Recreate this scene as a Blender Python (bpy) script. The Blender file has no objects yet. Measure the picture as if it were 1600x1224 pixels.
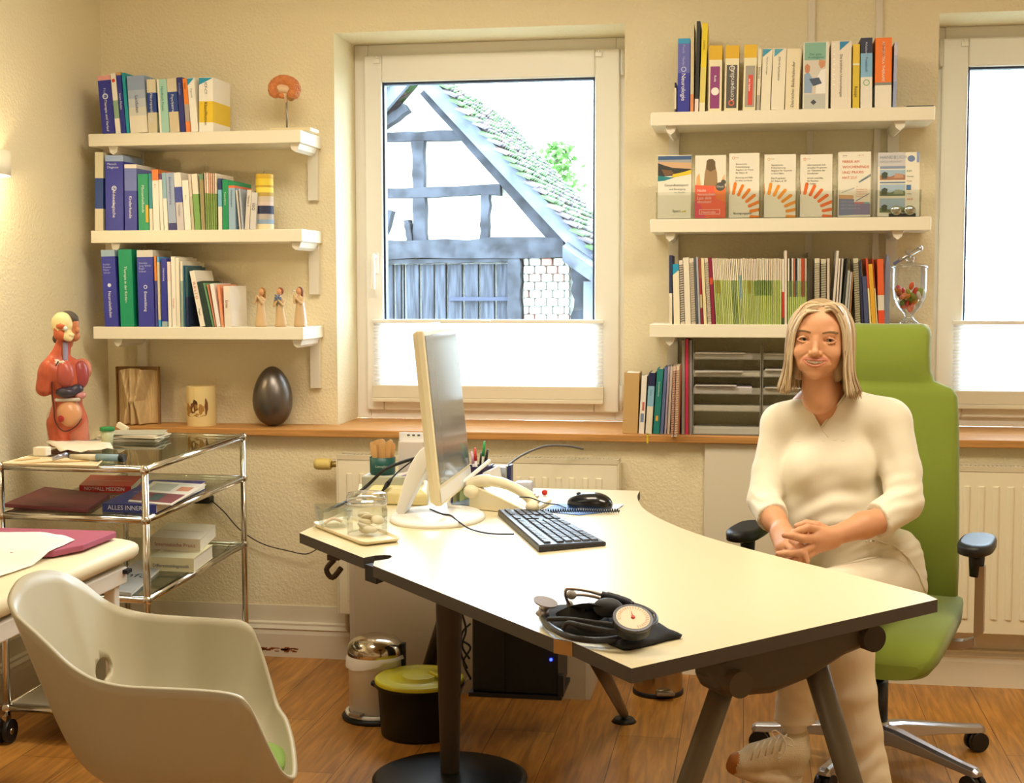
import bpy, bmesh, math, random
import numpy as np
from mathutils import Vector, Matrix, noise
random.seed(7)
scn = bpy.context.scene
col = scn.collection
PI = math.pi
# ---------------------------------------------------------------- camera
FPX = 2200.0; YAW = math.radians(9.5); PIT = math.radians(4.38); ROLL = math.radians(-.12); CH = 1.38
_cy, _sy, _cp, _sp = math.cos(YAW), math.sin(YAW), math.cos(PIT), math.sin(PIT)
FW = Vector((-_sy*_cp, _cy*_cp, -_sp)); _r0 = Vector((_cy, _sy, 0)); _u0 = _r0.cross(FW)
RT = _r0*math.cos(ROLL) + _u0*math.sin(ROLL); UP = _u0*math.cos(ROLL) - _r0*math.sin(ROLL)
CAM = Vector((0, 0, CH))
cd = bpy.data.cameras.new('camera'); cam = bpy.data.objects.new('camera', cd); col.objects.link(cam)
cd.sensor_width = 36; cd.lens = FPX/1600*36; cd.clip_start = .05; cd.clip_end = 200
m = Matrix.Identity(4)
for i, v in enumerate((RT, UP, -FW)):
    for j in range(3): m[j][i] = v[j]
m.translation = CAM; cam.matrix_world = m
scn.camera = cam
def P(px, py, X=None, Y=None, Z=None, d=None):
    """where a sight line from the camera meets a plane of the room"""
    v = FW + RT*((px-800)/FPX) - UP*((py-612)/FPX)
    t = d if d is not None else (X/v.x if X is not None else (Y/v.y if Y is not None else (Z-CH)/v.z))
    return CAM + v*t
# ---------------------------------------------------------------- light
w = bpy.data.worlds.new('world'); scn.world = w; w.use_nodes = True
bg = w.node_tree.nodes['Background']; bg.inputs[0].default_value = (.80, .90, 1, 1); bg.inputs[1].default_value = 18
def area(name, loc, rot, sx, sy, power, colr, portal=False):
    l = bpy.data.lights.new(name, 'AREA'); l.shape = 'RECTANGLE'; l.size = sx; l.size_y = sy
    l.energy = power; l.color = colr
    if portal: l.cycles.is_portal = True
    o = bpy.data.objects.new(name, l); col.objects.link(o); o.location = loc; o.rotation_euler = rot
    return o
area('window_portal', (-.98, 5.6, 1.58), (-PI/2, 0, 0), 1.0, 1.4, 1, (1, 1, 1), True)
area('window_portal', (1.2, 5.6, 1.58), (-PI/2, 0, 0), 1.0, 1.4, 1, (1, 1, 1), True)
WARM = (1, .89, .70)  # unseen area lights added overhead for warm ambient light, no fixture
area('ceiling_fill_light', (-1.0, 3.5, 2.66), (0, 0, 0), 1.2, .5, 34, WARM)
area('ceiling_fill_light', (.7, 2.9, 2.66), (0, 0, 0), 1.2, .5, 37, WARM)
area('ceiling_fill_light', (-.3, .2, 2.66), (0, 0, 0), 1.2, .8, 11, WARM)
vs = scn.view_settings
scn.display_settings.display_device = 'sRGB'
vs.view_transform = 'Standard'; vs.look = 'None'; vs.gamma = 1; vs.use_curve_mapping = False; vs.exposure = .02
# ---------------------------------------------------------------- materials
def lin(h):
    if not isinstance(h, str): return tuple(h[:3])
    c = [int(h[i:i+2], 16)/255 for i in (0, 2, 4)]
    return tuple(x/12.92 if x <= .04045 else ((x+.055)/1.055)**2.4 for x in c)
_mats = {}
def mat(c, rough=.6, metal=0, bump=0, bscale=200, trans=0, sheen=0, name=None, coat=0, var=0, vscale=20, stretch=None, ior=1.45, sss=0, alpha=1, emit=0):
    key = (c, rough, metal, bump, bscale, trans, sheen, coat, var, vscale, stretch, ior, sss, alpha, emit)
    if key in _mats: return _mats[key]
    mt = bpy.data.materials.new(name or 'surface'); mt.use_nodes = True
    nt = mt.node_tree; N = nt.nodes; L = nt.links; b = N['Principled BSDF']
    rgb = lin(c)
    b.inputs['Base Color'].default_value = (*rgb, 1); b.inputs['Roughness'].default_value = rough
    b.inputs['Metallic'].default_value = metal; b.inputs['Transmission Weight'].default_value = trans
    b.inputs['Coat Weight'].default_value = coat; b.inputs['Sheen Weight'].default_value = sheen
    b.inputs['IOR'].default_value = ior; b.inputs['Alpha'].default_value = alpha
    if sss: b.inputs['Subsurface Weight'].default_value = sss; b.inputs['Subsurface Radius'].default_value = (.01, .004, .002)
    if emit: b.inputs['Emission Color'].default_value = (*rgb, 1); b.inputs['Emission Strength'].default_value = emit
    if bump or var:
        tc = N.new('ShaderNodeTexCoord'); mp = N.new('ShaderNodeMapping'); L.new(tc.outputs['Object'], mp.inputs[0])
        if stretch: mp.inputs['Scale'].default_value = stretch
        if bump:
            nz = N.new('ShaderNodeTexNoise'); nz.inputs['Scale'].default_value = bscale; nz.inputs['Detail'].default_value = 3
            bp = N.new('ShaderNodeBump'); bp.inputs['Strength'].default_value = bump; bp.inputs['Distance'].default_value = .004
            L.new(mp.outputs[0], nz.inputs['Vector']); L.new(nz.outputs[0], bp.inputs['Height']); L.new(bp.outputs[0], b.inputs['Normal'])
        if var:
            nv = N.new('ShaderNodeTexNoise'); nv.inputs['Scale'].default_value = vscale; nv.inputs['Detail'].default_value = 5
            rp = N.new('ShaderNodeValToRGB'); e = rp.color_ramp.elements
            e[0].position = .3; e[1].position = .7
            e[0].color = (*[x*(1-var) for x in rgb], 1); e[1].color = (*[min(1, x*(1+var)) for x in rgb], 1)
            L.new(mp.outputs[0], nv.inputs['Vector']); L.new(nv.outputs[0], rp.inputs[0]); L.new(rp.outputs[0], b.inputs['Base Color'])
    _mats[key] = mt
    return mt
def glass(tint='ffffff', refl=.12, rough=.0, name='clear_glass', edge=.5):
    key = ('glass', tint, refl, rough, edge)
    if key in _mats: return _mats[key]
    mt = bpy.data.materials.new(name); mt.use_nodes = True; nt = mt.node_tree; N = nt.nodes; L = nt.links
    for n in list(N): N.remove(n)
    o = N.new('ShaderNodeOutputMaterial'); t = N.new('ShaderNodeBsdfTransparent'); g = N.new('ShaderNodeBsdfGlossy')
    t.inputs[0].default_value = (*lin(tint), 1); g.inputs['Roughness'].default_value = rough
    lw = N.new('ShaderNodeLayerWeight'); lw.inputs[0].default_value = .35
    mr = N.new('ShaderNodeMapRange'); mr.inputs[3].default_value = refl*.4; mr.inputs[4].default_value = edge
    mx = N.new('ShaderNodeMixShader')
    L.new(lw.outputs['Fresnel'], mr.inputs[0]); L.new(mr.outputs[0], mx.inputs[0]); L.new(t.outputs[0], mx.inputs[1]); L.new(g.outputs[0], mx.inputs[2]); L.new(mx.outputs[0], o.inputs[0])
    _mats[key] = mt
    return mt
# ---------------------------------------------------------------- mesh helpers
def W(o):
    return W(o.parent) @ o.matrix_basis if o.parent else o.matrix_basis.copy()
def tag(o, label=None, cat=None, group=None, kind=None):
    if label: o['label'] = label
    if cat: o['category'] = cat
    if group: o['group'] = group
    if kind: o['kind'] = kind
    return o
def thing(name, loc, label, cat, group=None, rz=0):
    o = bpy.data.objects.new(name, None); o.empty_display_size = .05; col.objects.link(o); o.location = loc; o.rotation_euler = (0, 0, rz)
    return tag(o, label, cat, group)
_txt = {}
def text_geo(s, bold=False):
    if s in _txt: return _txt[s]
    c = bpy.data.curves.new('t', 'FONT'); c.body = s; c.size = 1; c.resolution_u = 2
    if bold: c.offset = .01
    o = bpy.data.objects.new('t', c); col.objects.link(o)
    dg = bpy.context.evaluated_depsgraph_get(); me = bpy.data.meshes.new_from_object(o.evaluated_get(dg))
    V = [v.co.copy() for v in me.vertices]; Fc = [tuple(p.vertices) for p in me.polygons]
    bpy.data.objects.remove(o); bpy.data.curves.remove(c); bpy.data.meshes.remove(me)
    if V:
        x0 = min(v.x for v in V); x1 = max(v.x for v in V)
        for v in V: v.x -= x0
        wd = x1-x0
    else: wd = 0
    _txt[s] = (V, Fc, wd)
    return _txt[s]
class MB:
    def __init__(s, T=None): s.v = []; s.f = []; s.m = []; s.T = T; s.sm = []
    def add(s, V, Fc, mi=0, smooth=False):
        b = len(s.v)
        s.v += [(s.T @ Vector(v)) if s.T else Vector(v) for v in V]
        s.f += [tuple(i+b for i in f) for f in Fc]; s.m += [mi]*len(Fc); s.sm += [smooth]*len(Fc)
        return s
    def box(s, a, b, mi=0, R=None, c=None):
        x0, y0, z0 = a; x1, y1, z1 = b
        V = [Vector(p) for p in ((x0,y0,z0),(x1,y0,z0),(x1,y1,z0),(x0,y1,z0),(x0,y0,z1),(x1,y0,z1),(x1,y1,z1),(x0,y1,z1))]
        if R is not None:
            c = Vector(c) if c is not None else (V[0]+V[6])/2
            V = [c + R @ (v-c) for v in V]
        return s.add(V, [(0,3,2,1),(4,5,6,7),(0,1,5,4),(1,2,6,5),(2,3,7,6),(3,0,4,7)], mi)
    def rings(s, rs, mi=0, cap=True, smooth=True, close=True):
        n = len(rs[0]); V = [p for r in rs for p in r]; Fc = []
        for i in range(len(rs)-1):
            for j in range(n if close else n-1):
                k = (j+1) % n
                Fc.append((i*n+j, i*n+k, (i+1)*n+k, (i+1)*n+j))
        s.add(V, Fc, mi, smooth)
        if cap:
            b = len(s.v)-len(V); e = (len(rs)-1)*n
            s.f += [tuple(b+j for j in reversed(range(n))), tuple(b+e+j for j in range(n))]; s.m += [mi]*2; s.sm += [False]*2
        return s
    def cyl(s, p0, p1, r0, r1=None, n=16, mi=0, cap=True, smooth=True):
        p0 = Vector(p0); p1 = Vector(p1); r1 = r0 if r1 is None else r1
        ax = (p1-p0).normalized(); t = Vector((0,0,1)) if abs(ax.z) < .9 else Vector((1,0,0))
        u = ax.cross(t).normalized(); v = ax.cross(u)
        R = lambda p, r: [p + (u*math.cos(2*PI*i/n) + v*math.sin(2*PI*i/n))*r for i in range(n)][::-1]
        return s.rings([R(p0, r0), R(p1, r1)], mi, cap, smooth)
    def tube(s, pts, r, n=10, mi=0, closed=False, sub=0):
        pts = [Vector(p) for p in pts]
        if sub: pts = spline(pts, sub, closed)
        rr = r if isinstance(r, (list, tuple)) else [r]*len(pts)
        if len(rr) != len(pts): rr = [rr[min(len(rr)-1, int(i*(len(rr)-1)/(len(pts)-1)+.5))] for i in range(len(pts))]
        rs = []; u = None; N = len(pts)
        for i, p in enumerate(pts):
            a = pts[(i-1) % N] if (i or closed) else p; b = pts[(i+1) % N] if (i < N-1 or closed) else p
            ax = (b-a).normalized()
            if u is None: t = Vector((0,0,1)) if abs(ax.z) < .9 else Vector((1,0,0)); u = ax.cross(t).normalized()
            else: u = (u - ax*u.dot(ax)).normalized()
            v = ax.cross(u)
            rs.append([p + (u*math.cos(2*PI*k/n) + v*math.sin(2*PI*k/n))*rr[i] for k in range(n)])
        if closed: rs.append(rs[0]); return s.rings(rs, mi, False)
        return s.rings(rs, mi)
    def lathe(s, prof, c, n=32, mi=0, cap=False, sx=1, sy=1, R=None, smooth=True):
        c = Vector(c); rs = []
        for r, z in prof:
            ring = []
            for i in range(n):
                p = Vector((r*sx*math.cos(2*PI*i/n), r*sy*math.sin(2*PI*i/n), z))
                ring.append(c + (R @ p if R else p))
            rs.append(ring)
        return s.rings(rs, mi, cap, smooth)
    def sphere(s, c, r, mi=0, n=16, R=None):
        rx, ry, rz = r if isinstance(r, (tuple, list)) else (r, r, r)
        c = Vector(c); rs = []; h = max(4, n//2)
        for i in range(h+1):
            a = -PI/2 + PI*i/h; a = max(-PI/2+.02, min(PI/2-.02, a))
            rs.append([c + (R @ Vector((rx*math.cos(a)*math.cos(2*PI*j/n), ry*math.cos(a)*math.sin(2*PI*j/n), rz*math.sin(a))) if R else Vector((rx*math.cos(a)*math.cos(2*PI*j/n), ry*math.cos(a)*math.sin(2*PI*j/n), rz*math.sin(a)))) for j in range(n)])
        return s.rings(rs, mi)
    def prism(s, poly, z0, z1, mi=0, mside=None, smooth=False):
        n = len(poly); V = [(p[0], p[1], z0) for p in poly] + [(p[0], p[1], z1) for p in poly]
        A = sum(poly[i][0]*poly[(i+1)%n][1]-poly[(i+1)%n][0]*poly[i][1] for i in range(n))
        rng = list(range(n)) if A > 0 else list(reversed(range(n)))
        s.add(V, [tuple(reversed(rng)), tuple(i+n for i in rng)], mi)
        b = len(s.v)-2*n; ms = mi if mside is None else mside
        for q in range(n):
            i, k = rng[q], rng[(q+1) % n]
            s.f.append((b+i, b+k, b+k+n, b+i+n)); s.m.append(ms); s.sm.append(smooth)
        return s
    def text(s, txt, org, ux, uz, size, mi, width=None):
        """flat lettering: origin, reading direction, up direction"""
        V, Fc, wd = text_geo(txt)
        if not V: return s
        org = Vector(org); ux = Vector(ux).normalized(); uz = Vector(uz).normalized(); k = size
        kx = width/wd if width else k
        return s.add([org + ux*(v.x*kx) + uz*(v.y*k) for v in V], Fc, mi)
    def build(s, name, mats, parent=None, bevel=0, seg=2, label=None, cat=None, group=None, kind=None, solid=0, subsurf=0, origin=None):
        if not isinstance(mats, (list, tuple)): mats = [mats]
        me = bpy.data.meshes.new(name)
        if parent is not None: T = W(parent).inverted(); loc = None; V = [T @ v for v in s.v]
        else:
            if origin is None:
                xs = [v.x for v in s.v]; ys = [v.y for v in s.v]; zs = [v.z for v in s.v]
                origin = Vector(((min(xs)+max(xs))/2, (min(ys)+max(ys))/2, min(zs)))
            loc = Vector(origin); V = [v-loc for v in s.v]
        me.from_pydata([tuple(v) for v in V], [], s.f); me.update()
        for x in mats: me.materials.append(x)
        me.polygons.foreach_set('material_index', s.m); me.polygons.foreach_set('use_smooth', s.sm)
        o = bpy.data.objects.new(name, me); col.objects.link(o)
        if parent is not None: o.parent = parent
        else: o.location = loc
        if solid: md = o.modifiers.new('thickness', 'SOLIDIFY'); md.thickness = solid; md.offset = 0
        if bevel: md = o.modifiers.new('bevel', 'BEVEL'); md.width = bevel; md.segments = seg; md.limit_method = 'ANGLE'; md.angle_limit = .7
        if subsurf: md = o.modifiers.new('subdivision', 'SUBSURF'); md.levels = subsurf; md.render_levels = subsurf
        return tag(o, label, cat, group, kind)
def spline(pts, sub, closed=False):
    out = []; n = len(pts); pts = [Vector(p) for p in pts]
    for i in range(n if closed else n-1):
        if closed: a, b, c, d = (pts[(i+k) % n] for k in (-1, 0, 1, 2))
        else: a, b, c, d = pts[max(0, i-1)], pts[i], pts[i+1], pts[min(n-1, i+2)]
        for k in range(sub):
            t = k/sub
            out.append(.5*((2*b) + (c-a)*t + (2*a-5*b+4*c-d)*t*t + (3*b-a-3*c+d)*t**3))
    if not closed: out.append(pts[-1])
    return out
# smooth blended solids: a distance field meshed by surface nets
def prim_eval(p, X):
    k = p[0]
    if k == 'cap':
        a = np.array(p[1]); b = np.array(p[2]); ra, rb = p[3], p[4]; ab = b-a
        t = np.clip(((X-a) @ ab)/max(1e-12, ab @ ab), 0, 1)
        return np.linalg.norm(X-(a+t[..., None]*ab), axis=-1) - (ra+(rb-ra)*t)
    if k == 'ell':
        q = X-np.array(p[1])
        if p[3] is not None: q = q @ np.array(p[3])
        r = np.array(p[2]); k0 = np.linalg.norm(q/r, axis=-1); k1 = np.linalg.norm(q/(r*r), axis=-1)
        return k0*(k0-1)/np.maximum(k1, 1e-9)
    if k == 'fcap':   # flattened capsule: a, b, radii (wide, thin) at both ends, direction of the wide side
        a = np.array(p[1]); b = np.array(p[2]); wd = np.array(p[5]); ab = b-a; L = np.linalg.norm(ab); ax = ab/L
        wd = wd-ax*(wd@ax); wd /= np.linalg.norm(wd); th = np.cross(ax, wd)
        t = np.clip(((X-a) @ ax)/L, 0, 1); q = X-(a+(t*L)[..., None]*ax)
        rw = p[3][0]+(p[4][0]-p[3][0])*t; rt = p[3][1]+(p[4][1]-p[3][1])*t
        u = q@wd; v = q@th; s = q@ax
        k0 = np.sqrt((u/rw)**2+(v/rt)**2+(s/rt)**2); k1 = np.sqrt((u/rw**2)**2+(v/rt**2)**2+(s/rt**2)**2)
        return np.where(k0 < 1e-6, -rt, k0*(k0-1)/np.maximum(k1, 1e-9))
def prim_box(p):
    if p[0] == 'cap': a = np.array(p[1]); b = np.array(p[2]); r = max(p[3], p[4])
    elif p[0] == 'fcap': a = np.array(p[1]); b = np.array(p[2]); r = max(p[3]+p[4])
    else: a = b = np.array(p[1]); r = max(p[2])
    return np.minimum(a, b)-r, np.maximum(a, b)+r
def field(prims, X, lo=None, h=None):
    F = np.full(X.shape[:-1], 1.0)
    for p in prims:
        kk = p[-2]; tgt = p[-1]
        if lo is not None:
            a, b = prim_box(p); mg = abs(kk)+3*h
            i0 = np.maximum(0, np.floor((a-mg-lo)/h).astype(int)); i1 = np.minimum(X.shape[:3], np.ceil((b+mg-lo)/h).astype(int)+1)
            if (i1 <= i0).any(): continue
            sl = tuple(slice(i0[q], i1[q]) for q in range(3))
        else: sl = Ellipsis
        d = prim_eval(p, X[sl]); f = F[sl]
        if kk >= 0:
            k = max(kk, 1e-5); hh = np.clip(.5+.5*(f-d)/k, 0, 1); F[sl] = f*(1-hh)+d*hh-k*hh*(1-hh)
        else:       # carve
            k = -kk; hh = np.clip(.5-.5*(f+d)/k, 0, 1); F[sl] = f*(1-hh)+(-d)*hh+k*hh*(1-hh)
    return F
def nets(prims, h, extra=None, pad=2):
    bs = [prim_box(p) for p in prims if p[-2] >= 0]
    lo = np.min([b[0] for b in bs], axis=0)-pad*h-.004; hi = np.max([b[1] for b in bs], axis=0)+pad*h+.004
    n = np.ceil((hi-lo)/h).astype(int)+1
    ax = [lo[i]+h*np.arange(n[i]) for i in range(3)]
    X = np.stack(np.meshgrid(*ax, indexing='ij'), axis=-1)
    F = field(prims, X, lo, h)
    if extra is not None: F = extra(X, F)
    F[0], F[-1] = 1, 1; F[:, 0] = 1; F[:, -1] = 1; F[:, :, 0] = 1; F[:, :, -1] = 1
    S = F < 0
    cs = [(i, j, k) for i in (0, 1) for j in (0, 1) for k in (0, 1)]
    def C(A, c): return A[c[0]:A.shape[0]-1+c[0], c[1]:A.shape[1]-1+c[1], c[2]:A.shape[2]-1+c[2]]
    cnt = sum(C(S, c).astype(int) for c in cs); act = (cnt > 0) & (cnt < 8)
    idx = np.full(act.shape, -1); I = np.argwhere(act); idx[act] = np.arange(len(I))
    acc = np.zeros((len(I), 3)); num = np.zeros(len(I))
    for a in cs:
        for q in range(3):
            if a[q] == 0:
                b = list(a); b[q] = 1
                fa = F[I[:, 0]+a[0], I[:, 1]+a[1], I[:, 2]+a[2]]; fb = F[I[:, 0]+b[0], I[:, 1]+b[1], I[:, 2]+b[2]]
                cr = (fa < 0) != (fb < 0); t = np.where(cr, fa/np.where(cr, fa-fb, 1), 0)
                pos = np.array(a, float)+np.zeros((len(I), 3)); pos[:, q] = t
                acc += pos*cr[:, None]; num += cr
    V = lo+h*(I+acc/num[:, None])
    Q = []
    for q in range(3):
        sl0 = [slice(1, -1)]*3; sl0[q] = slice(0, -1); sl1 = list(sl0); sl1[q] = slice(1, None)
        A = S[tuple(sl0)]; B = S[tuple(sl1)]; E = np.argwhere(A != B); off = np.array([1, 1, 1]); off[q] = 0; E = E+off
        if not len(E): continue
        u, v = [(1, 2), (2, 0), (0, 1)][q]
        def g(du, dv):
            e = E.copy(); e[:, u] -= du; e[:, v] -= dv; return idx[e[:, 0], e[:, 1], e[:, 2]]
        quad = np.stack([g(1, 1), g(0, 1), g(0, 0), g(1, 0)], axis=1)
        ins = S[E[:, 0], E[:, 1], E[:, 2]]; quad[~ins] = quad[~ins][:, ::-1]
        Q.append(quad)
    Q = np.concatenate(Q); Q = Q[(Q >= 0).all(axis=1)]
    return V, Q
def blob(mb, prims, h, mi=0, extra=None, tags=True):
    """mesh the field into mb; each face takes the tag (material) of its nearest solid"""
    V, Q = nets(prims, h, extra)
    best = np.full(len(V), 1e9); T = np.full(len(V), mi)
    if tags:
        for p in prims:
            if p[-2] < 0 and p[-1] is None: continue
            d = prim_eval(p, V)
            if p[-2] < 0: d = np.abs(d)
            t = p[-1] or 0; ok = d < best; best[ok] = d[ok]; T[ok] = t
    mis = T[Q[:, 0]]
    b = len(mb.v); mb.v += [(mb.T @ Vector(v)) if mb.T else Vector(v) for v in V]
    mb.f += [tuple(int(i)+b for i in q) for q in Q]; mb.m += [int(x) for x in mis]; mb.sm += [True]*len(Q)
    return mb
# ---------------------------------------------------------------- room shell
YW = 4.95      # wall below the sill
YU = 5.09      # wall above the sill
YO = 5.50      # outer face
XL, XR, ZC, YB = -2.43, 2.5, 2.75, -1.6
ZS = .853      # top of the wooden sill
def wall_material():
    mt = bpy.data.materials.new('woodchip_wall'); mt.use_nodes = True; nt = mt.node_tree; N = nt.nodes; L = nt.links; b = N['Principled BSDF']
    b.inputs['Base Color'].default_value = (*lin('eee1be'), 1); b.inputs['Roughness'].default_value = .85
    tc = N.new('ShaderNodeTexCoord'); a = N.new('ShaderNodeTexNoise'); a.inputs['Scale'].default_value = 170; a.inputs['Detail'].default_value = 4
    v = N.new('ShaderNodeTexVoronoi'); v.inputs['Scale'].default_value = 95
    ad = N.new('ShaderNodeMath'); ad.operation = 'ADD'
    bp = N.new('ShaderNodeBump'); bp.inputs['Strength'].default_value = .5; bp.inputs['Distance'].default_value = .003
    L.new(tc.outputs['Object'], a.inputs['Vector']); L.new(tc.outputs['Object'], v.inputs['Vector'])
    L.new(a.outputs[0], ad.inputs[0]); L.new(v.outputs[0], ad.inputs[1]); L.new(ad.outputs[0], bp.inputs['Height']); L.new(bp.outputs[0], b.inputs['Normal'])
    return mt
def floor_material():
    mt = bpy.data.materials.new('wood_laminate_floor'); mt.use_nodes = True; nt = mt.node_tree; N = nt.nodes; L = nt.links; b = N['Principled BSDF']
    tc = N.new('ShaderNodeTexCoord'); mp = N.new('ShaderNodeMapping'); mp.inputs['Rotation'].default_value = (0, 0, PI/2)
    br = N.new('ShaderNodeTexBrick'); br.offset = .37; br.inputs['Scale'].default_value = 1
    br.inputs['Brick Width'].default_value = 1.25; br.inputs['Row Height'].default_value = .19; br.inputs['Mortar Size'].default_value = .0012
    br.inputs['Color1'].default_value = (*lin('c48c44'), 1); br.inputs['Color2'].default_value = (*lin('ac7636'), 1); br.inputs['Mortar'].default_value = (*lin('5a3412'), 1); br.inputs['Bias'].default_value = 0
    nz = N.new('ShaderNodeTexNoise'); nz.inputs['Scale'].default_value = 6; nz.inputs['Detail'].default_value = 8; nz.inputs['Distortion'].default_value = .6
    m2 = N.new('ShaderNodeMapping'); m2.inputs['Scale'].default_value = (9, .7, 1)
    rp = N.new('ShaderNodeValToRGB'); e = rp.color_ramp.elements; e[0].position = .3; e[0].color = (.62, .58, .52, 1); e[1].position = .7; e[1].color = (1.25, 1.2, 1.1, 1)
    mx = N.new('ShaderNodeMix'); mx.data_type = 'RGBA'; mx.blend_type = 'MULTIPLY'; mx.inputs[0].default_value = 1
    L.new(tc.outputs['Object'], mp.inputs[0]); L.new(mp.outputs[0], br.inputs['Vector']); L.new(tc.outputs['Object'], m2.inputs[0]); L.new(m2.outputs[0], nz.inputs['Vector'])
    L.new(nz.outputs[0], rp.inputs[0]); L.new(br.outputs['Color'], mx.inputs[6]); L.new(rp.outputs[0], mx.inputs[7]); L.new(mx.outputs[2], b.inputs['Base Color'])
    b.inputs['Roughness'].default_value = .38
    return mt
WALL = wall_material()
WHITE = mat('f2eee2', .45, name='white_lacquer')
FRAMEM = mat('f4efe6', .35, name='white_window_plastic')
SILLW = mat('c08a4c', .45, var=.22, vscale=4, stretch=(1.2, 18, 30), name='oak_sill')
def S(name, mb, m, **k): return mb.build(name, m, kind='structure', **k)
S('floor', MB().box((XL-.1, YB-.1, -.06), (XR+.1, YO, 0)), floor_material(), origin=(0, 0, 0))
S('ceiling', MB().box((XL-.1, YB-.1, ZC), (XR+.1, YO, ZC+.08)), mat('f4efe2', .9, name='ceiling_paint'))
S('wall_left', MB().box((XL-.1, YB-.1, 0), (XL, YO, ZC)), WALL, origin=(XL, 0, 0))
S('wall_right', MB().box((XR, YB-.1, 0), (XR+.1, YO, ZC)), WALL, origin=(XR, 0, 0))
S('wall_front', MB().box((XL, YB-.1, 0), (XR, YB, ZC)), WALL, origin=(0, YB, 0))
WZ0, WZ1 = ZS, 2.302
W1 = (-1.515, -.442); W2 = (.638, 1.72)
wb = MB().box((XL, YW, 0), (XR, YO, ZS-.028))
wb.box((XL, YU, ZS-.028), (W1[0], YO, ZC)).box((W1[1], YU, ZS-.028), (W2[0], YO, ZC)).box((W2[1], YU, ZS-.028), (XR, YO, ZC))
for a, b in (W1, W2): wb.box((a, YU, WZ1), (b, YO, ZC))
S('wall_back', wb, WALL, origin=(0, YW, 0))
sl = MB().box((-2.34, YW-.045, ZS-.028), (XR, YU, ZS))
for a, b in (W1, W2): sl.box((a, YU, ZS-.028), (b, YU+.27, ZS))
S('trim_1', sl, SILLW, bevel=.004, origin=(0, YU, ZS))
def base(name, a, b, inward):
    """skirting board with a moulded top, from a to b; inward points into the room"""
    a = Vector(a); b = Vector(b); n = Vector(inward); prof = [(0, 0), (.026, 0), (.026, .085), (.022, .1), (.026, .106), (.018, .118), (.018, .126), (.004, .13), (.004, .19), (0, .19)]
    mb = MB(); mb.rings([[p + n*o + Vector((0, 0, z)) for o, z in prof] for p in (a, b)], 0, True, False)
    return S(name, mb, mat('e6dcc8', .5, name='skirting_paint'))
base('baseboard_back', (XL+.027, YW, 0), (XR, YW, 0), (0, -1, 0))
base('baseboard_left', (XL, YW, 0), (XL, YB, 0), (1, 0, 0))
# scuff on the skirting board
sc_ = MB()
for i in range(26):
    px = random.uniform(404, 470); p = P(px, 1015+random.uniform(-3, 3)+(px-404)*.02, Y=YW-.0275)
    sc_.box((p.x-.008, YW-.0268, p.z-.002), (p.x+.01, YW-.0258, p.z+random.uniform(.001, .004)))
S('trim_2', sc_, mat('a0592c', .8), label='worn brown scuff on the skirting board')
# cable ducts on the wall above and behind the right shelves
for i, px in enumerate((1267, 1372)):
    p = P(px, 120, Y=YU); S('trim_%d' % (3+i), MB().box((p.x-.012, YU-.012, 1.25), (p.x+.012, YU, ZC)), mat('e4dac8', .6), bevel=.002)
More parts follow.
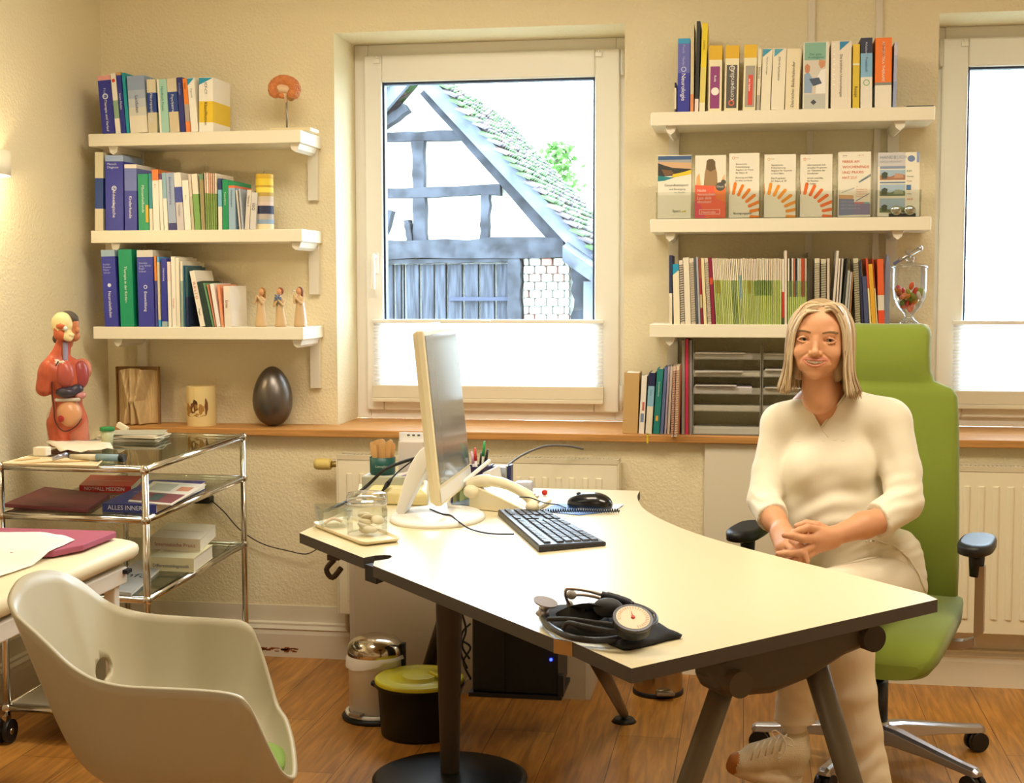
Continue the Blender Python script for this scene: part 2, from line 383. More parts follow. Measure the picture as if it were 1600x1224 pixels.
# ---------------------------------------------------------------- windows
def window(n, x0, x1, ix0, ix1, hinge_left):
    yf = 5.36
    fr = MB()
    def ring(mb, ax0, ax1, az0, az1, t, y0, y1, tb=None):
        tb = tb or t
        mb.box((ax0, y0, az0), (ax0+t, y1, az1)).box((ax1-t, y0, az0), (ax1, y1, az1))
        mb.box((ax0+t, y0, az1-t), (ax1-t, y1, az1)).box((ax0+t, y0, az0), (ax1-t, y1, az0+tb))
    ring(fr, x0, x1, ZS, WZ1, .055, yf, yf+.07)
    wn = fr.build('window_%d' % n, FRAMEM, kind='structure', bevel=.004)
    sa = MB(); sx0, sx1, sz0, sz1 = x0+.045, x1-.04, ZS+.035, WZ1-.045
    gx0, gx1, gz0, gz1 = ix0, ix1, ZS+.13, 2.155
    sa.box((sx0, yf-.022, sz0), (gx0, yf+.05, sz1)).box((gx1, yf-.022, sz0), (sx1, yf+.05, sz1))
    sa.box((gx0, yf-.022, gz1), (gx1, yf+.05, sz1)).box((gx0, yf-.022, sz0), (gx1, yf+.05, gz0))
    sa.build('sash', FRAMEM, wn, bevel=.006)
    sp = MB(); ring(sp, gx0-.001, gx1+.001, gz0-.001, gz1+.001, .009, yf-.006, yf+.03)
    sp.build('glazing_seal', mat('2a3550', .5), wn)
    MB().box((gx0, yf+.012, gz0), (gx1, yf+.016, gz1)).build('pane', glass('f4fbff', .1, name='window_glass'), wn)
    if hinge_left: hx = sx0-.016; kx = gx1+.04
    else: hx = sx1+.004; kx = sx0+.04
    for hz in (sz1-.10, sz0+.01):
        MB().cyl((hx+.008, yf-.03, hz), (hx+.008, yf-.03, hz+.095), .009, n=12).box((hx, yf-.028, hz+.01), (hx+.016, yf, hz+.085)).build('hinge', mat('dcd6cc', .4), wn)
    if not hinge_left:
        k = MB().box((kx-.014, yf-.034, 1.42), (kx+.014, yf-.022, 1.50))
        k.tube([(kx, yf-.034, 1.485), (kx, yf-.062, 1.485), (kx, yf-.066, 1.45), (kx, yf-.064, 1.36)], .009, 10, sub=4)
        k.build('handle', mat('f3f1ea', .3), wn, bevel=.003)
    # pleated blind over the lower part of the sash
    bx0, bx1, bz1, bz0 = gx0-.035, gx1+.035, 1.243, ZS+.07
    bl = thing('pleated_blind', ((bx0+bx1)/2, yf-.04, bz0), 'white pleated blind pulled half up over the %s window' % ('left' if n == 1 else 'right'), 'blind', 'pleated blinds on the two windows')
    f = MB(); K = 19; zt = bz1-.012; zb = ZS+.135
    V = []; Fc = []
    for i in range(2*K+1):
        z = zt+(zb-zt)*i/(2*K); y = yf-.032-(.013 if i % 2 else 0)
        V += [(bx0, y, z), (bx1, y, z)]
    f.add(V, [(2*i, 2*i+1, 2*i+3, 2*i+2) for i in range(2*K)])
    tr = bpy.data.materials.new('pleated_fabric'); tr.use_nodes = True; nt = tr.node_tree
    b = nt.nodes['Principled BSDF']; b.inputs['Base Color'].default_value = (*lin('f4f2ee'), 1); b.inputs['Roughness'].default_value = .9
    tl = nt.nodes.new('ShaderNodeBsdfTranslucent'); tl.inputs[0].default_value = (*lin('fbf8f4'), 1); mx = nt.nodes.new('ShaderNodeMixShader'); mx.inputs[0].default_value = .55
    nt.links.new(b.outputs[0], mx.inputs[1]); nt.links.new(tl.outputs[0], mx.inputs[2]); nt.links.new(mx.outputs[0], nt.nodes['Material Output'].inputs[0])
    f.build('pleated_fabric', tr, bl)
    MB().box((bx0-.003, yf-.052, bz1-.014), (bx1+.003, yf-.024, bz1)).build('top_rail', FRAMEM, bl, bevel=.003)
    MB().box((bx0-.003, yf-.052, zb-.05), (bx1+.003, yf-.024, zb)).box((bx0-.003, yf-.056, zb-.066), (bx1+.003, yf-.022, zb-.05)).build('bottom_rail', mat('e2dac6', .45), bl, bevel=.003)
    MB().box(((bx0+bx1)/2-.018, yf-.062, bz1-.014), ((bx0+bx1)/2+.018, yf-.052, bz1-.002)).build('pull_handle', FRAMEM, bl, bevel=.003)
    for q in (bx0+.02, bx1-.02):
        MB().cyl((q, yf-.034, zb), (q, yf-.034, bz1), .0008, n=5).build('cord', mat('e8e8e8', .6), bl)
        MB().box((q-.012, yf-.036, WZ1-.075), (q+.012, yf-.022, WZ1-.06)).sphere((q, yf-.034, WZ1-.055), .006, n=8).build('top_clamp', FRAMEM, bl)
    return wn
g0 = P(600.5, 300, Y=5.37).x; g1 = P(930.5, 300, Y=5.37).x
window(1, W1[0], W1[1], g0, g1, False)
h0 = P(1507, 300, Y=5.37).x
window(2, W2[0], W2[1], h0, W2[1]-.09, True)
# ---------------------------------------------------------------- outside: old timber framed barn
BY = 12.0
def B(px, py, dy=0): return P(px, py, Y=BY+dy)
barn = thing('barn', (B(700, 500).x, BY, -.6), 'old half timbered barn gable with mossy tiled roof seen through the left window', 'barn')
PLA = mat('e9ece6', .9, bump=.5, bscale=6, var=.12, vscale=2.2, name='lime_plaster')
TIM = mat('35383f', .9, bump=1, bscale=12, var=.6, vscale=7, stretch=(1, 1, 1), name='weathered_timber')
PLK = mat('3b3f48', .9, bump=1, bscale=10, var=.6, vscale=3, stretch=(14, 1, 1.2), name='weathered_boards')
apx = B(657, 130); rb = B(912, 405); zb_ = -.6
lx = apx.x-(rb.x-apx.x); 
gw = MB(); pts = [(apx.x, apx.z), (rb.x, rb.z), (rb.x, zb_), (lx, zb_), (lx, rb.z)]
gw.add([(x, BY, z) for x, z in pts] + [(x, BY+3.8, z) for x, z in pts], [(0, 4, 3, 2, 1), (5, 6, 7, 8, 9)] + [(i, (i+1) % 5, (i+1) % 5+5, i+5) for i in range(5)])
gw.build('gable_wall', PLA, barn)
def beam(a, b, wpx, dy=0, thick=.1):
    dy = dy-.006*len(barn.children)
    a = B(*a); b = B(*b); d = (b-a).normalized(); nrm = Vector((-d.z, 0, d.x)); hw = wpx/2*BY/FPX; mb = MB()
    K = 9; rs = []
    for i in range(K+1):
        p = a.lerp(b, i/K); h = hw*(1+random.uniform(-.14, .14)); o = nrm*random.uniform(-.1, .1)*hw
        y0 = BY-thick+dy
        rs.append([Vector((p.x, y, p.z))+o+nrm*s*h for s, y in ((-1, y0), (1, y0), (1, BY+.02), (-1, BY+.02))])
    mb.rings(rs, 0, True, False); return mb.build('timber', TIM, barn)
beam((560, 217), (738, 213), 15); 
beam((657, 222), (660, 380), 19); beam((560, 305), (785, 297), 17); beam((762, 305), (760, 378), 13)
beam((560, 392), (885, 388), 30, thick=.16); beam((615, 330), (597, 385), 9); beam((640, 345), (646, 380), 8)
beam((640, 170), (560, 232), 12); beam((668, 145), (893, 400), 17); beam((808, 404), (808, 520), 20, thick=.12); beam((560, 410), (800, 407), 6)
# board doors, dark gap, brick pier and strap
bd = MB(); x0 = B(560, 450).x
for px in [560, 585, 607, 622, 634, 661, 683, 702, 727, 752, 775, 799]:
    pass
ed = [560, 585, 620, 632, 637, 660, 683, 702, 727, 752, 777, 799]
for a, b in zip(ed[:-1], ed[1:]):
    xa, xb = B(a, 450).x, B(b, 450).x; dy = random.uniform(0, .03)
    bd.box((xa+.012, BY-.08-dy, zb_), (xb-.012, BY-.04, B(600, 414).z))
bd.build('board_door', PLK, barn)
MB().box((B(660, 400).x, BY-.11, B(660, 411).z), (B(792, 400).x, BY-.02, B(660, 402).z)).build('loft_gap', mat('15171c', .9), barn)
MB().box((B(707, 470).x, BY-.14, B(707, 470).z), (B(805, 470).x, BY-.11, B(707, 464).z)).build('strap_hinge', mat('363b4c', .8), barn)
bk = MB(); random.seed(3)
for r_ in range(9):
    z1 = B(820, 404+r_*12.5).z; z0 = B(820, 404+r_*12.5+11).z; xs = [820, 838, 856, 874, 893] if r_ % 2 else [820, 829, 848, 866, 884, 893]
    for a, b in zip(xs[:-1], xs[1:]):
        bk.box((B(a, 450).x+.008, BY-.10-random.uniform(0, .02), z0), (B(b, 450).x-.008, BY-.02, z1), 1 if random.random() < .16 else 0)
bk.build('brick_pier', [mat('ecebe4', .9, var=.1, vscale=9), mat('d0988c', .9)], barn, bevel=.01, seg=1)
beam((915, 402), (915, 520), 36, thick=.05)
# roof: two slopes of overlapping tiles with moss
def slope(sign):
    e0 = apx.copy(); e1 = rb.copy() if sign > 0 else Vector((lx, BY, rb.z))
    d = (e1-e0); d.y = 0; L = d.length; d.normalize(); nrm = Vector((-d.z, 0, d.x)) if sign > 0 else Vector((d.z, 0, -d.x))
    if nrm.z < 0: nrm = -nrm
    mb = MB(); y0 = BY-.32; L += .35; rows = 26; cols = 36; rl = L/rows
    for i in range(rows):
        for j in range(cols):
            a = e0+d*(i*rl-.02)+nrm*(.10); wj = 4.0/cols; ya = y0+j*wj+random.uniform(-.01, .01)
            j_ = random.uniform(-.012, .012); p0 = a+nrm*(.015+j_); p1 = a+d*(rl*1.25)+nrm*(.065+j_)
            mi = 1 if random.random() < .5 else (2 if random.random() < .3 else 0)
            V = []
            for p in (p0, p1):
                for y, up in ((ya, 0), (ya+wj*.5, .02), (ya+wj*.97, 0)): V.append((p.x+nrm.x*up, y, p.z+nrm.z*up))
            V += [(v[0]-nrm.x*.02, v[1], v[2]-nrm.z*.02) for v in V[:6]]
            mb.add(V, [(0, 1, 4, 3), (1, 2, 5, 4), (3, 4, 10, 9), (4, 5, 11, 10), (0, 3, 9, 6), (2, 8, 11, 5)], mi)
    mb.build('roof_tiles', [mat('564f53', .9, var=.3, vscale=5), mat('4d6741', .95, bump=1, bscale=30, var=.3, vscale=9), mat('79655f', .9)], barn)
    vb = MB(); q = [e0+nrm*.02, e0+d*L+nrm*.02]
    vb.rings([[Vector((p.x, y, p.z))+nrm*s for y, s in ((BY-.27, -.02), (BY-.27, .1), (BY-.2, .1), (BY-.2, -.02))] for p in q], 0, True, False)
    vb.build('verge_board', mat('5c636e', .9, var=.3, vscale=6), barn)
slope(1); slope(-1)
# outbuilding roof at the right edge of the view and a small tree behind
sh = thing('shed_roof', (B(960, 430).x, BY, B(930, 395).z-.5), 'dark tiled lean-to roof edge beside the barn at the pane edge', 'roof')
a = B(893, 388); b = B(1010, 470)
mb = MB(); mb.rings([[Vector((p.x, y, p.z+dz)) for y, dz in ((BY-.6, 0), (BY-.6, -.12), (BY+1.5, -.12), (BY+1.5, .3))] for p in (a, b)], 0, True, False)
mb.build('roof_slope', mat('454a54', .9, bump=1, bscale=14, var=.5, vscale=8), sh)
MB().box((B(918, 430).x, BY-.3, zb_), (B(1010, 430).x, BY+1.2, B(960, 440).z)).build('shed_wall', mat('6c7378', .9, var=.2, vscale=3), sh)
S('trim_9', MB().box((-14, YO+.05, zb_-.05), (14, 40, zb_)), mat('8a8f80', .95, var=.2, vscale=1), origin=(0, 8, zb_))
def tree(px, py, hpx, dist, n, lab):
    base_ = P(px, py, Y=dist); s = dist/FPX; t = thing('tree', (base_.x, dist, zb_), lab, 'tree')
    H = base_.z; tr_ = MB(); tr_.tube([(base_.x, dist, zb_), (base_.x+.05, dist, H*.6), (base_.x, dist, H+hpx*s*.4)], [.08, .05, .02], 8, sub=4)
    for i in range(14):
        z = H+random.uniform(-.5, .45)*hpx*s; a_ = random.uniform(0, 2*PI); l = random.uniform(.2, .42)*hpx*s*.8
        tr_.tube([(base_.x, dist, z-.2), (base_.x+math.cos(a_)*l*.5, dist+math.sin(a_)*l*.5, z), (base_.x+math.cos(a_)*l, dist+math.sin(a_)*l, z+.15)], [.025, .015, .006], 6, sub=3)
    tr_.build('trunk', mat('6d6a5a', .9), t)
    lf = MB()
    for i in range(n):
        u = random.gauss(0, .28); v = random.uniform(-.5, .5); ww = (1-abs(v)*1.3)
        c = Vector((base_.x+u*hpx*s*.6*ww, dist+random.gauss(0, .3)*ww, H+v*hpx*s))
        R = Matrix.Rotation(random.uniform(0, 6.28), 3, 'Z') @ Matrix.Rotation(random.uniform(-1, 1), 3, 'X'); k = .055
        lf.add([c+R @ Vector(q) for q in ((0, -k, 0), (k*.6, 0, .01), (0, k, 0), (-k*.6, 0, .01))], [(0, 1, 2, 3)])
    o = lf.build('foliage', mat('64904a', .8, name='leaves'), t)
tree(872, 285, 120, 17, 900, 'slender green leafy tree beyond the barn roof')
# ---------------------------------------------------------------- wall shelves on brackets
SHF = mat('f0e8d2', .4, name='cream_shelf')
BRK = mat('e9e2d2', .4, name='bracket_white')
YF = YU-.25
SH = {}
def shelf(key, x0, x1, ztop, lab, bx, grp):
    t = thing('wall_shelf', ((x0+x1)/2, YU, ztop-.045), lab, 'shelf', grp)
    MB().box((x0, YF, ztop-.045), (x1, YU, ztop)).build('board', SHF, t, bevel=.0025)
    for x in bx:
        b = MB(); z = ztop-.045; r = .017
        def ob(y, zz, hw=.017): return [Vector((x-hw, y, zz)), Vector((x-hw*.7, y, zz-.02)), Vector((x, y, zz-.03)), Vector((x+hw*.7, y, zz-.02)), Vector((x+hw, y, zz))]
        b.rings([ob(YF+.022, z, .019), ob(YU-.02, z, .019)], 0, True, False)
        b.cyl((x, YF+.022, z-.001), (x, YF+.020, z-.001), .001)
        b.box((x-.019, YU-.022, z-.19), (x+.019, YU, z))
        b.build('bracket', BRK, t, bevel=.003)
    SH[key] = ztop
lx0, lx1 = P(138, 217, Y=YF).x, P(469.5, 205, Y=YF).x
z1 = P(469, 204.5, Y=YF).z; z2 = P(469, 357.5, Y=YF).z; z3 = P(470, 509.5, Y=YF).z
lbx = (lx0+.085, lx1-.03)
z1, z2, z3 = 1.925, 1.576, 1.226
shelf('L1', lx0, lx1, z1, 'cream wall shelf left of the window, topmost, with the brain model on it', lbx, None)
shelf('L2', lx0, lx1, z2, 'cream wall shelf left of the window, middle, with the striped candle', lbx, None)
shelf('L3', lx0, lx1, z3, 'cream wall shelf left of the window, lowest, with three figurines', lbx, None)
rx0, rx1 = P(1017, 180, Y=YF).x, P(1461, 172, Y=YF).x
rbx = (P(1050, 210, Y=YF+.1).x, P(1402, 205, Y=YF+.1).x)
shelf('R1', rx0, rx1, 1.958, 'cream wall shelf right of the window, topmost, with thick reference books', rbx, None)
shelf('R2', rx0, rx1-.005, 1.598, 'cream wall shelf right of the window, middle, with leaflet holders', rbx, None)
shelf('R3', rx0, rx1-.005, 1.2405, 'cream wall shelf right of the window, lowest, with green journals and glass jar', rbx, None)
# ---------------------------------------------------------------- radiators
RAD = mat('efe6cc', .35, name='radiator_enamel')
def radiator(x0, x1, z0, z1, lab, valve):
    y0 = YW-.115; t = thing('radiator', ((x0+x1)/2, YW-.06, z0), lab, 'radiator', None)
    p = MB(); p.box((x0, y0+.006, z0), (x1, y0+.03, z1-.012)); n = int((x1-x0)/.048)
    for i in range(n):
        xa = x0+.03+i*(x1-x0-.06)/n; xb = xa+.026
        p.rings([[Vector((xa, y0+.006, z)), Vector((xa+.006, y0, z)), Vector((xb-.006, y0, z)), Vector((xb, y0+.006, z))] for z in (z0+.05, z1-.06)], 0, True, False)
    p.build('front_panel', RAD, t, bevel=.003)
    MB().box((x0, y0+.075, z0), (x1, YW-.02, z1-.012)).build('rear_panel', RAD, t, bevel=.003)
    g = MB(); g.box((x0-.004, y0+.004, z1-.012), (x1+.004, y0+.014, z1+.006)); g.box((x0-.004, YW-.03, z1-.012), (x1+.004, YW-.02, z1+.006))
    k = int((x1-x0)/.014)
    for i in range(k+1):
        x = x0+i*(x1-x0)/k; g.box((x-.0015, y0+.014, z1-.008), (x+.0015, YW-.03, z1+.002))
    g.build('top_grille', mat('d8ccb0', .4), t)
    for xq in (x0-.005, x1): MB().box((xq, y0+.004, z0), (xq+.005, YW-.02, z1-.012)).build('side_panel', RAD, t, bevel=.002)
    for x in (x0+.15, x1-.15):
        MB().box((x-.015, YW-.03, z0+.1), (x+.015, YW-.003, z0+.15)).build('wall_bracket', RAD, t)
    if valve:
        zv = z1-.035; v = MB(); v.cyl((x0, y0+.045, zv), (x0-.035, y0+.045, zv), .011); v.build('valve_body', mat('b9a874', .35, 1), t)
        v = MB(); v.lathe([(0, 0), (.019, .001), (.021, .01), (.021, .05), (.017, .062), (0, .063)], (x0-.035, y0+.045, zv), 18, R=Matrix.Rotation(-PI/2, 3, 'Y'))
        v.build('thermostat_knob', mat('e0c878', .5), t)
        pp = MB(); pp.tube([(x0+.02, y0+.045, z0+.02), (x0+.02, y0+.045, z0-.06), (x0+.02, YW-.014, z0-.08)], .008, 8, sub=4); pp.build('pipe', mat('c9bda0', .4), t)
    else: MB().cyl((x1, y0+.04, z1-.04), (x1+.02, y0+.04, z1-.04), .01).build('bleed_plug', mat('d8c890', .4), t)
ra = P(527, 700, Y=YW-.11); rb_ = P(965, 710, Y=YW-.11)
radiator(ra.x, rb_.x, .19, .765, 'cream panel radiator under the left window behind the desk', True)
ra = P(1400, 712, Y=YW-.11)
radiator(ra.x, ra.x+1.0, .205, .765, 'cream panel radiator under the right window behind the green chair', False)
# flat board closing the wall between the two radiators
xa = P(1101, 700, Y=YW).x
S('trim_5', MB().box((xa, YW-.02, .19), (xa+.36, YW, .822)), mat('e2d9c4', .55), bevel=.002)
# ---------------------------------------------------------------- desk
ZD = .74
LAM = mat('dacda8', .36, coat=.05, name='cream_laminate')
EDG = mat('4a423e', .55, name='dark_edge_band')
STL = mat('4b443d', .42, .55, name='bronze_grey_steel')
dk = thing('desk', (-.35, 3.2, 0), 'large cream topped desk with dark edges and curved side facing the woman', 'desk')
D_ = lambda px, py: P(px, py, Z=ZD)
arc = spline([D_(1465, 933), D_(1330, 898), D_(1200, 866), D_(1100, 838), D_(1040, 815), D_(1008, 797), D_(998, 784), D_(996, 775), D_(1000, 767)], 5)
poly = [D_(468, 833), D_(568, 872)]
poly += [D_(x, y) for x, y in ((585, 868.5), (600, 867.5), (610, 868), (613, 870.5), (606, 874), (585, 877))]
poly += [D_(583, 884), D_(865, 998), D_(893, 1003), D_(987, 1045), D_(1465, 937)] + arc[1:]
poly += [P(1000, 767, Z=ZD)+Vector((-.9, .01, 0)), D_(468, 833)+Vector((.02, .45, 0))]
MB().prism([(p.x, p.y) for p in poly], ZD-.026, ZD, 0, 1).build('desk_top', [LAM, EDG], dk)
a, b = D_(865, 998), D_(893, 1003)
MB().prism([(a.x, a.y), (b.x, b.y), (b.x+.002, b.y-.004), (a.x+.001, a.y-.004)], ZD-.026, ZD-.0005).build('raw_board_end', mat('b98a50', .7), dk)
c = P(703, 1212, Z=.01)
MB().lathe([(0, .0), (.215, .0), (.217, .005), (.20, .012), (.05, .022), (0, .022)], (c.x, c.y, 0), 48).build('round_foot_plate', mat('1c1a18', .45, .3), dk)
MB().lathe([(.026, .02), (.028, .1), (.040, .64), (.040, ZD-.03)], (c.x, c.y, 0), 24).build('column_leg', STL, dk)
u = MB(); u.box((c.x-.1, c.y-.1, ZD-.034), (c.x+.1, c.y+.1, ZD-.026)); u.build('leg_mount', STL, dk)
def leg(a, b, r0, r1, foot=True):
    m_ = MB(); m_.cyl(a, b, r0, r1, 18)
    m_.build('leg', STL, dk)
    if foot:
        f = MB(); f.cyl((b[0], b[1], 0), (b[0], b[1], .012), .04, .03, 20).build('leg_foot', mat('2b2826', .5), dk)
a = P(935, 1040, Z=.5); b = P(975, 1122, Z=.012)
leg(b+(a-b)*1.5, b+Vector((0, 0, .012)), .021, .014)
b2 = P(654, 1102, Z=.012); a2 = P(690, 985, Z=.27)
leg(b2+(a2-b2)*2.65, b2+Vector((0, 0, .012)), .026, .022)
# front trestle: cast beam with two splayed legs
bl_ = P(1150, 1050, Z=.62); br_ = P(1328, 1021, Z=.665)
t0 = P(1148, 1065, Z=.60); t1 = P(1262, 1050, Z=.60)
dr = (t1-t0); dr.z = 0; dr.normalize(); nn = Vector((dr.y, -dr.x, 0))
for tp, bx, by in ((t0, 1062, 1290), (t1, 1343, 1290)):
    foot = P(bx, by, Y=tp.y-.02 if bx < 1200 else tp.y+.02)
    k = (tp.z-.0)/(tp.z-foot.z); foot = tp+(foot-tp)*k
    m_ = MB(); q = dr*.026; nq = nn*.021
    def sec(p, s=1): return [p+q*s*math.cos(x)*1.05+nq*s*math.sin(x)*1.05 for x in [2*PI*i/20 for i in range(20)]]
    m_.rings([sec(tp+Vector((0, 0, .06))), sec(foot, .92)]); m_.build('trestle_leg', mat('6e665a', .45, .4), dk)
cb = MB(); ya = t0-dr*.06; yb = t1+dr*.11
def bsec(p, zt, zb, hw): return [p+nn*hw+Vector((0, 0, zt-p.z)), p+nn*hw+Vector((0, 0, zb-p.z+.012)), p+nn*hw*.7+Vector((0, 0, zb-p.z)), p-nn*hw*.7+Vector((0, 0, zb-p.z)), p-nn*hw+Vector((0, 0, zb-p.z+.012)), p-nn*hw+Vector((0, 0, zt-p.z))]
L_ = (yb-ya).length; secs = []
for s_, zt, zb in ((0, .655, .60), (.03, .66, .585), (.35, .685, .580), (.6, .70, .60), (.85, .705, .638), (1, .705, .65)):
    secs.append(bsec(ya.lerp(yb, s_), zt, zb, .055))
cb.rings(secs, 0, True, False)
cb.build('trestle_head', mat('54504a', .5, .4), dk, bevel=.006)
e_ = yb+nn*.07; MB().cyl(Vector((e_.x, e_.y, .672)), Vector((e_.x, e_.y, .672))-nn*.17, .027, n=24).build('pivot_tube', mat('3a3632', .5, .4), dk)
e_ = ya+nn*.062; MB().cyl(Vector((e_.x+.03, e_.y, .617)), Vector((e_.x+.03, e_.y, .617))-nn*.124, .026, n=24).build('pivot_tube', mat('5a564e', .5, .4), dk)
rr_ = ya.lerp(yb, .5)
MB().rings([[Vector((p.x, p.y, 0))+dr*sx+Vector((0, 0, z)) for sx, z in ((-.03, ZD-.027), (.03, ZD-.027), (.03, ZD-.06), (-.03, ZD-.06))] for p in (rr_-nn*.1, rr_-nn*.5+dr*-.2)], 0, True, False).build('rail', STL, dk)
# plug socket strip in the edge notch and cable clamp under the top
a = D_(568, 872); 
MB().prism([(D_(x, y).x, D_(x, y).y) for x, y in ((570, 874), (600, 868.5), (612, 871), (588, 880))], ZD-.05, ZD-.012).build('cable_grommet', mat('0e0e10', .5), dk)
cc = P(524, 880, Z=.69)
k = MB(); k.box((cc.x-.015, cc.y-.02, .70), (cc.x+.015, cc.y+.03, ZD-.026)); k.tube([(cc.x, cc.y-.01, .70), (cc.x-.02, cc.y-.01, .675), (cc.x-.005, cc.y-.01, .655), (cc.x+.018, cc.y-.01, .68)], .007, 8, sub=4)
k.build('cable_clamp', mat('4a3c32', .5, .5), dk)
# ---------------------------------------------------------------- books
PAGES = mat('efe6cf', .8, bump=.3, bscale=300, stretch=(40, 1, 1), name='page_edges')
def bookmat(h): return mat(h, .45, name='printed_cover')
_prev = {}
def book(z0, yf, xa, xb, ypx, lean, bands, label, text=None, tcol='ffffff', t0=.12, tsz=.5, depth=.17, name='book', group=None, motif=None, base=None, kind='book', cat='book', tw=None, up=False):
    """xa, xb: where the foot of the spine shows in the photo; ypx: its head; lean: sideways shift of the head"""
    fy = base if base is not None else 0
    A = P(xa, 300 if not fy else fy, Y=yf); B_ = P(xb, 300 if not fy else fy, Y=yf)
    # foot positions at the real shelf height
    def xat(px):
        lo = CAM; y = 512
        for _ in range(3):
            p = P(px, y, Y=yf); y += (p.z-z0)*430
        return P(px, y, Y=yf).x
    x0, x1 = xat(xa), xat(xb); wd = max(.003, x1-x0-.0008)
    pt = P((xa+xb)/2+lean, ypx, Y=yf); dx = pt.x-(x0+x1)/2; hgt = math.hypot(pt.z-z0, dx)
    ang = math.atan2(dx, pt.z-z0)
    pv = _prev.get((round(z0, 3), round(yf, 3)))
    if pv and -.02 < x0-pv[0] < .03:
        hm = min(hgt, pv[2]); lim = math.atan(math.tan(pv[1])-max(0, x0-pv[0]-.0006)/hm)
        if ang < lim: ang = lim
    _prev[(round(z0, 3), round(yf, 3))] = (x1, ang, hgt)
    T = Matrix.Translation((x0 if ang <= 0 else x1, yf, z0)) @ Matrix.Rotation(ang, 4, 'Y')
    ox = 0 if ang <= 0 else -wd
    t = thing(name, T.translation, label, cat, group); t.rotation_euler = (0, ang, 0)
    Tm = T
    c = MB(Tm); cols = []; ct = min(.0022, wd*.22)
    zt = hgt
    for fr, h in bands:
        if h not in cols: cols.append(h)
    prev = 0
    for fr, h in bands:
        za = hgt*(1-fr); zb = hgt*(1-prev); mi = cols.index(h); prev = fr
        c.box((ox, 0, za), (ox+wd, ct, zb), mi).box((ox, ct, za), (ox+ct, depth, zb), mi).box((ox+wd-ct, ct, za), (ox+wd, depth, zb), mi)
    if text:
        items = text if isinstance(text, list) else [(text, t0, tsz, tcol)]
        for s, p0, sz, tc in items:
            if tc not in cols: cols.append(tc)
            size = wd*sz; mi = cols.index(tc)
            if '|' not in s and s:
                room = hgt*((p0-.03) if up else (.97-p0)); ln_ = text_geo(s)[2]*size
                if ln_ > room: size *= room/ln_
            if up: c.text(s, (ox+wd*.5+size*.35, -.0018, hgt*(1-p0)), (0, 0, 1), (-1, 0, 0), size, mi)
            elif '|' in s:
                for q, ln in enumerate(s.split('|')):
                    c.text(ln, (ox+wd*.12, -.0004, hgt*(1-p0)-q*size*1.0), (1, 0, 0), (0, 0, 1), size, mi)
            else: c.text(s, (ox+wd*.5-size*.35, -.0018, hgt*(1-p0)), (0, 0, -1), (1, 0, 0), size, mi)
    if motif: motif(c, cols, ox, wd, hgt)
    c.build('cover', [bookmat(h) for h in cols], t)
    MB(Tm).box((ox+ct, ct, .003), (ox+wd-ct, depth-.003, hgt-.003)).build('page_block', PAGES, t)
    return t
def tri(colr, x0=.0, x1=1., z0=.86, z1=.99):
    def f(c, cols, ox, wd, h):
        cols.append(colr); mi = len(cols)-1
        c.add([(ox+wd*x0, -.0005, h*z1), (ox+wd*x1, -.0005, h*z1), (ox+wd*x0, -.0005, h*z0)], [(0, 2, 1)], mi)
    return f
def panel(colr, x0, x1, z0, z1, nxt=None):
    def f(c, cols, ox, wd, h):
        if colr not in cols: cols.append(colr)
        e = -.0003-.00012*cols.index(colr)
        c.add([(ox+wd*x0, e, h*z0), (ox+wd*x1, e, h*z0), (ox+wd*x1, e, h*z1), (ox+wd*x0, e, h*z1)], [(0, 1, 2, 3)], cols.index(colr))
        if nxt: nxt(c, cols, ox, wd, h)
    return f
def disc(colr, cx, cz, r, nxt=None, ring=0):
    def f(c, cols, ox, wd, h):
        if colr not in cols: cols.append(colr)
        n = 16; V = [(ox+wd*(cx+r*math.cos(2*PI*i/n)), -.0014, h*cz+wd*r*math.sin(2*PI*i/n)) for i in range(n)]
        if ring:
            V += [(ox+wd*(cx+r*ring*math.cos(2*PI*i/n)), -.0014, h*cz+wd*r*ring*math.sin(2*PI*i/n)) for i in range(n)]
            c.add(V, [(i, (i+1) % n, (i+1) % n+n, i+n) for i in range(n)], cols.index(colr))
        else: c.add(V, [tuple(range(n))], cols.index(colr))
        if nxt: nxt(c, cols, ox, wd, h)
    return f
YS = YF+.006
BL = '3f45a8'
g = 'books on the upper left shelf'
def row(z, yf, g, data):
    for d in data:
        k = dict(d[6]) if len(d) > 6 else {}
        book(z, yf, d[0], d[1], d[2], d[3], d[4], d[5], group=g, **k)
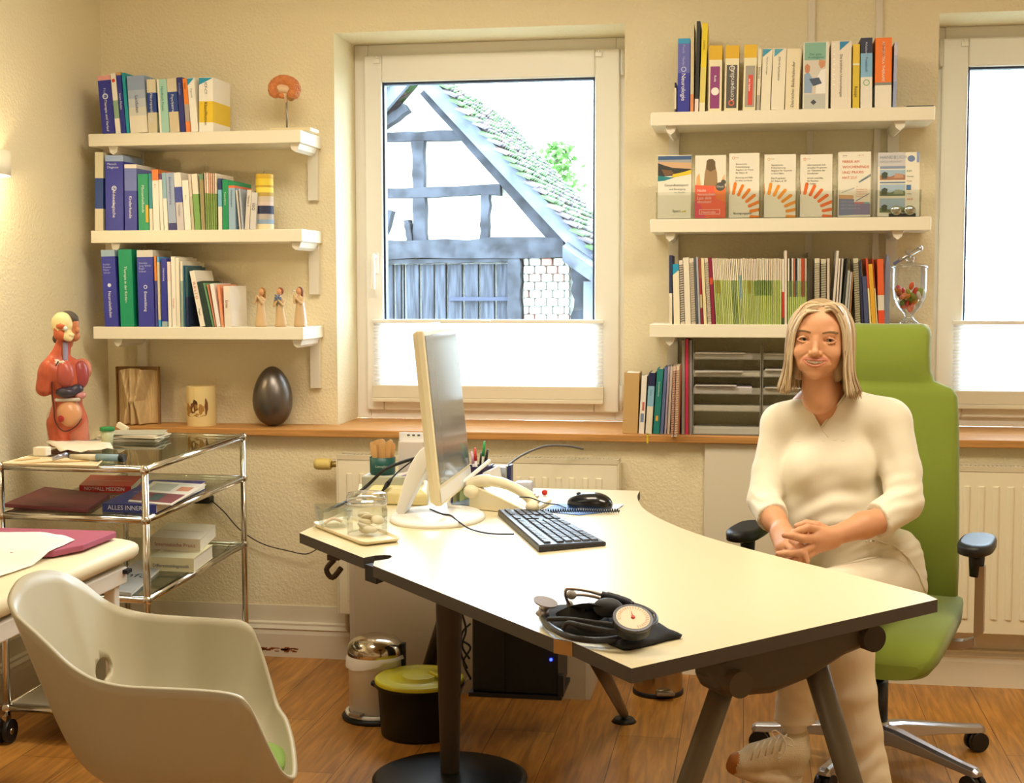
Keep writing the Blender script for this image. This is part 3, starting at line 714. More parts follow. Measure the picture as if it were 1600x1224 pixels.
row(z1, YS, g, [
 (160, 180, 119, -8, [(.08, 'e0a09a'), (1, '34389a')], 'blue book with pink head band at the left end of the upper left shelf', dict(text=[('Therapie und Verlauf', .42, .34, 'ffffff'), ('Fuchs', .22, .3, 'b8c4e8')], motif=disc('dfe6f5', .5, .64, .22, ring=.6))),
 (181, 189, 115, -8.5, [(.45, 'efe9df'), (.75, '8fae94'), (1, 'efe9df')], 'thin white book with red dot and green middle beside the blue one', dict(motif=disc('d84030', .5, .88, .34))),
 (190, 197, 113, -8.5, [(.05, 'c8a060'), (1, '2f3796')], 'narrow blue book between the white and the teal spine', dict(text=[('Innere Medizin', .35, .6, 'ffffff')])),
 (198, 203, 114, -8, [(1, '1f9aa8')], 'teal book with plain spine on the upper left shelf', {}),
 (204, 231, 119, -6, [(.25, '94a6c6'), (.4, 'a9b7cd'), (.55, 'c3cad2'), (.7, 'd6d6cc'), (1, 'ece4d0')], 'broad pale blue to cream book with handwriting on its spine', dict(text=[('Leitfaden', .35, .26, '5b6a8a')])),
 (232, 246, 124, -3, [(.25, 'dcd3b8'), (.62, '2c4690'), (1, 'd8cdb0')], 'cream book with navy label block, left of the mint spine', dict(text=[('Neuropsychologie', .27, .42, 'e8ecf5')])),
 (250, 265, 124, -5, [(1, 'a9d6c8')], 'mint green book between two cream books with navy labels', dict(text=[('Handbuch Praxis', .14, .36, '3d8a80')], motif=panel('efeadd', 0, .2, 0, 1))),
 (266, 281, 123, -6, [(.25, 'd8cbb0'), (.62, '2c4690'), (1, 'd8c8a8')], 'cream book with navy label block, right of the mint spine', dict(text=[('Psychiatrie', .30, .42, 'e8ecf5')])),
 (282, 290, 121, -6, [(1, '31357c')], 'slim dark navy book beside the orange one', dict(text=[('Grundlagen', .1, .5, 'aab4e0')])),
 (291, 298, 123, -6, [(.48, 'f08a38'), (.8, 'b0a49c'), (1, 'f08a48')], 'slim orange and grey book on the upper left shelf', dict(text=[('Klinik', .08, .6, '8a4a20')])),
 (299, 310, 122, -7, [(1, 'f4f0e6')], 'white book with blue corner triangle next to the slim orange one', dict(text=[('Diagnostik', .2, .3, '6a6a60')], motif=tri('2a9cc0'))),
 (311, 333, 121, -.5, [(.44, 'f4f0e6'), (.83, 'ecc838'), (1, 'f4f0e6')], 'thick white and yellow book ending the row on the upper left shelf', dict(text=[('ICF-CY', .1, .26, '3a3a3a'), ('Klassifikation', .46, .3, '3a3a2a')], motif=tri('2a9cc0'))),
])
# printing and tab on the right cover of the last book
g = 'books on the middle left shelf'
row(z2, YS, g, [
 (148, 161, 196+42, 0, [(.33, 'd8cfb0'), (.72, '2b4688'), (1, 'd8cfb0')], 'cream book with navy block at the far left of the middle shelf', {}),
 (165, 193, 243, -1, [(.08, '9fb4d8'), (1, '3a40a4')], 'largest blue textbook on the middle left shelf', dict(text=[('Mensch|Diagnose', .13, .17, 'd0d6f0'), ('Neurologische', .46, .25, 'f4f4ff'), ('     Syndrome', .42, .25, 'f4f4ff')], motif=disc('cfd6f0', .5, .56, .14, ring=.7))),
 (195, 214, 257, -1, [(.06, 'f0e8e0'), (.40, '6f7cc0'), (1, '3a40a4')], 'shorter blue textbook with pale blue head beside the largest one', dict(text=[('Kinderkunde', .48, .34, 'f4f4ff')])),
 (217, 233, 272, -2, [(1, '1c9a6a')], 'green book with yellow flowers on the middle left shelf', dict(text=[('Pflanzenheilkunde', .2, .36, 'd8f0e0')], motif=panel('d8b030', .72, 1, .14, .45))),
 (234, 239, 271, -2, [(.62, '2a9098'), (1, 'e8e0cc')], 'thin teal and cream book right of the green flower book', {}),
 (240, 250, 265, -4, [(.18, 'f08440'), (1, 'f0ebe0')], 'white book with orange head on the middle left shelf', dict(text=[('A 1', .24, .4, '907868')])),
 (251, 256, 272, -4, [(.1, '6a3a70'), (1, 'f0ebe0')], 'thin white book with purple head', {}),
 (257, 263, 270, -5, [(.45, '8fb8c8'), (1, 'f0ece2')], 'thin book with pale blue upper half', {}),
 (264, 276, 270, -5, [(.88, 'a3b3d0'), (1, '33367a')], 'greyish blue book with dark foot and lettered spine', dict(text=[('Entwicklungsstörung', .08, .42, '46589a')])),
 (277, 288, 270, -6, [(.25, 'f0ebe0'), (.52, '3545a0'), (1, 'cfc9cc')], 'white book with blue block on the middle left shelf', dict(text=[('Verhalten', .56, .4, '70688a')])),
 (289, 299, 282, -5, [(1, 'f4efe4')], 'short white book right of the one with a blue block', dict(text=[('Eltern', .3, .3, '80786a')])),
 (300, 304, 272, -6, [(.4, 'e0d0c0'), (1, 'c8c0a0')], 'thin beige booklet before the green journals', {}),
 (305, 314, 272, -6, [(.36, 'ece4d0'), (1, '7aa858')], 'broad cream and green journal volume', {}),
 (315, 321, 272, -4, [(.1, '6a9070'), (1, 'a09468')], 'brownish journal volume among green ones', {}),
])
for i in range(6):
    xa = 322+i*2.9
    book(z2, YS, xa, xa+2.5, 270+i*.2, -3+i*.4, [(.36, random.choice(['eee0cc', 'd8b8a0', 'e0a890'])), (1, random.choice(['8aa858', '7a9450', '96b068']))], '%s of six thin green spined journals on the middle left shelf, counted from the left' % ['first', 'second', 'third', 'fourth', 'fifth', 'sixth'][i], group='thin green journals on the middle left shelf', name='journal', cat='journal')
row(z2, YS, g, [
 (341, 347, 279, -1, [(.22, '2a4070'), (.55, '7ab8d8'), (1, 'ece6d6')], 'slim navy, light blue and white book on the middle left shelf', {}),
 (348, 357, 281, -1, [(1, '17945e')], 'narrow green book with white lettering on the middle left shelf', dict(text=[('Testverfahren', .25, .4, 'e8f8ec')])),
 (358, 368.5, 284, -1.5, [(.08, '17945e'), (.13, 'e87850'), (1, '9dbbd2')], 'light blue book with orange line under a green head', dict(text=[('Psychotherapie', .18, .4, '46627e')])),
 (374, 377, 297, -6, [(1, 'cfc8c0')], 'thin grey booklet leaning left, second from the striped candle group', {}),
 (378, 381, 296, -5, [(1, 'b4bcc8')], 'thin bluish grey booklet leaning left on the middle left shelf', {}),
 (382, 389, 297, 4, [(1, 'dcd4c8')], 'pale booklet with dark script leaning right', dict(text=[('Notizen 3', .15, .6, '4a403c')])),
 (390, 399, 301, 0, [(1, 'd8d4d0')], 'pale grey booklet standing beside the striped candle', dict(text=[('ESQ', .3, .7, '5a5650')])),
])
g = 'books on the lowest left shelf'
row(z3, YS, g, [
 (164, 185.5, 391, -6.5, [(.085, '9fb8cc'), (1, '3a40a4')], 'blue textbook at the left end of the lowest left shelf', dict(text=[('Kohler|Kramer|Meier|Schulz', .2, .19, 'aeb8e4'), ('Neuroleitfaden', .54, .3, 'f4f4ff')], motif=disc('dfe6f5', .5, .54, .13))),
 (189, 210, 390, -4.5, [(1, '14966a')], 'thick green book on therapies on the lowest left shelf', dict(text=[('Therapie in der Kinder-', .22, .27, 'eafaf0'), ('', .2, .2, 'ffffff')])),
 (217, 242, 391, -3.5, [(.09, 'd9d6cc'), (1, '3a40a4')], 'blue textbook with pale head right of the thick green one', dict(text=[('Steinfels|Jung WHO|Engel|Leitner', .18, .165, 'aeb8e4'), ('Entwicklung', .54, .25, 'f4f4ff')], motif=disc('cfd6f0', .5, .52, .12, ring=.6))),
 (243.5, 247, 400, -3, [(.35, 'e08838'), (1, '4a4a98')], 'thin orange and blue book behind the blue textbook', {}),
 (248, 251.5, 401, -3, [(.08, '6ab0e0'), (.9, 'd8ccb0'), (1, '4aa8e0')], 'thin beige booklet with light blue ends', {}),
 (253, 261.5, 404, -1.5, [(.92, '2f36a0'), (1, '9cb8c0')], 'slim blue book with vertical white lettering', dict(text=[('Untersuchung', .14, .42, 'e8ecff')])),
 (263.5, 268.5, 409, -2.5, [(.3, 'f0dcd4'), (1, 'f2ede2')], 'slim white book with pinkish head', {}),
 (269.5, 276, 401, -2.5, [(1, 'f2ede2')], 'white book with red lettering low on the spine', dict(text=[('Impfungen', .6, .55, 'd84a38')])),
 (276.5, 282, 403, -2.5, [(1, 'f0ead8')], 'white book next to the one with red lettering', {}),
 (283, 287, 408, -2, [(.3, 'e4decc'), (1, '9ab0a8')], 'thin grey green book', {}),
 (288, 290, 415, -2, [(1, '2a6a8c')], 'very thin teal blue book', {}),
 (291, 295, 417, -2, [(.5, '2e5a66'), (1, '1c2c50')], 'dark navy and teal book half hidden behind the leaning white one', {}),
 (313, 321, 424, -17, [(1, 'f0e8da')], 'white leaning book with red striped lettering', dict(text=[('H A L L O', .2, .8, 'd86a58'), ('Fragen', .68, .5, '303040')])),
 (322, 331, 441, -15, [(1, '1f3a34')], 'blackish green leaning book', {}),
 (332, 335, 443, -16, [(1, '6a9a70')], 'thin green leaning booklet', {}),
 (336, 338, 445, -13, [(1, 'd89070')], 'very thin salmon leaning booklet', {}),
 (339, 345, 444, -11, [(1, 'f2ece8')], 'thin white leaning booklet beside the salmon one', {}),
 (346, 350, 445, -7, [(1, 'f0a078')], 'narrow light orange booklet', {}),
 (351, 361, 447, -2, [(1, 'ece2d4')], 'short white booklet with brown script ending the lowest left row', dict(text=[('Ernst', .35, .6, '9a6a48')])),
])
# ---- right upper shelf
g = 'reference books on the upper right shelf'; ZR1 = 1.958; RS = YF+.006
row(ZR1, RS, g, [
 (1054, 1057, 129, 0, [(.18, '22264a'), (.9, 'e8e0cc'), (1, '2a2c50')], 'very thin dark booklet at the left end of the upper right shelf', {}),
 (1058, 1077, 60, 1.2, [(.07, '3a9ccc'), (.47, '6468b8'), (1, '3438a0')], 'blue neurology textbook on the upper right shelf', dict(text=[('Poeck · Hacke', .09, .3, 'b4bce6'), ('Neurologie', .48, .5, 'f6f6ff')], motif=disc('c4ccee', .5, .58, .22, ring=.7))),
 (1078.5, 1084, 37, 1, [(.8, 'd2c4a0'), (1, 'e0905a')], 'thin tall beige booklet with orange foot', {}),
 (1085, 1091, 33, 3.4, [(.86, '2e2e28'), (1, 'f0dcd4')], 'tall black folder, highest of the upper right shelf', {}),
 (1092, 1101, 36, 5, [(.5, 'ecd224'), (.9, 'e2d070'), (1, 'ece4c4')], 'tall yellow book, beside the black folder', dict(text=[('Fachinfo', .2, .5, '7a6a20')])),
 (1106, 1127, 71, 2, [(.22, 'e4b628'), (1, 'efe6c0')], 'yellow and cream reference book with purple label', dict(motif=panel('93407c', .12, .84, .04, .68, disc('f4f0ea', .5, .30, .3)), text=[('Rote', .46, .25, 'ffffff')])),
 (1131, 1153, 71, 2.5, [(.2, 'e4b628'), (1, 'efe6c0')], 'yellow and cream reference book with dark grey label', dict(motif=panel('5c5852', .12, .88, .04, .7, disc('e8e4dc', .5, .65, .2, disc('e06a50', .5, .12, .22, None, .6), .75)), text=[('compendium', .84, .48, 'e8e4dc')], up=True)),
 (1160, 1180, 70, 3, [(.2, 'e8bc2c'), (1, 'efe6c0')], 'yellow and cream reference book with red banner on grey', dict(motif=panel('a8a296', .15, .9, .05, .68, panel('e05040', .38, .75, .08, .54)), text=[('mit Update', .52, .22, 'ffffff')])),
 (1181.5, 1187, 77, 3, [(.75, 'ece4c8'), (1, 'b8b0a0')], 'thin cream book lettered in black right of the yellow trio', dict(text=[('E Form (3)', .3, .8, '30302c')])),
 (1188, 1203, 76, 4, [(1, 'f0e8d0')], 'cream book with blue corner triangle, left one of a pair', dict(text=[('Psychische Störungen', .14, .22, '5a564c')], motif=tri('3f9cc0'))),
 (1204, 1225, 76, 4, [(1, 'f0e8d0')], 'cream book with blue corner triangle, right one of a pair', dict(text=[('ICD-10 Taschenführer', .14, .2, '5a564c')], motif=tri('58a8c0', .1, .8))),
 (1226, 1248, 76, 2, [(1, 'efe2c0')], 'cream hardcover with upward lettering before the gap', dict(text=[('Deutscher Bäderkalender', .96, .32, '7a7464')], up=True)),
])
def docfig(c, cols, ox, wd, h):
    def q(colr, pts, lift=-.0006):
        if colr not in cols: cols.append(colr)
        c.add([(ox+wd*a, lift, h*b) for a, b in pts], [tuple(range(len(pts)))], cols.index(colr))
    q('d8d0c4', [(.05, .22), (.88, .22), (.88, .73), (.05, .73)], -.0003)
    q('8fa8c8', [(.05, .24), (.35, .24), (.38, .45), (.22, .55), (.05, .52)])
    q('f4f0ea', [(.5, .23), (.88, .23), (.88, .6), (.7, .58), (.52, .45)], -.0005)
    q('c88860', [(.08, .56), (.14, .53), (.26, .56), (.27, .64), (.16, .68), (.07, .64)])
    q('d09468', [(.6, .66), (.7, .6), (.84, .63), (.88, .72), (.62, .73)])
    q('4a5870', [(.24, .45), (.62, .47), (.74, .38), (.4, .34)], -.0009)
    q('4a5058', [(.42, .06), (.54, .1), (.42, .145), (.3, .1)])
def binder(xa, xb, ypx, lab):
    x0 = P(xa, 172, Y=RS).x; x1 = P(xb, 172, Y=RS).x; z = P(xa, ypx, Y=RS).z; t = thing('document_box', ((x0+x1)/2, RS+.1, ZR1), lab, 'box', None)
    cols = ['e8e2d0']; c = MB(Matrix.Translation((x0, RS, ZR1))); h = z-ZR1; wd = x1-x0
    c.box((0, 0, 0), (wd, .16, h)); cols.append('86b8a4'); c.add([(wd*.05, -.0004, h*.73), (wd*.88, -.0004, h*.73), (wd*.88, -.0004, h*.99), (wd*.05, -.0004, h*.99)], [(0, 1, 2, 3)], 1)
    cols.append('3a6a5c'); c.text('Der gute', (wd*.25, -.0008, h*.80), (1, 0, 0), (0, 0, 1), wd*.13, 2); c.text('Arztbegleiter', (wd*.18, -.0008, h*.755), (1, 0, 0), (0, 0, 1), wd*.12, 2)
    cols.append('c4c6be'); c.add([(wd*.05, -.0003, 0), (wd*.88, -.0003, 0), (wd*.88, -.0003, h*.22), (wd*.05, -.0003, h*.22)], [(0, 1, 2, 3)], 3)
    docfig(c, cols, 0, wd, h)
    c.build('slipcase', [bookmat(q) for q in cols], t)
binder(1254, 1294, 66, 'green headed document box with picture of two people in talk')
def dots(c, cols, ox, wd, h):
    cols.append('fffdf0'); mi = len(cols)-1
    for i in range(9): c.box((ox+wd*.1, -.001, h*(.95-i*.075)), (ox+wd*.2, -.0004, h*(.965-i*.075)), mi)
    tri('2a8cc0', .42, .92)(c, cols, ox, wd, h)
row(ZR1, RS, g, [
 (1298, 1330, 64, 1, [(1, 'ece2d0')], 'broad white book with blue triangle right of the document box', dict(text=[('Die ärztlichen Untersuchungen', .2, .17, '5a5650')], motif=dots)),
 (1332, 1343, 69, 1, [(.3, 'e8c43c'), (.33, 'e8e4c0'), (1, 'dcc030')], 'narrow yellow book on the right part of the upper right shelf', dict(text=[('Rezept', .66, .6, '5a5020')])),
 (1344.5, 1363, 59, .6, [(.22, '2a2c48'), (.56, '86b8dc'), (1, 'ece6da')], 'navy, light blue and white banded book', dict(text=[('Arbeitsmedizin', .06, .28, 'c8cce0'), ('Praxisbuch', .28, .3, '2f5a8a')], motif=disc('8fbf90', .5, .36, .28, None, .75))),
 (1367, 1393, 59, 1, [(.64, 'f57c14'), (.68, '8a8a84'), (1, 'f0e8d8')], 'orange topped book on antibiotic therapy at the right', dict(text=[('ANTIBIOTIKA THERAPIE', .05, .232, 'fff0e0'), ('Handbuch', .08, .2, 'a04810')])),
 (1394.5, 1400, 66, 3, [(.2, 'c8c4d4'), (.6, 'aab0cc'), (1, '98a4cc')], 'pale blue slim volume behind the orange antibiotic book', {}),
])
MB().box((P(1418, 170, Y=RS).x, RS+.02, ZR1), (P(1460, 170, Y=RS).x, RS+.18, ZR1+.006)).build('writing_pad', mat('2e3a44', .6), label='thin dark pad lying flat at the right end of the upper right shelf', cat='pad')
# ---- right lower shelf: journals and ring bound books
ZR3 = 1.2405; g = 'ring bound books and journals on the lowest right shelf'
def spiral(xa, xb, ypx, lean, label, c='e6dcc4', wire='3a3430', z=None, gp='spiral bound books on the lowest right shelf'):
    z = ZR3 if z is None else z
    t = book(z, RS, xa, xb, ypx, lean, [(1, c)], label, name='spiral_notebook', group=gp, depth=.16, cat='notebook')
    me = t.children[0].data; xs = [v.co.x for v in me.vertices]; zs = [v.co.z for v in me.vertices]
    x0, x1, h = min(xs), max(xs), max(zs); b = MB(W(t)); n = int(h/.0085)
    for i in range(n):
        zz = .01+i*(h-.02)/n; b.tube([(x0-.0005, .006, zz), (x0+.001, -.004, zz), ((x0+x1)/2, -.007, zz+.001), (x1-.001, -.004, zz+.002), (x1+.0005, .006, zz+.002)], .0012, 5)
    b.build('wire_spiral', mat(wire, .5, .3), t)
row(ZR3, RS, g, [
 (1045.5, 1050.5, 399, 0, [(.55, '353c5e'), (.6, 'e8e2d4'), (1, 'e4dcc8')], 'navy topped slim book at the left end of the lowest right shelf', {}),
 (1053, 1063, 413, -3, [(.1, '2a9cc4'), (1, 'f0e6c8')], 'cream book with blue head second on the lowest right shelf', dict(motif=tri('2a9cc4', 0, 1, .82, .9))),
])
spiral(1064, 1070, 407, -5, 'black ringed notebook spine third on the lowest right shelf', 'e8dccc', '1c1818')
row(ZR3, RS, g, [(1070.5, 1080, 403, -7, [(1, 'ece2cc')], 'cream brochure between two ring bound notebooks', {})])
spiral(1080.5, 1087.5, 404, -9, 'wire bound notebook with silver rings beside the cream brochure', 'd8ccb4', 'a49a8c')
row(ZR3, RS, g, [
 (1088, 1091, 404, -11, [(1, '5c6070')], 'dark grey leaning folder edge', {}),
 (1091.5, 1095, 402, -9.5, [(1, 'aeb0b4')], 'light grey leaning folder edge', {}),
 (1095.5, 1099, 404, -8, [(.3, '9a5040'), (.55, 'a02c34'), (.75, 'c8b890'), (1, '8c2434')], 'thin dark red and beige leaning journal', {}),
 (1100, 1105, 404, -11, [(1, 'e8d8a8')], 'thin pale yellow leaning journal', {}),
])
spiral(1106, 1112, 404, -11, 'wire bound booklet left of the dark red one', 'dccfba', 'b0a494')
row(ZR3, RS, g, [(1112.5, 1118, 404, -15, [(.3, '8c2040'), (.4, 'd85030'), (1, '8c2040')], 'dark red spiral folder leaning against the green journals', {})])
random.seed(11)
x = 1119; i = 0
while x < 1219:
    wd = random.choice([2.3, 2.6, 2.9, 3.2]); f = (x-1119)/100; lean = -8.5*(1-f)+.5
    body = random.choice(['b4c46a', 'a8bc60', 'c0cc80', 'bcc878', 'aeb874']); top = random.choice(['ece2c8', 'e6d8bc', 'efe6d0', 'e8d8c4'])
    if 1122 < x < 1128 or 1170 < x < 1175: bands = [(.33, top), (.53, 'a09a3c'), (1, body)]
    elif 1145 < x < 1153: bands = [(.33, top), (1, '8a9c60')]
    elif 1155 < x < 1161: bands = [(.25, top), (.6, '93b4b4'), (1, 'b0bc88')]
    elif 1180 < x < 1205: bands = [(.33, top), (.56, '7c9450'), (1, body)]
    else: bands = [(.33, top), (1, body)]
    book(ZR3, RS, x, x+wd-.25, 404+random.uniform(-.6, .8), lean, bands, 'thin journal with cream upper and green lower spine in the long row behind the woman', group='green journals in the long row', name='journal', cat='journal', depth=.19)
    x += wd
book(ZR3, RS, 1222, 1225.5, 405, -3, [(.5, 'e8e0d0'), (.9, 'c83828'), (1, '4a5a30')], 'bright red slim journal standing in the green row', name='journal', group=g, cat='journal')
book(ZR3, RS, 1225.8, 1230, 392, -3, [(1, 'e2d4c4')], 'tall beige divider card in the journal row', name='journal', group=g, cat='journal')
for j, (xa, c0, lb) in enumerate([(1231, 'e6dcc4', 0), (1234, '2c2a2a', 1), (1237, 'e0d8c8', 0), (1240, 'b86a50', 2), (1243, '24242a', 1), (1246, 'c8d0d0', 0), (1249, 'd8c8b0', 0), (1252, 'c85834', 2), (1255, 'b84c30', 2), (1258, 'cfc4a8', 0)]):
    book(ZR3, RS, xa, xa+2.7, 404, 0, [(.34, c0), (.58, ['9aac64', '5c6c58', '8a5a38'][lb]), (1, 'b0c468')], ['pale headed', 'black headed', 'rusty red headed'][lb]+' green journal, %s from the left in the group before the clear divider' % ['first', 'second', 'third', 'fourth', 'fifth', 'sixth', 'seventh', 'eighth', 'ninth', 'tenth'][j], group='mixed green journals left of the clear divider', name='journal', cat='journal')
a = P(1262, 395, Y=RS)
MB().box((a.x-.002, RS-.004, ZR3), (a.x+.001, YU-.01, a.z)).box((a.x-.055, YU-.03, ZR3), (a.x-.002, YU-.027, a.z+.004)).build('acrylic_divider', glass('e8e8e0', .2, .05, edge=.7), label='clear acrylic divider standing right of the mixed journals', cat='divider')
spiral(1273, 1281, 404, 0, 'thick wire bound book just above the hair', 'd8ccb4', '9a9082'); spiral(1283, 1291, 405, 0, 'second wire bound book above the hair', 'd0c8b0', '6c685c')
row(ZR3, RS, g, [
 (1292, 1296, 404, .5, [(1, 'd8c8b8')], 'slim beige file beside the wire bound books', {}),
 (1298, 1302, 392, 9, [(1, 'd8d0c4')], 'grey plastic sleeve curling over at the top', {}),
 (1304, 1307, 404, 6, [(1, 'e8d8c8')], 'thin white file leaning right', {}),
 (1308, 1311, 404, 7, [(1, 'c8c4bc')], 'thin light grey file leaning right', {}),
 (1312, 1315, 404, 11, [(1, '3a3c38')], 'thin blackish file leaning right', {}),
 (1317, 1321, 423, 5, [(1, 'b0b0a8')], 'low grey file leaning right', {}),
 (1322, 1325, 425, 5, [(1, 'b8b4b0')], 'low pale grey file leaning right', {}),
 (1326, 1328, 425, 3, [(1, 'b07848')], 'thin brown file leaning right', {}),
])
spiral(1337, 1345, 404, -5, 'wire bound pale book right of the hair', 'c8c0a0', '5a564c')
row(ZR3, RS, g, [
 (1346, 1350, 407, -6, [(1, '2c304c')], 'thin navy file beside the pale wire bound book', {}),
 (1351, 1358, 432, -5, [(1, '4a5278')], 'short slate blue book left of the yellow one', {}),
 (1359, 1362, 404, -8, [(.45, 'd85030'), (1, 'e8d8a0')], 'thin red topped booklet before the yellow book', {}),
 (1362.5, 1369.5, 413, -7, [(1, 'e0a830')], 'yellow book near the glass jar', {}),
 (1370, 1371.5, 404, -7, [(.45, 'b04828'), (1, 'ece0b0')], 'very thin rust and cream booklet beside the yellow book', {}),
 (1372.5, 1382.5, 405, -2, [(.55, 'e06030'), (.78, 'dcd4c4'), (1, 'e0502c')], 'orange red book with grey band next to the jar', {}),
])
# plastic bag behind the jar side
b = MB(); a0 = P(1386, 500, Y=RS+.02); a1 = P(1380, 395, Y=RS+.02)
b.rings([[Vector((a0.x+u+.0, RS+.02+v, z)) for u, v in ((-.008, 0), (.008, .003), (.01, .12), (-.008, .12))] for z in (ZR3, ZR3+.1, ZR3+.19)]+[[Vector((a0.x+u*.3, RS+.03+v*.3, ZR3+.235)) for u, v in ((-.008, 0), (.008, .003), (.01, .12), (-.008, .12))]], 0, True, False)
b.build('plastic_bag', mat('8c9cc0', .25, alpha=.55), label='bluish clear plastic bag between orange book and jar', cat='bag')
# ---- books on the sill, right of the window
YB_ = YW-.02; g = 'books standing on the sill beside the letter trays'
row(ZS, YB_, g, [
 (972, 996, 583, 3, [(1, 'c8a46c')], 'thick plain tan book at the left end of the sill row', dict(depth=.13)),
 (997.5, 1006, 588, 5, [(1, 'ece4d8')], 'white book with blue red figure leaning on the sill', dict(depth=.13, motif=panel('7888a8', .2, .8, .2, .35, panel('c86a60', .4, .8, .4, .55)))),
 (1008, 1018, 583, 6, [(.22, '232650'), (.55, '8ab8d0'), (1, 'e4dcc8')], 'navy, light blue and cream book leaning on the sill', dict(depth=.13, text=[('Praxis', .28, .4, '2f5a8a')])),
 (1020, 1030, 577, 6.5, [(1, '1f7f78')], 'teal book with yellow square leaning on the sill', dict(depth=.13, text=[('Kinderheilkunde', .2, .36, 'd8ece0')], motif=panel('e0a838', .25, .65, .2, .28))),
 (1031, 1036, 574, 7, [(1, '6272a0')], 'slim slate blue book right of the teal one on the sill', dict(depth=.13)),
 (1037.5, 1041, 573, 6, [(1, 'b0a4b8')], 'thin lilac grey booklet on the sill', dict(depth=.13)),
 (1042, 1046, 573, 5, [(1, 'd0c4b4')], 'thin beige booklet with dark script on the sill', dict(depth=.13)),
])
spiral(1047.5, 1052, 573, 4, 'brown ringed booklet on the sill', 'd8b8a4', '9a5040', ZS, None); spiral(1053, 1058, 572, 3.5, 'cream booklet with reddish rings on the sill', 'e0d0b4', 'b86a50', ZS, None)
row(ZS, YB_, g, [
 (1059, 1062, 570, 3, [(1, 'b05840')], 'thin rust red booklet on the sill', dict(depth=.13)),
 (1065, 1070, 532, 0, [(1, 'a49c90')], 'tall greyish file folder left of the pink one', dict(depth=.13)),
 (1070.6, 1075.5, 530, 0, [(1, 'dc3c64')], 'tall bright pink folder on the sill', dict(depth=.13)),
 (1076, 1078, 532, 0, [(1, 'a86a50')], 'thin brown folder beside the pink one', dict(depth=.13)),
 (1078.6, 1081, 532, 0, [(1, 'b4b8c4')], 'thin blue grey folder before the letter trays', dict(depth=.13)),
])
r_ = MB(); a = P(1012, 672, Y=YB_-.02)
r_.rings([[Vector((a.x+dx, y, z)) for dx in (-.003, .003)]+[Vector((a.x+dx, y-.0008, z)) for dx in (.003, -.003)] for y, z in ((YB_, ZS+.001), (YW-.047, ZS+.001), (YW-.048, ZS-.03))], 0, True, False)
r_.build('ribbon_bookmark', mat('d8c030', .6), label='yellow ribbon bookmark hanging over the sill edge', cat='bookmark')
# ---------------------------------------------------------------- things on the left shelves and the sill
def onshelf(px, py, z, back=.09): return P(px, py, Z=z) if False else P(px, py, Y=YF+back)
# anatomical brain section on a rod
c = P(445, 140, Y=YF+.10); t = thing('brain_model', (c.x, c.y, z1), 'orange brown anatomical brain half on a thin rod, on the topmost left shelf', 'anatomical model')
bs = MB(); bs.box((c.x-.045, c.y-.05, z1), (c.x+.11, c.y+.05, z1+.014)); bs.build('base_plate', mat('ecdcb4', .4), t, bevel=.003)
MB().cyl((c.x+.006, c.y, z1+.012), (c.x+.006, c.y, c.z-.03), .0035, n=10).build('rod', mat('9a9488', .35, .8), t)
cx, cy, cz = c.x, c.y, c.z
pr = []
for i in range(15):
    a = PI*1.12-i*(PI*1.30)/14; r_ = .034
    pr.append(('cap', (cx+math.cos(a)*r_*1.18-.001, cy-.012, cz+math.sin(a)*r_*.95+.001), (cx+math.cos(a)*r_*1.15-.001, cy+.012, cz+math.sin(a)*r_*.95+.001), .0165, .0165, .004, 0))
pr += [('ell', (cx-.012, cy, cz-.022), (.014, .014, .010), None, .004, 0), ('cap', (cx-.012, cy-.010, cz+.002), (cx+.016, cy-.010, cz-.002), .013, .012, .008, 1), ('cap', (cx+.002, cy, cz-.004), (cx+.004, cy, cz-.044), .0085, .006, .004, 1)]
def gyri(X, F):
    n = np.sin(X[..., 0]*620+2.5*np.sin(X[..., 2]*420+X[..., 1]*200))*np.sin(X[..., 2]*560+2.5*np.sin(X[..., 0]*380+X[..., 1]*300))
    return F+.0034*n*np.clip((((X[..., 0]-cx)**2+(X[..., 2]-cz)**2)**.5-.016)/.01, 0, 1)
b = MB(); blob(b, pr, .0016, extra=gyri); b.build('brain_half', [mat('d88a52', .45), mat('e2c09a', .45)], t)
b = MB(); blob(b, [('ell', (cx+.023, cy, cz-.026), (.016, .015, .016), None, .0, 0)], .002, extra=lambda X, F: F+.0008*np.sin(X[..., 2]*1500)); b.build('cerebellum', mat('a8763f', .5), t)
# striped candle
def candle(px0, px1, ptop, pbot_z, z, yy, label, stripes, grp=None, wick=True, motif=None):
    a = P(px0, 300, Y=yy); b = P(px1, 300, Y=yy)
    tp = P((px0+px1)/2, ptop, Y=yy).z; r_ = (P(px1, ptop, Y=yy).x-P(px0, ptop, Y=yy).x)/2; x = P((px0+px1)/2, (ptop+pbot_z)/2, Y=yy).x
    t = thing('candle', (x, yy, z), label, 'candle', grp); h = tp-z; m_ = MB(); cols = []; prev = 0; n = 32
    for fr, colr in stripes:
        if colr not in cols: cols.append(colr)
        m_.lathe([(r_, z+h*(1-prev)), (r_, z+h*(1-fr))], (x, yy, 0), n, cols.index(colr)); prev = fr
    m_.lathe([(.0001, z+h-.004), (r_*.6, z+h-.003), (r_*.93, z+h+.001), (r_, z+h)], (x, yy, 0), n, 0)
    m_.f = [tuple(reversed(f)) for f in m_.f]
    if motif: motif(m_, cols, x, yy, z, r_, h)
    m_.build('wax_body', [mat(q, .5, sss=.1) for q in cols], t)
    if wick: MB().tube([(x-.002, yy, z+h-.004), (x-.003, yy, z+h+.006), (x, yy, z+h+.012)], .0009, 6).build('wick', mat('6a5a40', .9), t)
    return t
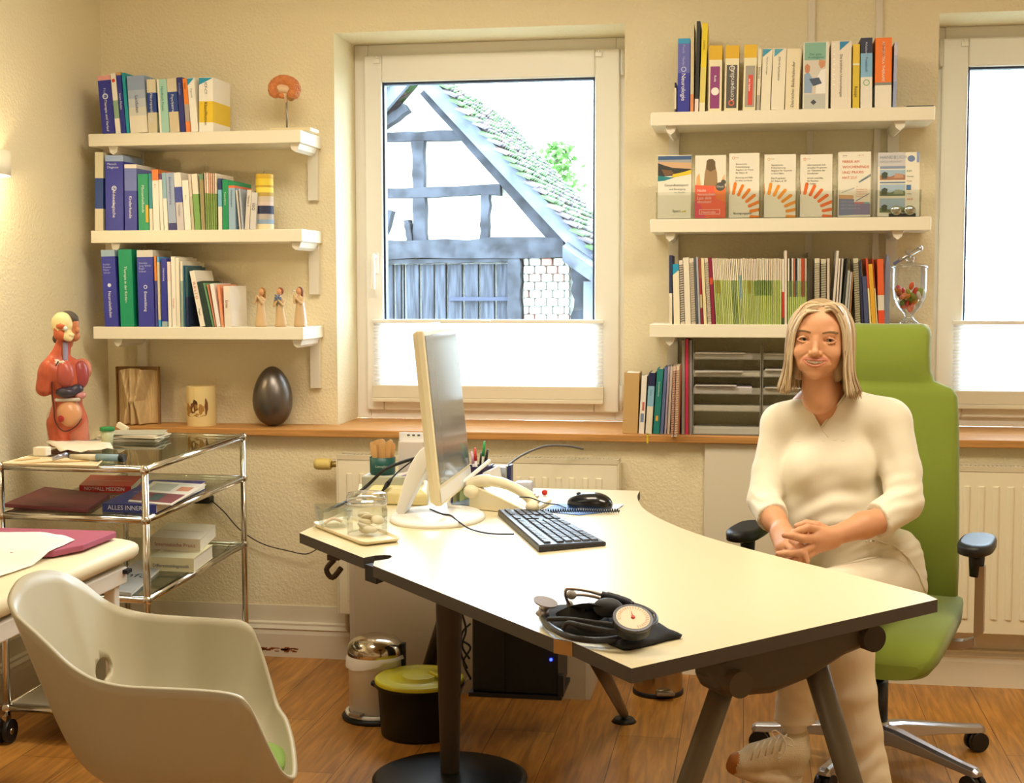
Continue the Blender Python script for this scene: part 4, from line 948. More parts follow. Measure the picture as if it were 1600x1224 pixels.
candle(400.5, 427, 273, 357, z2, YF+.045, 'tall pillar candle in yellow, beige, navy and grey stripes on the middle left shelf', [(.08, 'd4ac30'), (.13, 'e6c838'), (.2, 'e8cc40'), (.24, 'caa238'), (.33, 'f0dc58'), (.4, 'c2a450'), (.5, 'cfc0a8'), (.57, 'd8c4b8'), (.72, '2e3454'), (.82, 'b8b0a8'), (.9, '8ea6c0'), (1, 'ecdcb4')])
def blots(m_, cols, x, y, z, r_, h):
    cols += ['7a4a20', 'b0803c', '5a3414']
    for a0, zz, ra, rz, mi in ((-1.75, .46, .30, .12, 1), (-1.62, .58, .17, .09, 3), (-2.2, .42, .22, .16, 2), (-1.2, .44, .2, .12, 2), (-.85, .5, .12, .2, 1), (-1.9, .3, .5, .05, 2), (-1.3, .28, .4, .04, 2), (-1.55, .5, .1, .06, 2)):
        n = 14; V = [(x+(r_+.0005)*math.cos(a0+ra*math.cos(2*PI*i/n)*(1+.2*math.sin(3*i))), y+(r_+.0005)*math.sin(a0+ra*math.cos(2*PI*i/n)*(1+.2*math.sin(3*i))), z+h*(zz+rz*math.sin(2*PI*i/n)*(1+.2*math.cos(5*i)))) for i in range(n)]
        m_.add(V, [tuple(range(n))], mi)
candle(293, 336, 603, 656, ZS, YW+.045, 'short wide cream candle with brown sepia printed motif on the sill', [(1, 'e8cf94')], motif=blots, wick=False)
# three carved figurines
def figurine(px, top, lab, hair, kind):
    x = P(px, 480, Y=YF+.05).x; y = YF+.05; h = P(px, top, Y=y).z-z3; t = thing('figurine', (x, y, z3), lab, 'figurine', 'carved figurines on the lowest left shelf')
    s = h/.13; z = z3
    body = [('ell', (x, y, z+.004*s), (.019*s, .016*s, .006*s), None, .003, 0)]
    sk = .004 if kind == 1 else 0
    body += [('cap', (x+sk, y, z+.012*s), (x, y, z+.07*s), .0185*s, .0115*s, .006, 0), ('ell', (x, y, z+.088*s), (.0155*s, .010*s, .014*s), None, .006, 0), ('cap', (x, y, z+.096*s), (x, y, z+.108*s), .005*s, .005*s, .003, 1)]
    if kind == 2: body += [('cap', (x+.014, y+.004, z+.006*s), (x+.008, y+.006, z+.088*s), .011*s, .006*s, .004, 2)]
    hx = {0: .004, 1: 0, 2: -.001}[kind]
    if kind == 1: arms = [((-.017, 0, .086), (-.015, -.012, .07)), ((-.015, -.012, .07), (-.003, -.017, .086)), ((.017, 0, .086), (.016, -.012, .072)), ((.016, -.012, .072), (.003, -.017, .088))]
    elif kind == 0: arms = [((-.016, 0, .092), (-.017, -.012, .08)), ((-.017, -.012, .08), (-.008, -.014, .104)), ((.014, 0, .09), (.012, -.014, .078)), ((.012, -.014, .078), (-.004, -.015, .1))]
    else: arms = [((.014, -.002, .092), (.011, -.013, .077)), ((.011, -.013, .077), (-.011, -.014, .098)), ((-.014, 0, .09), (-.013, -.013, .08)), ((-.013, -.013, .08), (-.013, -.014, .103))]
    for a, b in arms: body.append(('cap', (x+a[0]*s, y+a[1]*s, z+a[2]*s), (x+b[0]*s, y+b[1]*s, z+b[2]*s), .0042*s, .0035*s, .002, 0))
    m_ = MB(); blob(m_, body, .0016); m_.build('robe_and_arms', [mat('d0b084', .7), mat('dba878', .6), mat('e4dce0', .7)], t)
    m_ = MB(); hd = [('ell', (x+hx, y-.002, z+.117*s), (.0092*s, .0095*s, .0115*s), None, .001, 0), ('ell', (x+hx+.002, y+.003, z+.119*s), (.0115*s, .0105*s, .0125*s), None, .001, 1)]
    if kind != 1: hd.append(('cap', (x+hx+.007, y+.006, z+.117*s), (x+hx+.007, y+.007, z+.098*s), .007*s, .005*s, .003, 1))
    blob(m_, hd, .0013); m_.build('head', [mat('d8a070', .6), mat(hair, .7)], t)
    if kind == 1:
        m_ = MB()
        for i in range(26): m_.sphere((x+random.uniform(-.012, .012), y-.016+random.uniform(-.004, .003), z+.098*s+random.uniform(-.009, .009)), .0035, i % 2, 6)
        m_.cyl((x-.001, y-.02, z+.09*s), (x-.003, y-.019, z+.068*s), .002, .0012, 6, 2)
        m_.build('flower_bunch', [mat('8796ac', .7), mat('6d7c96', .7), mat('5a6a4a', .7)], t)
    if kind == 2:
        m_ = MB(); m_.sphere((x-.014, y-.015, z+.118*s), (.005, .004, .004), 0, 8); m_.add([(x-.014, y-.015, z+.118*s), (x-.024, y-.017, z+.123*s), (x-.021, y-.012, z+.114*s)], [(0, 1, 2)]); m_.build('small_bird', mat('e8e0d4', .6), t)
figurine(407.5, 450, 'carved figurine with golden brown hair, leftmost of the three', '9a6a28', 0)
figurine(437, 450, 'carved figurine holding a bunch of grey blue flowers, middle of the three', '8c4420', 1)
figurine(468, 449, 'carved figurine raising a small bird, rightmost of the three', '7c4c38', 2)
# folded book sculpture
y = YW+.02; a = P(178, 650, Y=y); b = P(242, 650, Y=y); top = P(210, 574, Y=y).z
t = thing('folded_book_sculpture', ((a.x+b.x)/2, y+.05, ZS), 'open old book with pages folded into a winged relief, standing on the sill', 'book sculpture')
mx = (a.x+b.x)/2-.002; H_ = top-ZS; m_ = MB(); K = 90; rows = 50; V = []
for j in range(rows+1):
    v = j/rows
    for i in range(K+1):
        u = i/K*2-1; au = abs(u)
        w_ = .16+.46*abs(v-.42)**.8*1.3; w_ = min(.95, w_)
        ridge = max(0, 1-abs(au-w_*.9)/.18)*.012; ctr = max(0, 1-au/.13)*.014
        groove = .002*math.sin(au*50+v*6)
        d_ = -.030+.034*(au > w_)*min(1, (au-w_)*5)-ridge*2.2-ctr*2.0+groove*1.3*(.3+.7*(au < w_))
        V.append((mx+u*(b.x-a.x)/2*.96, y+.03+d_+.012*au, ZS+.003+v*(H_-.006-.012*au)))
m_.add(V, [(j*(K+1)+i, j*(K+1)+i+1, (j+1)*(K+1)+i+1, (j+1)*(K+1)+i) for j in range(rows) for i in range(K)], 0, True)
m_.build('folded_pages', mat('cdb080', .85, var=.12, vscale=20, stretch=(9, 1, 1)), t, solid=.003)
m_ = MB(); x0, x1 = a.x-.003, b.x+.003
m_.box((x0, y+.028, ZS), (x0+.003, y+.05, top)).box((x1-.003, y+.028, ZS), (x1, y+.05, top)).box((x0, y+.047, ZS), (x1, y+.05, top)); m_.build('cover', mat('9a7448', .7), t)
# metallic egg vase
e = P(426.5, 655, Y=YW+.05); hh = P(426, 572.5, Y=YW+.05).z-ZS; R_ = (P(456, 600, Y=YW+.05).x-P(397, 600, Y=YW+.05).x)/2
pf = []
for i in range(33):
    q = PI*i/32; z = -math.cos(q); r0 = math.sin(q)*(1-.14*z); pf.append((max(.0004, R_*r0), hh*(z+1)/2))
for i, (r_, z) in enumerate(pf):
    if z < .004: pf[i] = (min(r_, .02), z)
tag(MB().lathe(pf, (e.x, YW+.05, ZS), 48).build('egg_vase', mat('6e6864', .32, .85, bump=.05, bscale=500)), 'dark metallic grey egg shaped ornament standing on the sill', 'ornament')
# ---------------------------------------------------------------- leaflets in clear holders on the middle right shelf
ZR2 = 1.598; LY = YF+.035
def leaflet(px0, px1, ptop, lab, art, base='f2ecda'):
    x0 = P(px0, 300, Y=LY).x; x1 = P(px1, 300, Y=LY).x; h = P(px0, ptop, Y=LY).z-ZR2; wd = x1-x0
    ho = thing('leaflet_holder', ((x0+x1)/2, LY, ZR2), 'clear acrylic holder with the '+lab, 'leaflet holder', 'clear leaflet holders on the middle right shelf')
    GL = glass('fbfcfa', .05, .02, edge=.5)
    MB().box((x0-.004, LY-.022, ZR2+.002), (x1+.004, LY-.020, ZR2+h*.42)).build('front_plate', GL, ho)
    MB().box((x0-.004, LY+.03, ZR2+.002), (x1+.004, LY+.032, ZR2+h*.9)).build('back_plate', GL, ho)
    MB().box((x0-.004, LY-.022, ZR2), (x1+.004, LY+.06, ZR2+.002)).build('foot', GL, ho)
    for xx in (x0-.005, x1+.003): MB().box((xx, LY-.022, ZR2+.002), (xx+.002, LY+.032, ZR2+h*.42)).build('side_plate', GL, ho)
    t = thing('leaflet_stack', ((x0+x1)/2, LY, ZR2+.003), lab, 'leaflet', 'leaflets in the clear holders')
    T = Matrix.Translation((x0, LY-.012, ZR2+.003)) @ Matrix.Rotation(-.06, 4, 'X'); c = MB(T); cols = [base]
    c.box((0, 0, 0), (wd, .0012, h-.003)); lay = [0]
    def q(colr, pts):
        if colr not in cols: cols.append(colr)
        lay[0] += 1; e_ = -.0002-.00006*lay[0]
        c.add([(wd*a, e_, (h-.003)*b) for a, b in pts], [tuple(range(len(pts)))], cols.index(colr))
    def tx(s, x, z, size, colr):
        if colr not in cols: cols.append(colr)
        c.text(s, (wd*x, -.0016, (h-.003)*z), (1, 0, 0), (0, 0, 1), size*wd, cols.index(colr))
    art(q, tx); c.build('front_leaflet', [mat(k, .4, name='print') for k in cols], t)
    MB(T).box((0, .0014, 0), (wd, .012, h-.006)).build('leaflets_behind', mat('e8e2d4', .6, bump=.3, bscale=400), t)
def el(cx, cz, rx, rz, n=18, a0=0, a1=2*PI): return [(cx+rx*math.cos(a0+(a1-a0)*i/n), cz+rz*math.sin(a0+(a1-a0)*i/n)) for i in range(n+(0 if a1-a0 > 6 else 1))]
def art1(q, tx):
    q('3f5f8c', [(0, .99), (0, .86), (1, .86), (1, .99)]); q('a4a8a8', [(0, .93), (0, .86), (1, .82), (1, .93)]); q('d8b088', [(0, .9), (0, .83), (1, .74), (1, .88)])
    q('3a3a38', [(0, .88), (.2, .84), (.45, .80), (1, .78), (1, .70), (.5, .68), (0, .66)]); q('7a5a3a', [(.1, .78), (.4, .76), (.5, .7), (.2, .68)])
    q('e8cc30', [(.45, .70), (.75, .73), (1, .77), (1, .70), (.7, .67), (.4, .645)]); q('2a8890', [(0, .68), (.35, .655), (.5, .65), (.2, .60), (0, .59)])
    tx('Gesundheitssport', .2, .51, .1, '5a6a70'); tx('und Bewegung', .34, .45, .085, '7a8484'); tx('im Verein', .5, .40, .08, '7a8484'); tx('Sport', .45, .1, .11, '3a5a50'); q('d8cc50', [(.65, .1), (.85, .13), (.85, .1)])
def art2(q, tx):
    q('f2ead6', [(.02, .5), (.98, .5), (.98, .98), (.02, .98)]); q('f0b878', [(.02, .5), (.2, .5), (.14, .72), (.05, .66)]); q('f0b878', [(.82, .5), (.98, .5), (.95, .7), (.86, .6)])
    q('a8875c', [(.28, .5), (.74, .5), (.71, .72), (.65, .84), (.36, .84), (.31, .7)]); q('6f5c3c', [(.36, .84), (.37, .91), (.44, .94), (.57, .94), (.65, .90), (.66, .78), (.5, .74), (.37, .78)])
    q('f0674a', [(0, 0), (1, 0), (1, .5), (0, .53)]); q('e8506a', [(0, 0), (.35, 0), (.2, .2), (0, .3)]); q('f08040', [(.6, .5), (1, .5), (1, .25), (.7, .3)])
    q('5c5c54', el(.82, .50, .15, .07)); q('5c5c54', el(.92, .57, .08, .04)); tx('Check', .70, .485, .09, 'f4f0e8')
    for i, s in enumerate(('Nicht', 'verstecken', 'Lass dich', 'checken!')): tx(s, .08, .42-i*.06, .13, 'fbe8dc')
    q('fbe0d0', [(.14, .06), (.82, .06), (.82, .14), (.14, .14)]); q('ee6050', [(.155, .067), (.805, .067), (.805, .133), (.155, .133)]); tx('Hautkrebs', .22, .08, .11, 'fbe0d0')
def sun(colr, lines, mark='e89048', nm=None):
    def f(q, tx):
        q(mark, el(.14, .925, .045, .023)); q('f2ecda', el(.14, .925, .03, .015)); tx('Früh', .22, .92, .055, '9a8c78'); 
        for i, s in enumerate(lines): tx(s, .22, .82-i*.045-(.03 if i > 3 else 0), .075, '5c5648')
        for i in range(8):
            a = PI*.52-i*.245; cx, cz = .02, .045; r1, r2 = .72, 1.04; wd_ = .052
            ca, sa = math.cos(a), math.sin(a); k = .475
            pts = []
            for s_ in range(7):
                b_ = a+PI/2+PI*s_/6; pts.append((cx+r1*ca+wd_*math.cos(b_)*1, cz+(r1*sa+wd_*math.sin(b_))*k))
            for s_ in range(7):
                b_ = a-PI/2+PI*s_/6; pts.append((cx+r2*ca+wd_*math.cos(b_), cz+(r2*sa+wd_*math.sin(b_))*k))
            pts = [(min(1, max(0, u)), max(0, v)) for u, v in pts]
            if max(p[0] for p in pts)-min(p[0] for p in pts) > .02 and max(p[1] for p in pts) > .02: q(colr, pts)
        if nm: tx(nm, .16, .055, .10, '2e2e34')
    return f
def art6(q, tx):
    tx('am:kv', .14, .935, .06, '5a6a78'); tx('116 117', .6, .935, .06, 'c86850')
    for i, s in enumerate(('FIEBER AM', 'WOCHENENDE', 'UND PRAXIS', 'HAT ZU?')): tx(s, .13, .83-i*.082, .115, 'e0683c')
    q('b8bcb4', [(.1, .38), (.6, .47), (.62, .455), (.12, .365)]); q('8a98a0', [(.62, .54), (1, .66), (1, .62), (.66, .52)]); q('6a7880', [(.7, .56), (.92, .62), (.92, .605), (.72, .545)])
    q('d8a878', [(.03, .27), (.48, .27), (.48, .33), (.03, .34)]); q('7c84a8', [(.03, .02), (.5, .03), (.5, .27), (.03, .28)]); q('8880a4', [(.5, .03), (.99, .03), (.99, .2), (.5, .2)])
    q('f4ead8', [(.5, .2), (.97, .2), (.97, .45), (.5, .46)]); q('d8706c', [(.5, .2), (.8, .2), (.8, .225), (.5, .225)]); q('78b0b8', [(.8, .2), (.97, .2), (.97, .225), (.8, .225)])
    for i in range(4): tx('Notdienst Tel', .56, .41-i*.035, .06, 'd88058')
    q('8a94a0', [(.55, .25), (.95, .36), (.95, .345), (.57, .235)])
    for i in range(3): tx('116117 rund um die Uhr', .1, .22-i*.05, .06, 'c0c4d8')
def art7(q, tx):
    q('cfcdd0', [(0, .78), (.66, .78), (.66, 1), (0, 1)]); tx('HANDBUCH', .05, .9, .115, '98a0b0'); tx('FAMILIE UND KIND', .05, .845, .06, 'a8aebc')
    q('6f86b4', el(.80, .9, .09, .05)); q('8a9ccc', [(.93, .84), (.99, .84), (.99, 1), (.93, 1)])
    q('8898b8', [(.05, .745), (.66, .745), (.66, .785), (.05, .785)])
    for k, (z0, z1_) in enumerate(((.57, .73), (.32, .50), (.06, .28))):
        q('a8c0d4', [(.05, z0), (.66, z0), (.66, z1_), (.05, z1_)]); q(['a87858', '6a7a5a', '6c8048'][k], [(.05, z0), (.66, z0), (.66, z0+.07), (.5, z0+.1), (.3, z0+.05), (.05, z0+.08)])
        q('3e4a38', [(.1, z0+.02), (.22, z0+.02), (.24, z0+.11), (.16, z0+.13), (.09, z0+.1)]); q(['c89878', '98a488', '90a468'][k], [(.38, z0+.03), (.62, z0+.03), (.6, z0+.09), (.42, z0+.1)])
    q('7088b0', [(.05, .52), (.66, .52), (.66, .54), (.05, .54)])
    tx('KIM', .7, .69, .07, '4a8858'); tx('Verein', .7, .61, .06, '68907c'); tx('Praxis', .7, .54, .05, 'a86a60'); q('4c78a8', [(.69, .41), (.8, .41), (.8, .49), (.69, .49)]); tx('Hilfe', .7, .34, .06, '8a8c90'); tx('AKK', .7, .25, .08, 'e07858'); tx('Bund', .72, .14, .06, '8aa068')
leaflet(1028, 1080, 243, 'sports leaflet with sunset photo and yellow curve', art1)
leaflet(1086, 1134, 243, 'red leaflet showing a woman from behind with long hair', art2)
leaflet(1139, 1186, 239.5, 'white leaflet with orange rays, leftmost of three alike', sun('f08418', ['Geriatrische', 'Früherkennung', 'Angebot der Praxis', 'für Ältere ab', 'Beratung und Hilfe', 'im Alter zu Hause'], 'e07848', 'Bewegungsplan'))
leaflet(1194, 1243, 241.5, 'white leaflet with light orange rays, middle of three alike', sun('f49c20', ['Geriatrische', 'Früherkennung', 'Angebot für Gesunde', 'in Ihrer Nähe', 'Das Programm', 'für Ältere ab 60'], 'ecb040'))
leaflet(1250, 1300, 241.5, 'white leaflet with deep orange rays, rightmost of three alike', sun('f2701c', ['Informationen zum', 'aktuellen Programm', 'zur Teilnahme der', 'Schulkinder', 'Schutz und Hilfe', 'für Familien', 'in Gefahr'], 'ec7848'))
leaflet(1309, 1360, 237.5, 'fever leaflet with red capitals and a thermometer', art6)
leaflet(1371, 1436, 238.5, 'handbook brochure with three landscape photos', art7)
p = P(1411, 330, Y=YF+.012); m_ = MB()
m_.rings([[Vector((p.x+u, YF+.02+v, z)) for u, v in ((-.045, -.008), (.04, -.008), (.044, .008), (-.045, .008))] for z in (ZR2, ZR2+.012)], 0, True, False)
t = thing('sunglasses', (p.x, YF+.02, ZR2), 'dark folded sunglasses with mirrored lenses at the foot of the handbook brochure', 'glasses')
m_.build('folded_temples', mat('24241e', .4), t)
for dx in (-.022, .022):
    m_ = MB(); m_.sphere((p.x+dx, YF+.014, ZR2+.022), (.019, .006, .016), 0, 18); m_.build('lens', mat('b8bcb0', .12, .9), t)
# ---------------------------------------------------------------- glass jar with sweets
c = P(1421, 440, Y=YF+.075); x, y, z = c.x, YF+.075, ZR3; k = 1.0
t = thing('glass_jar', (x, y, z), 'footed glass jar with silver clip handled lid, on the lowest right shelf', 'jar')
GJ = glass('f6f9fc', .1, .0, edge=.5)
hj = P(1421, 420, Y=y).z-z
pf = [(.0005, .004), (.030, .002), (.032, .006), (.022, .014), (.012, .024), (.018, .034), (.040, .055), (.053, .085), (.057, .12), (.057, .165), (.055, .178)]
kk = hj/.176; m_ = MB(); m_.lathe([(r_*1.0, zz*kk) for r_, zz in pf], (x, y, z), 40); m_.build('jar_body', GJ, t)
zt = z+.178*kk; m_ = MB(); m_.lathe([(.060, 0), (.061, .004), (.052, .010), (.030, .016), (.012, .020), (.010, .026), (.016, .032), (.012, .040), (.0005, .042)], (x, y, zt), 40); m_.build('lid', GJ, t)
m_ = MB(); a = P(1396, 413, Y=y); b = P(1438, 388, Y=y)
m_.cyl(a, b, .0055, .0075, 14); m_.sphere(b, .009, 0, 12); q = a.lerp(b, .55); m_.cyl(q+Vector((0, -.012, .012)), q+Vector((0, .012, .012)), .009, n=14); m_.cyl(q, Vector((x, y, zt+.035)), .004, n=10); q = a.lerp(b, .25); m_.cyl(q+Vector((0, -.01, .006)), q+Vector((0, .01, .006)), .006, n=12)
m_.build('metal_clip', mat('c8c8cc', .2, 1), t)
random.seed(5)
cand = [(-.022, 0, .105, 'd83a3a'), (.02, 0, .105, 'd8402c'), (.006, -.01, .122, 'e0602c'), (.034, .0, .108, 'a0a828'), (-.012, -.02, .088, 'c87828'), (.012, -.02, .088, '8a8a30'), (-.006, 0, .066, 'c83c30'), (.012, 0, .062, 'e06030'), (-.02, .01, .09, 'b82c34'), (.03, -.015, .092, 'e8dcc8'), (-.034, -.005, .112, 'd84858'), (0, .02, .1, 'b8b030'), (.0, -.005, .05, 'e07040')]
for i in range(34):
    if i < len(cand): dx, dy, dz, hc = cand[i]
    else:
        dz = random.uniform(.052, .105); rr = .012+(dz-.05)*.55; a_ = random.uniform(0, 6.28); dx, dy, hc = math.cos(a_)*rr*.9, math.sin(a_)*rr*.9, random.choice(['c83a2c', 'd86a30', '9aa030', 'e0a040', 'b82c34', '6f8a30'])
    m_ = MB(); R = Matrix.Rotation(random.uniform(0, 3), 3, 'Z') @ Matrix.Rotation(random.uniform(-1.3, 1.3), 3, 'Y')
    m_.sphere((x+dx, y+dy, z+dz*kk), (.016, .0080, .0090), 0, 10, R); m_.build('wrapped_sweet', mat(hc, .25, alpha=.95), label='%s wrapped sweet among the sweets in the glass jar' % {'d8': 'red', 'e0': 'orange', 'c8': 'reddish', 'b8': 'dark red', 'a0': 'olive', '9a': 'green', '8a': 'brown green', 'e8': 'white', '6f': 'dark green'}.get(hc[:2], 'coloured'), cat='sweet', group='wrapped sweets in the glass jar')
# ---------------------------------------------------------------- letter trays on the sill
GT = mat('c8c4b6', .25, alpha=.32, name='smoked_clear_plastic')
ty = YW-.03; xa = P(1082, 600, Y=ty).x; xm = P(1191, 600, Y=ty).x; xb = P(1300, 600, Y=ty).x
zs_ = [P(1100, q, Y=ty).z for q in (667, 643, 616, 589, 562)]
for ci, (x0, x1) in enumerate(((xa, xm-.004), (xm, xb))):
    for k in range(5):
        z0 = zs_[k]; zt = (zs_[k+1] if k < 4 else zs_[4]+.06)
        if k == 0: z0 = ZS+.001
        t = thing('letter_tray', ((x0+x1)/2, ty+.15, z0), '%s smoky clear letter tray of the %s stack on the sill' % (['lowest', 'second lowest', 'middle', 'second highest', 'topmost'][k], ['left', 'right'][ci]), 'letter tray', 'stacked letter trays on the sill')
        h = (zt-z0)*.38
        m_ = MB(); m_.box((x0, ty, z0), (x1, YU-.012, z0+.003)); m_.build('tray_floor', GT, t)
        m_ = MB(); m_.box((x0, ty, z0+.003), (x0+.003, YU-.012, zt-.001)); m_.build('side_wall', GT, t)
        m_ = MB(); m_.box((x1-.003, ty, z0+.003), (x1, YU-.012, zt-.001)); m_.build('side_wall', GT, t)
        m_ = MB(); m_.box((x0+.003, ty, z0+.003), (x1-.003, ty+.002, z0+h)); m_.build('front_lip', GT, t)
        pc = ['f4f0e8', 'ece2cc', 'e4dce8', 'e0d8bc', 'f0eaea'][(k+ci) % 5]; n = [5, 3, 6, 2, 4][(k+ci*2) % 5]
        w0 = x0+.006; w1 = x1-.006-(.025 if k in (2, 4) else 0)
        s_ = MB(); hs = .004+.0030*n; s_.box((w0, ty+.004, z0+.0035), (w1, YU-.02, z0+.0035+hs))
        s_.build('paper_stack', mat(pc, .8, bump=.4, bscale=500, stretch=(.2, .2, 3)), label='stack of papers in the %s tray of the %s stack' % (['lowest', 'second lowest', 'middle', 'second highest', 'topmost'][k], ['left', 'right'][ci]), cat='papers', group='paper stacks in the letter trays')
        if k in (2, 3, 4):
            s_ = MB(); zz = z0+.006+hs; s_.rings([[Vector((u, ty-.014+random.uniform(-.004, .004), zz)), Vector((u, YU-.03, zz)), Vector((u, YU-.03, zz+.002)), Vector((u, ty-.014, zz+.002))] for u in (w0+.003, w0+(w1-w0)*random.uniform(.7, .95))], 0, True, False)
            s_.build('loose_sheet', mat('eee8e0', .7), label='white sheets poking out of the %s tray of the %s stack' % (['', '', 'middle', 'second highest', 'topmost'][k], ['left', 'right'][ci]), cat='papers', group='sheets poking out of the letter trays')
# ---------------------------------------------------------------- chrome trolley
CHR = mat('dcd8d0', .14, 1, name='chrome')
TZ = (.84, .692, .455, .105)
nr = P(226, 735, Z=.84); fr_ = P(379, 683, Z=.84); nl = P(0, 729, Z=.84)
vx = (nl-nr); fl = fr_+vx*.98
nr, fr_, nl, fl = [Vector((p.x, p.y, 0)) for p in (nr, fr_, nl, fl)]
mnx = min(p.x for p in (nl, fl))
sh_ = max(0, XL+.03-mnx)
nl.x += sh_; fl.x += sh_
tr = thing('trolley', ((nr+fl)/2), 'chrome tube trolley with glass shelves in the left corner', 'trolley')
for p in (nr, fr_, nl, fl):
    b = MB(); b.cyl(p+Vector((0, 0, .085)), p+Vector((0, 0, TZ[0])), .0105, n=16); b.build('post', CHR, tr)
    for z in TZ: MB().sphere(p+Vector((0, 0, z)), .0155, 0, 14).build('ball_joint', CHR, tr)
    c = MB(); q = p+Vector((.0, -.012, .038)); c.cyl(q-Vector((.02, 0, 0)), q-Vector((.008, 0, 0)), .036, n=24).cyl(q+Vector((.008, 0, 0)), q+Vector((.02, 0, 0)), .036, n=24)
    w_ = c.build('caster_wheel', mat('1a1a1a', .4), tr)
    c = MB(); c.box((p.x-.007, p.y-.02, .03), (p.x+.007, p.y+.012, .085)); c.cyl(q-Vector((.022, 0, 0)), q+Vector((.022, 0, 0)), .01, n=12); c.build('caster_fork', CHR, tr, bevel=.002)
GS = glass('e6eee6', .35, .0, edge=.8, name='shelf_glass')
for zi, z in enumerate(TZ):
    up_ = Vector((0, 0, z))
    for a, b in ((nr, fr_), (fr_, fl), (fl, nl), (nl, nr)): MB().cyl(a+up_, b+up_, .0105, n=14).build('rail', CHR, tr)
    c0 = (nr+fr_+nl+fl)/4; V = [c0+(p-c0)*.965+Vector((0, 0, z+.006)) for p in (nl, nr, fr_, fl)]
    MB().prism([(v.x, v.y) for v in V], z+.006, z+.0108).build('glass_shelf', GS if zi < 3 else mat('c8c4b8', .3, .6), tr)
TOP = TZ[0]+.0112; MID = TZ[1]+.0112; LOW = TZ[2]+.0112
def quadprism(pts, z0, z1, name, m, label=None, cat=None, parent=None, group=None, bev=.001):
    return MB().prism([(p.x, p.y) for p in pts], z0, z1).build(name, m, parent, label=label, cat=cat, group=group, bevel=bev)
# inner tray on top of the trolley with small things
def rim(pts, z, h, name, m, label, cat):
    b = MB(); pts = [Vector((p.x, p.y, 0)) for p in pts]; c = sum(pts, Vector())/len(pts); inn = [c+(p-c)*.93 for p in pts]; n = len(pts)
    b.rings([[p+Vector((0, 0, z)) for p in pts], [c+(p-c)*1.03+Vector((0, 0, z+h)) for p in pts], [inn[i]+(pts[i]-inn[i])*.8+Vector((0, 0, z+h)) for i in range(n)], [p+Vector((0, 0, z+.002)) for p in inn]], 0, True, False)
    return b.build(name, m, label=label, cat=cat, bevel=.001)
T_ = lambda px, py, Z=TOP: P(px, py, Z=Z)
def clampx(pts):
    for p in pts: p.x = max(p.x, XL+.012)
    return pts
rim(clampx([T_(3, 727), T_(150, 731), T_(160, 722), T_(45, 716)]), TOP, .006, 'instrument_tray', mat('e4d4b0', .5), 'shallow cream tray with wooden spatulas on the trolley top', 'tray')
p = T_(65, 716); MB().box((p.x-.02, p.y-.015, TOP+.008), (p.x+.022, p.y+.02, TOP+.034)).build('small_box', mat('eee4d0', .5), label='little white cardboard box on the cream trolley tray', cat='box', bevel=.002)
q = [T_(82, 709, TOP+.03), T_(104, 702, TOP+.04)]
t = thing('clinical_lens', q[0], 'small silver and blue instrument lying behind the little box on the trolley', 'instrument')
MB().cyl(q[0]-Vector((0, 0, .016)), q[1]-Vector((0, 0, .016)), .006, .009, 14).build('barrel', mat('b4b8d0', .2, .9), t)
for i, (a, b_) in enumerate((((15, 723), (60, 718)), ((30, 727), (95, 722)), ((85, 724), (140, 722)))):
    a = T_(*a); b_ = T_(*b_); d = (b_-a).normalized(); nn_ = Vector((-d.y, d.x, 0))*.008; z = TOP+.003
    MB().prism([((a-nn_).x, (a-nn_).y), ((b_-nn_).x, (b_-nn_).y), ((b_+nn_).x, (b_+nn_).y), ((a+nn_).x, (a+nn_).y)], z, z+.002).build('wooden_spatula', mat('dcb880', .6), label='wooden tongue spatula lying in the cream tray, %s from the left' % ['first', 'second', 'third'][i], cat='spatula', group='loose tongue spatulas in the cream tray')
t = thing('ear_thermometer', T_(160, 716), 'long grey and light blue instrument pen with black tip on the trolley top', 'instrument')
a, b_ = T_(110, 714, TOP+.014), T_(193, 716, TOP+.014)
MB().cyl(a, a.lerp(b_, .5), .008, .010, 14).build('grip', mat('d8ccb0', .4), t); MB().cyl(a.lerp(b_, .5), a.lerp(b_, .93), .011, .0105, 14).build('blue_sleeve', mat('88a4b0', .4), t); MB().cyl(a.lerp(b_, .93), b_+(b_-a)*.02, .0125, .0115, 14).build('black_cap', mat('141618', .4), t)
s_ = MB(); V = []; K = 8
sp = [T_(95, 712), T_(178, 708), T_(170, 697), T_(70, 699)]
clampx(sp)
for j in range(K+1):
    for i in range(K+1):
        a_ = sp[0].lerp(sp[1], i/K).lerp(sp[3].lerp(sp[2], i/K), j/K); V.append((a_.x, a_.y, TOP+.012+.010*noise.noise(Vector((i*.5, j*.6, 0)))+.01*(j/K)))
s_.add(V, [(j*(K+1)+i, j*(K+1)+i+1, (j+1)*(K+1)+i+1, (j+1)*(K+1)+i) for j in range(K) for i in range(K)], 0, True)
s_.build('tissue_sheet', mat('e6dcc8', .8), label='crumpled white tissue sheet lying before the anatomical torso', cat='tissue', solid=.001)
# urine cup with green lid
p = T_(168, 700); t = thing('specimen_cup', p, 'clear specimen cup with green lid on the trolley top', 'cup')
hcup = .056
MB().lathe([(.0005, .001), (.017, .0), (.021, hcup), (.0195, hcup), (.016, .003), (.0005, .003)], (p.x, p.y, TOP), 28).build('cup_body', mat('dfe0b4', .25, alpha=.6), t)
MB().lathe([(.0005, hcup+.012), (.0225, hcup+.012), (.0235, hcup+.01), (.0235, hcup), (.0005, hcup-.001)], (p.x, p.y, TOP), 28).build('screw_lid', mat('2f8a48', .45), t)
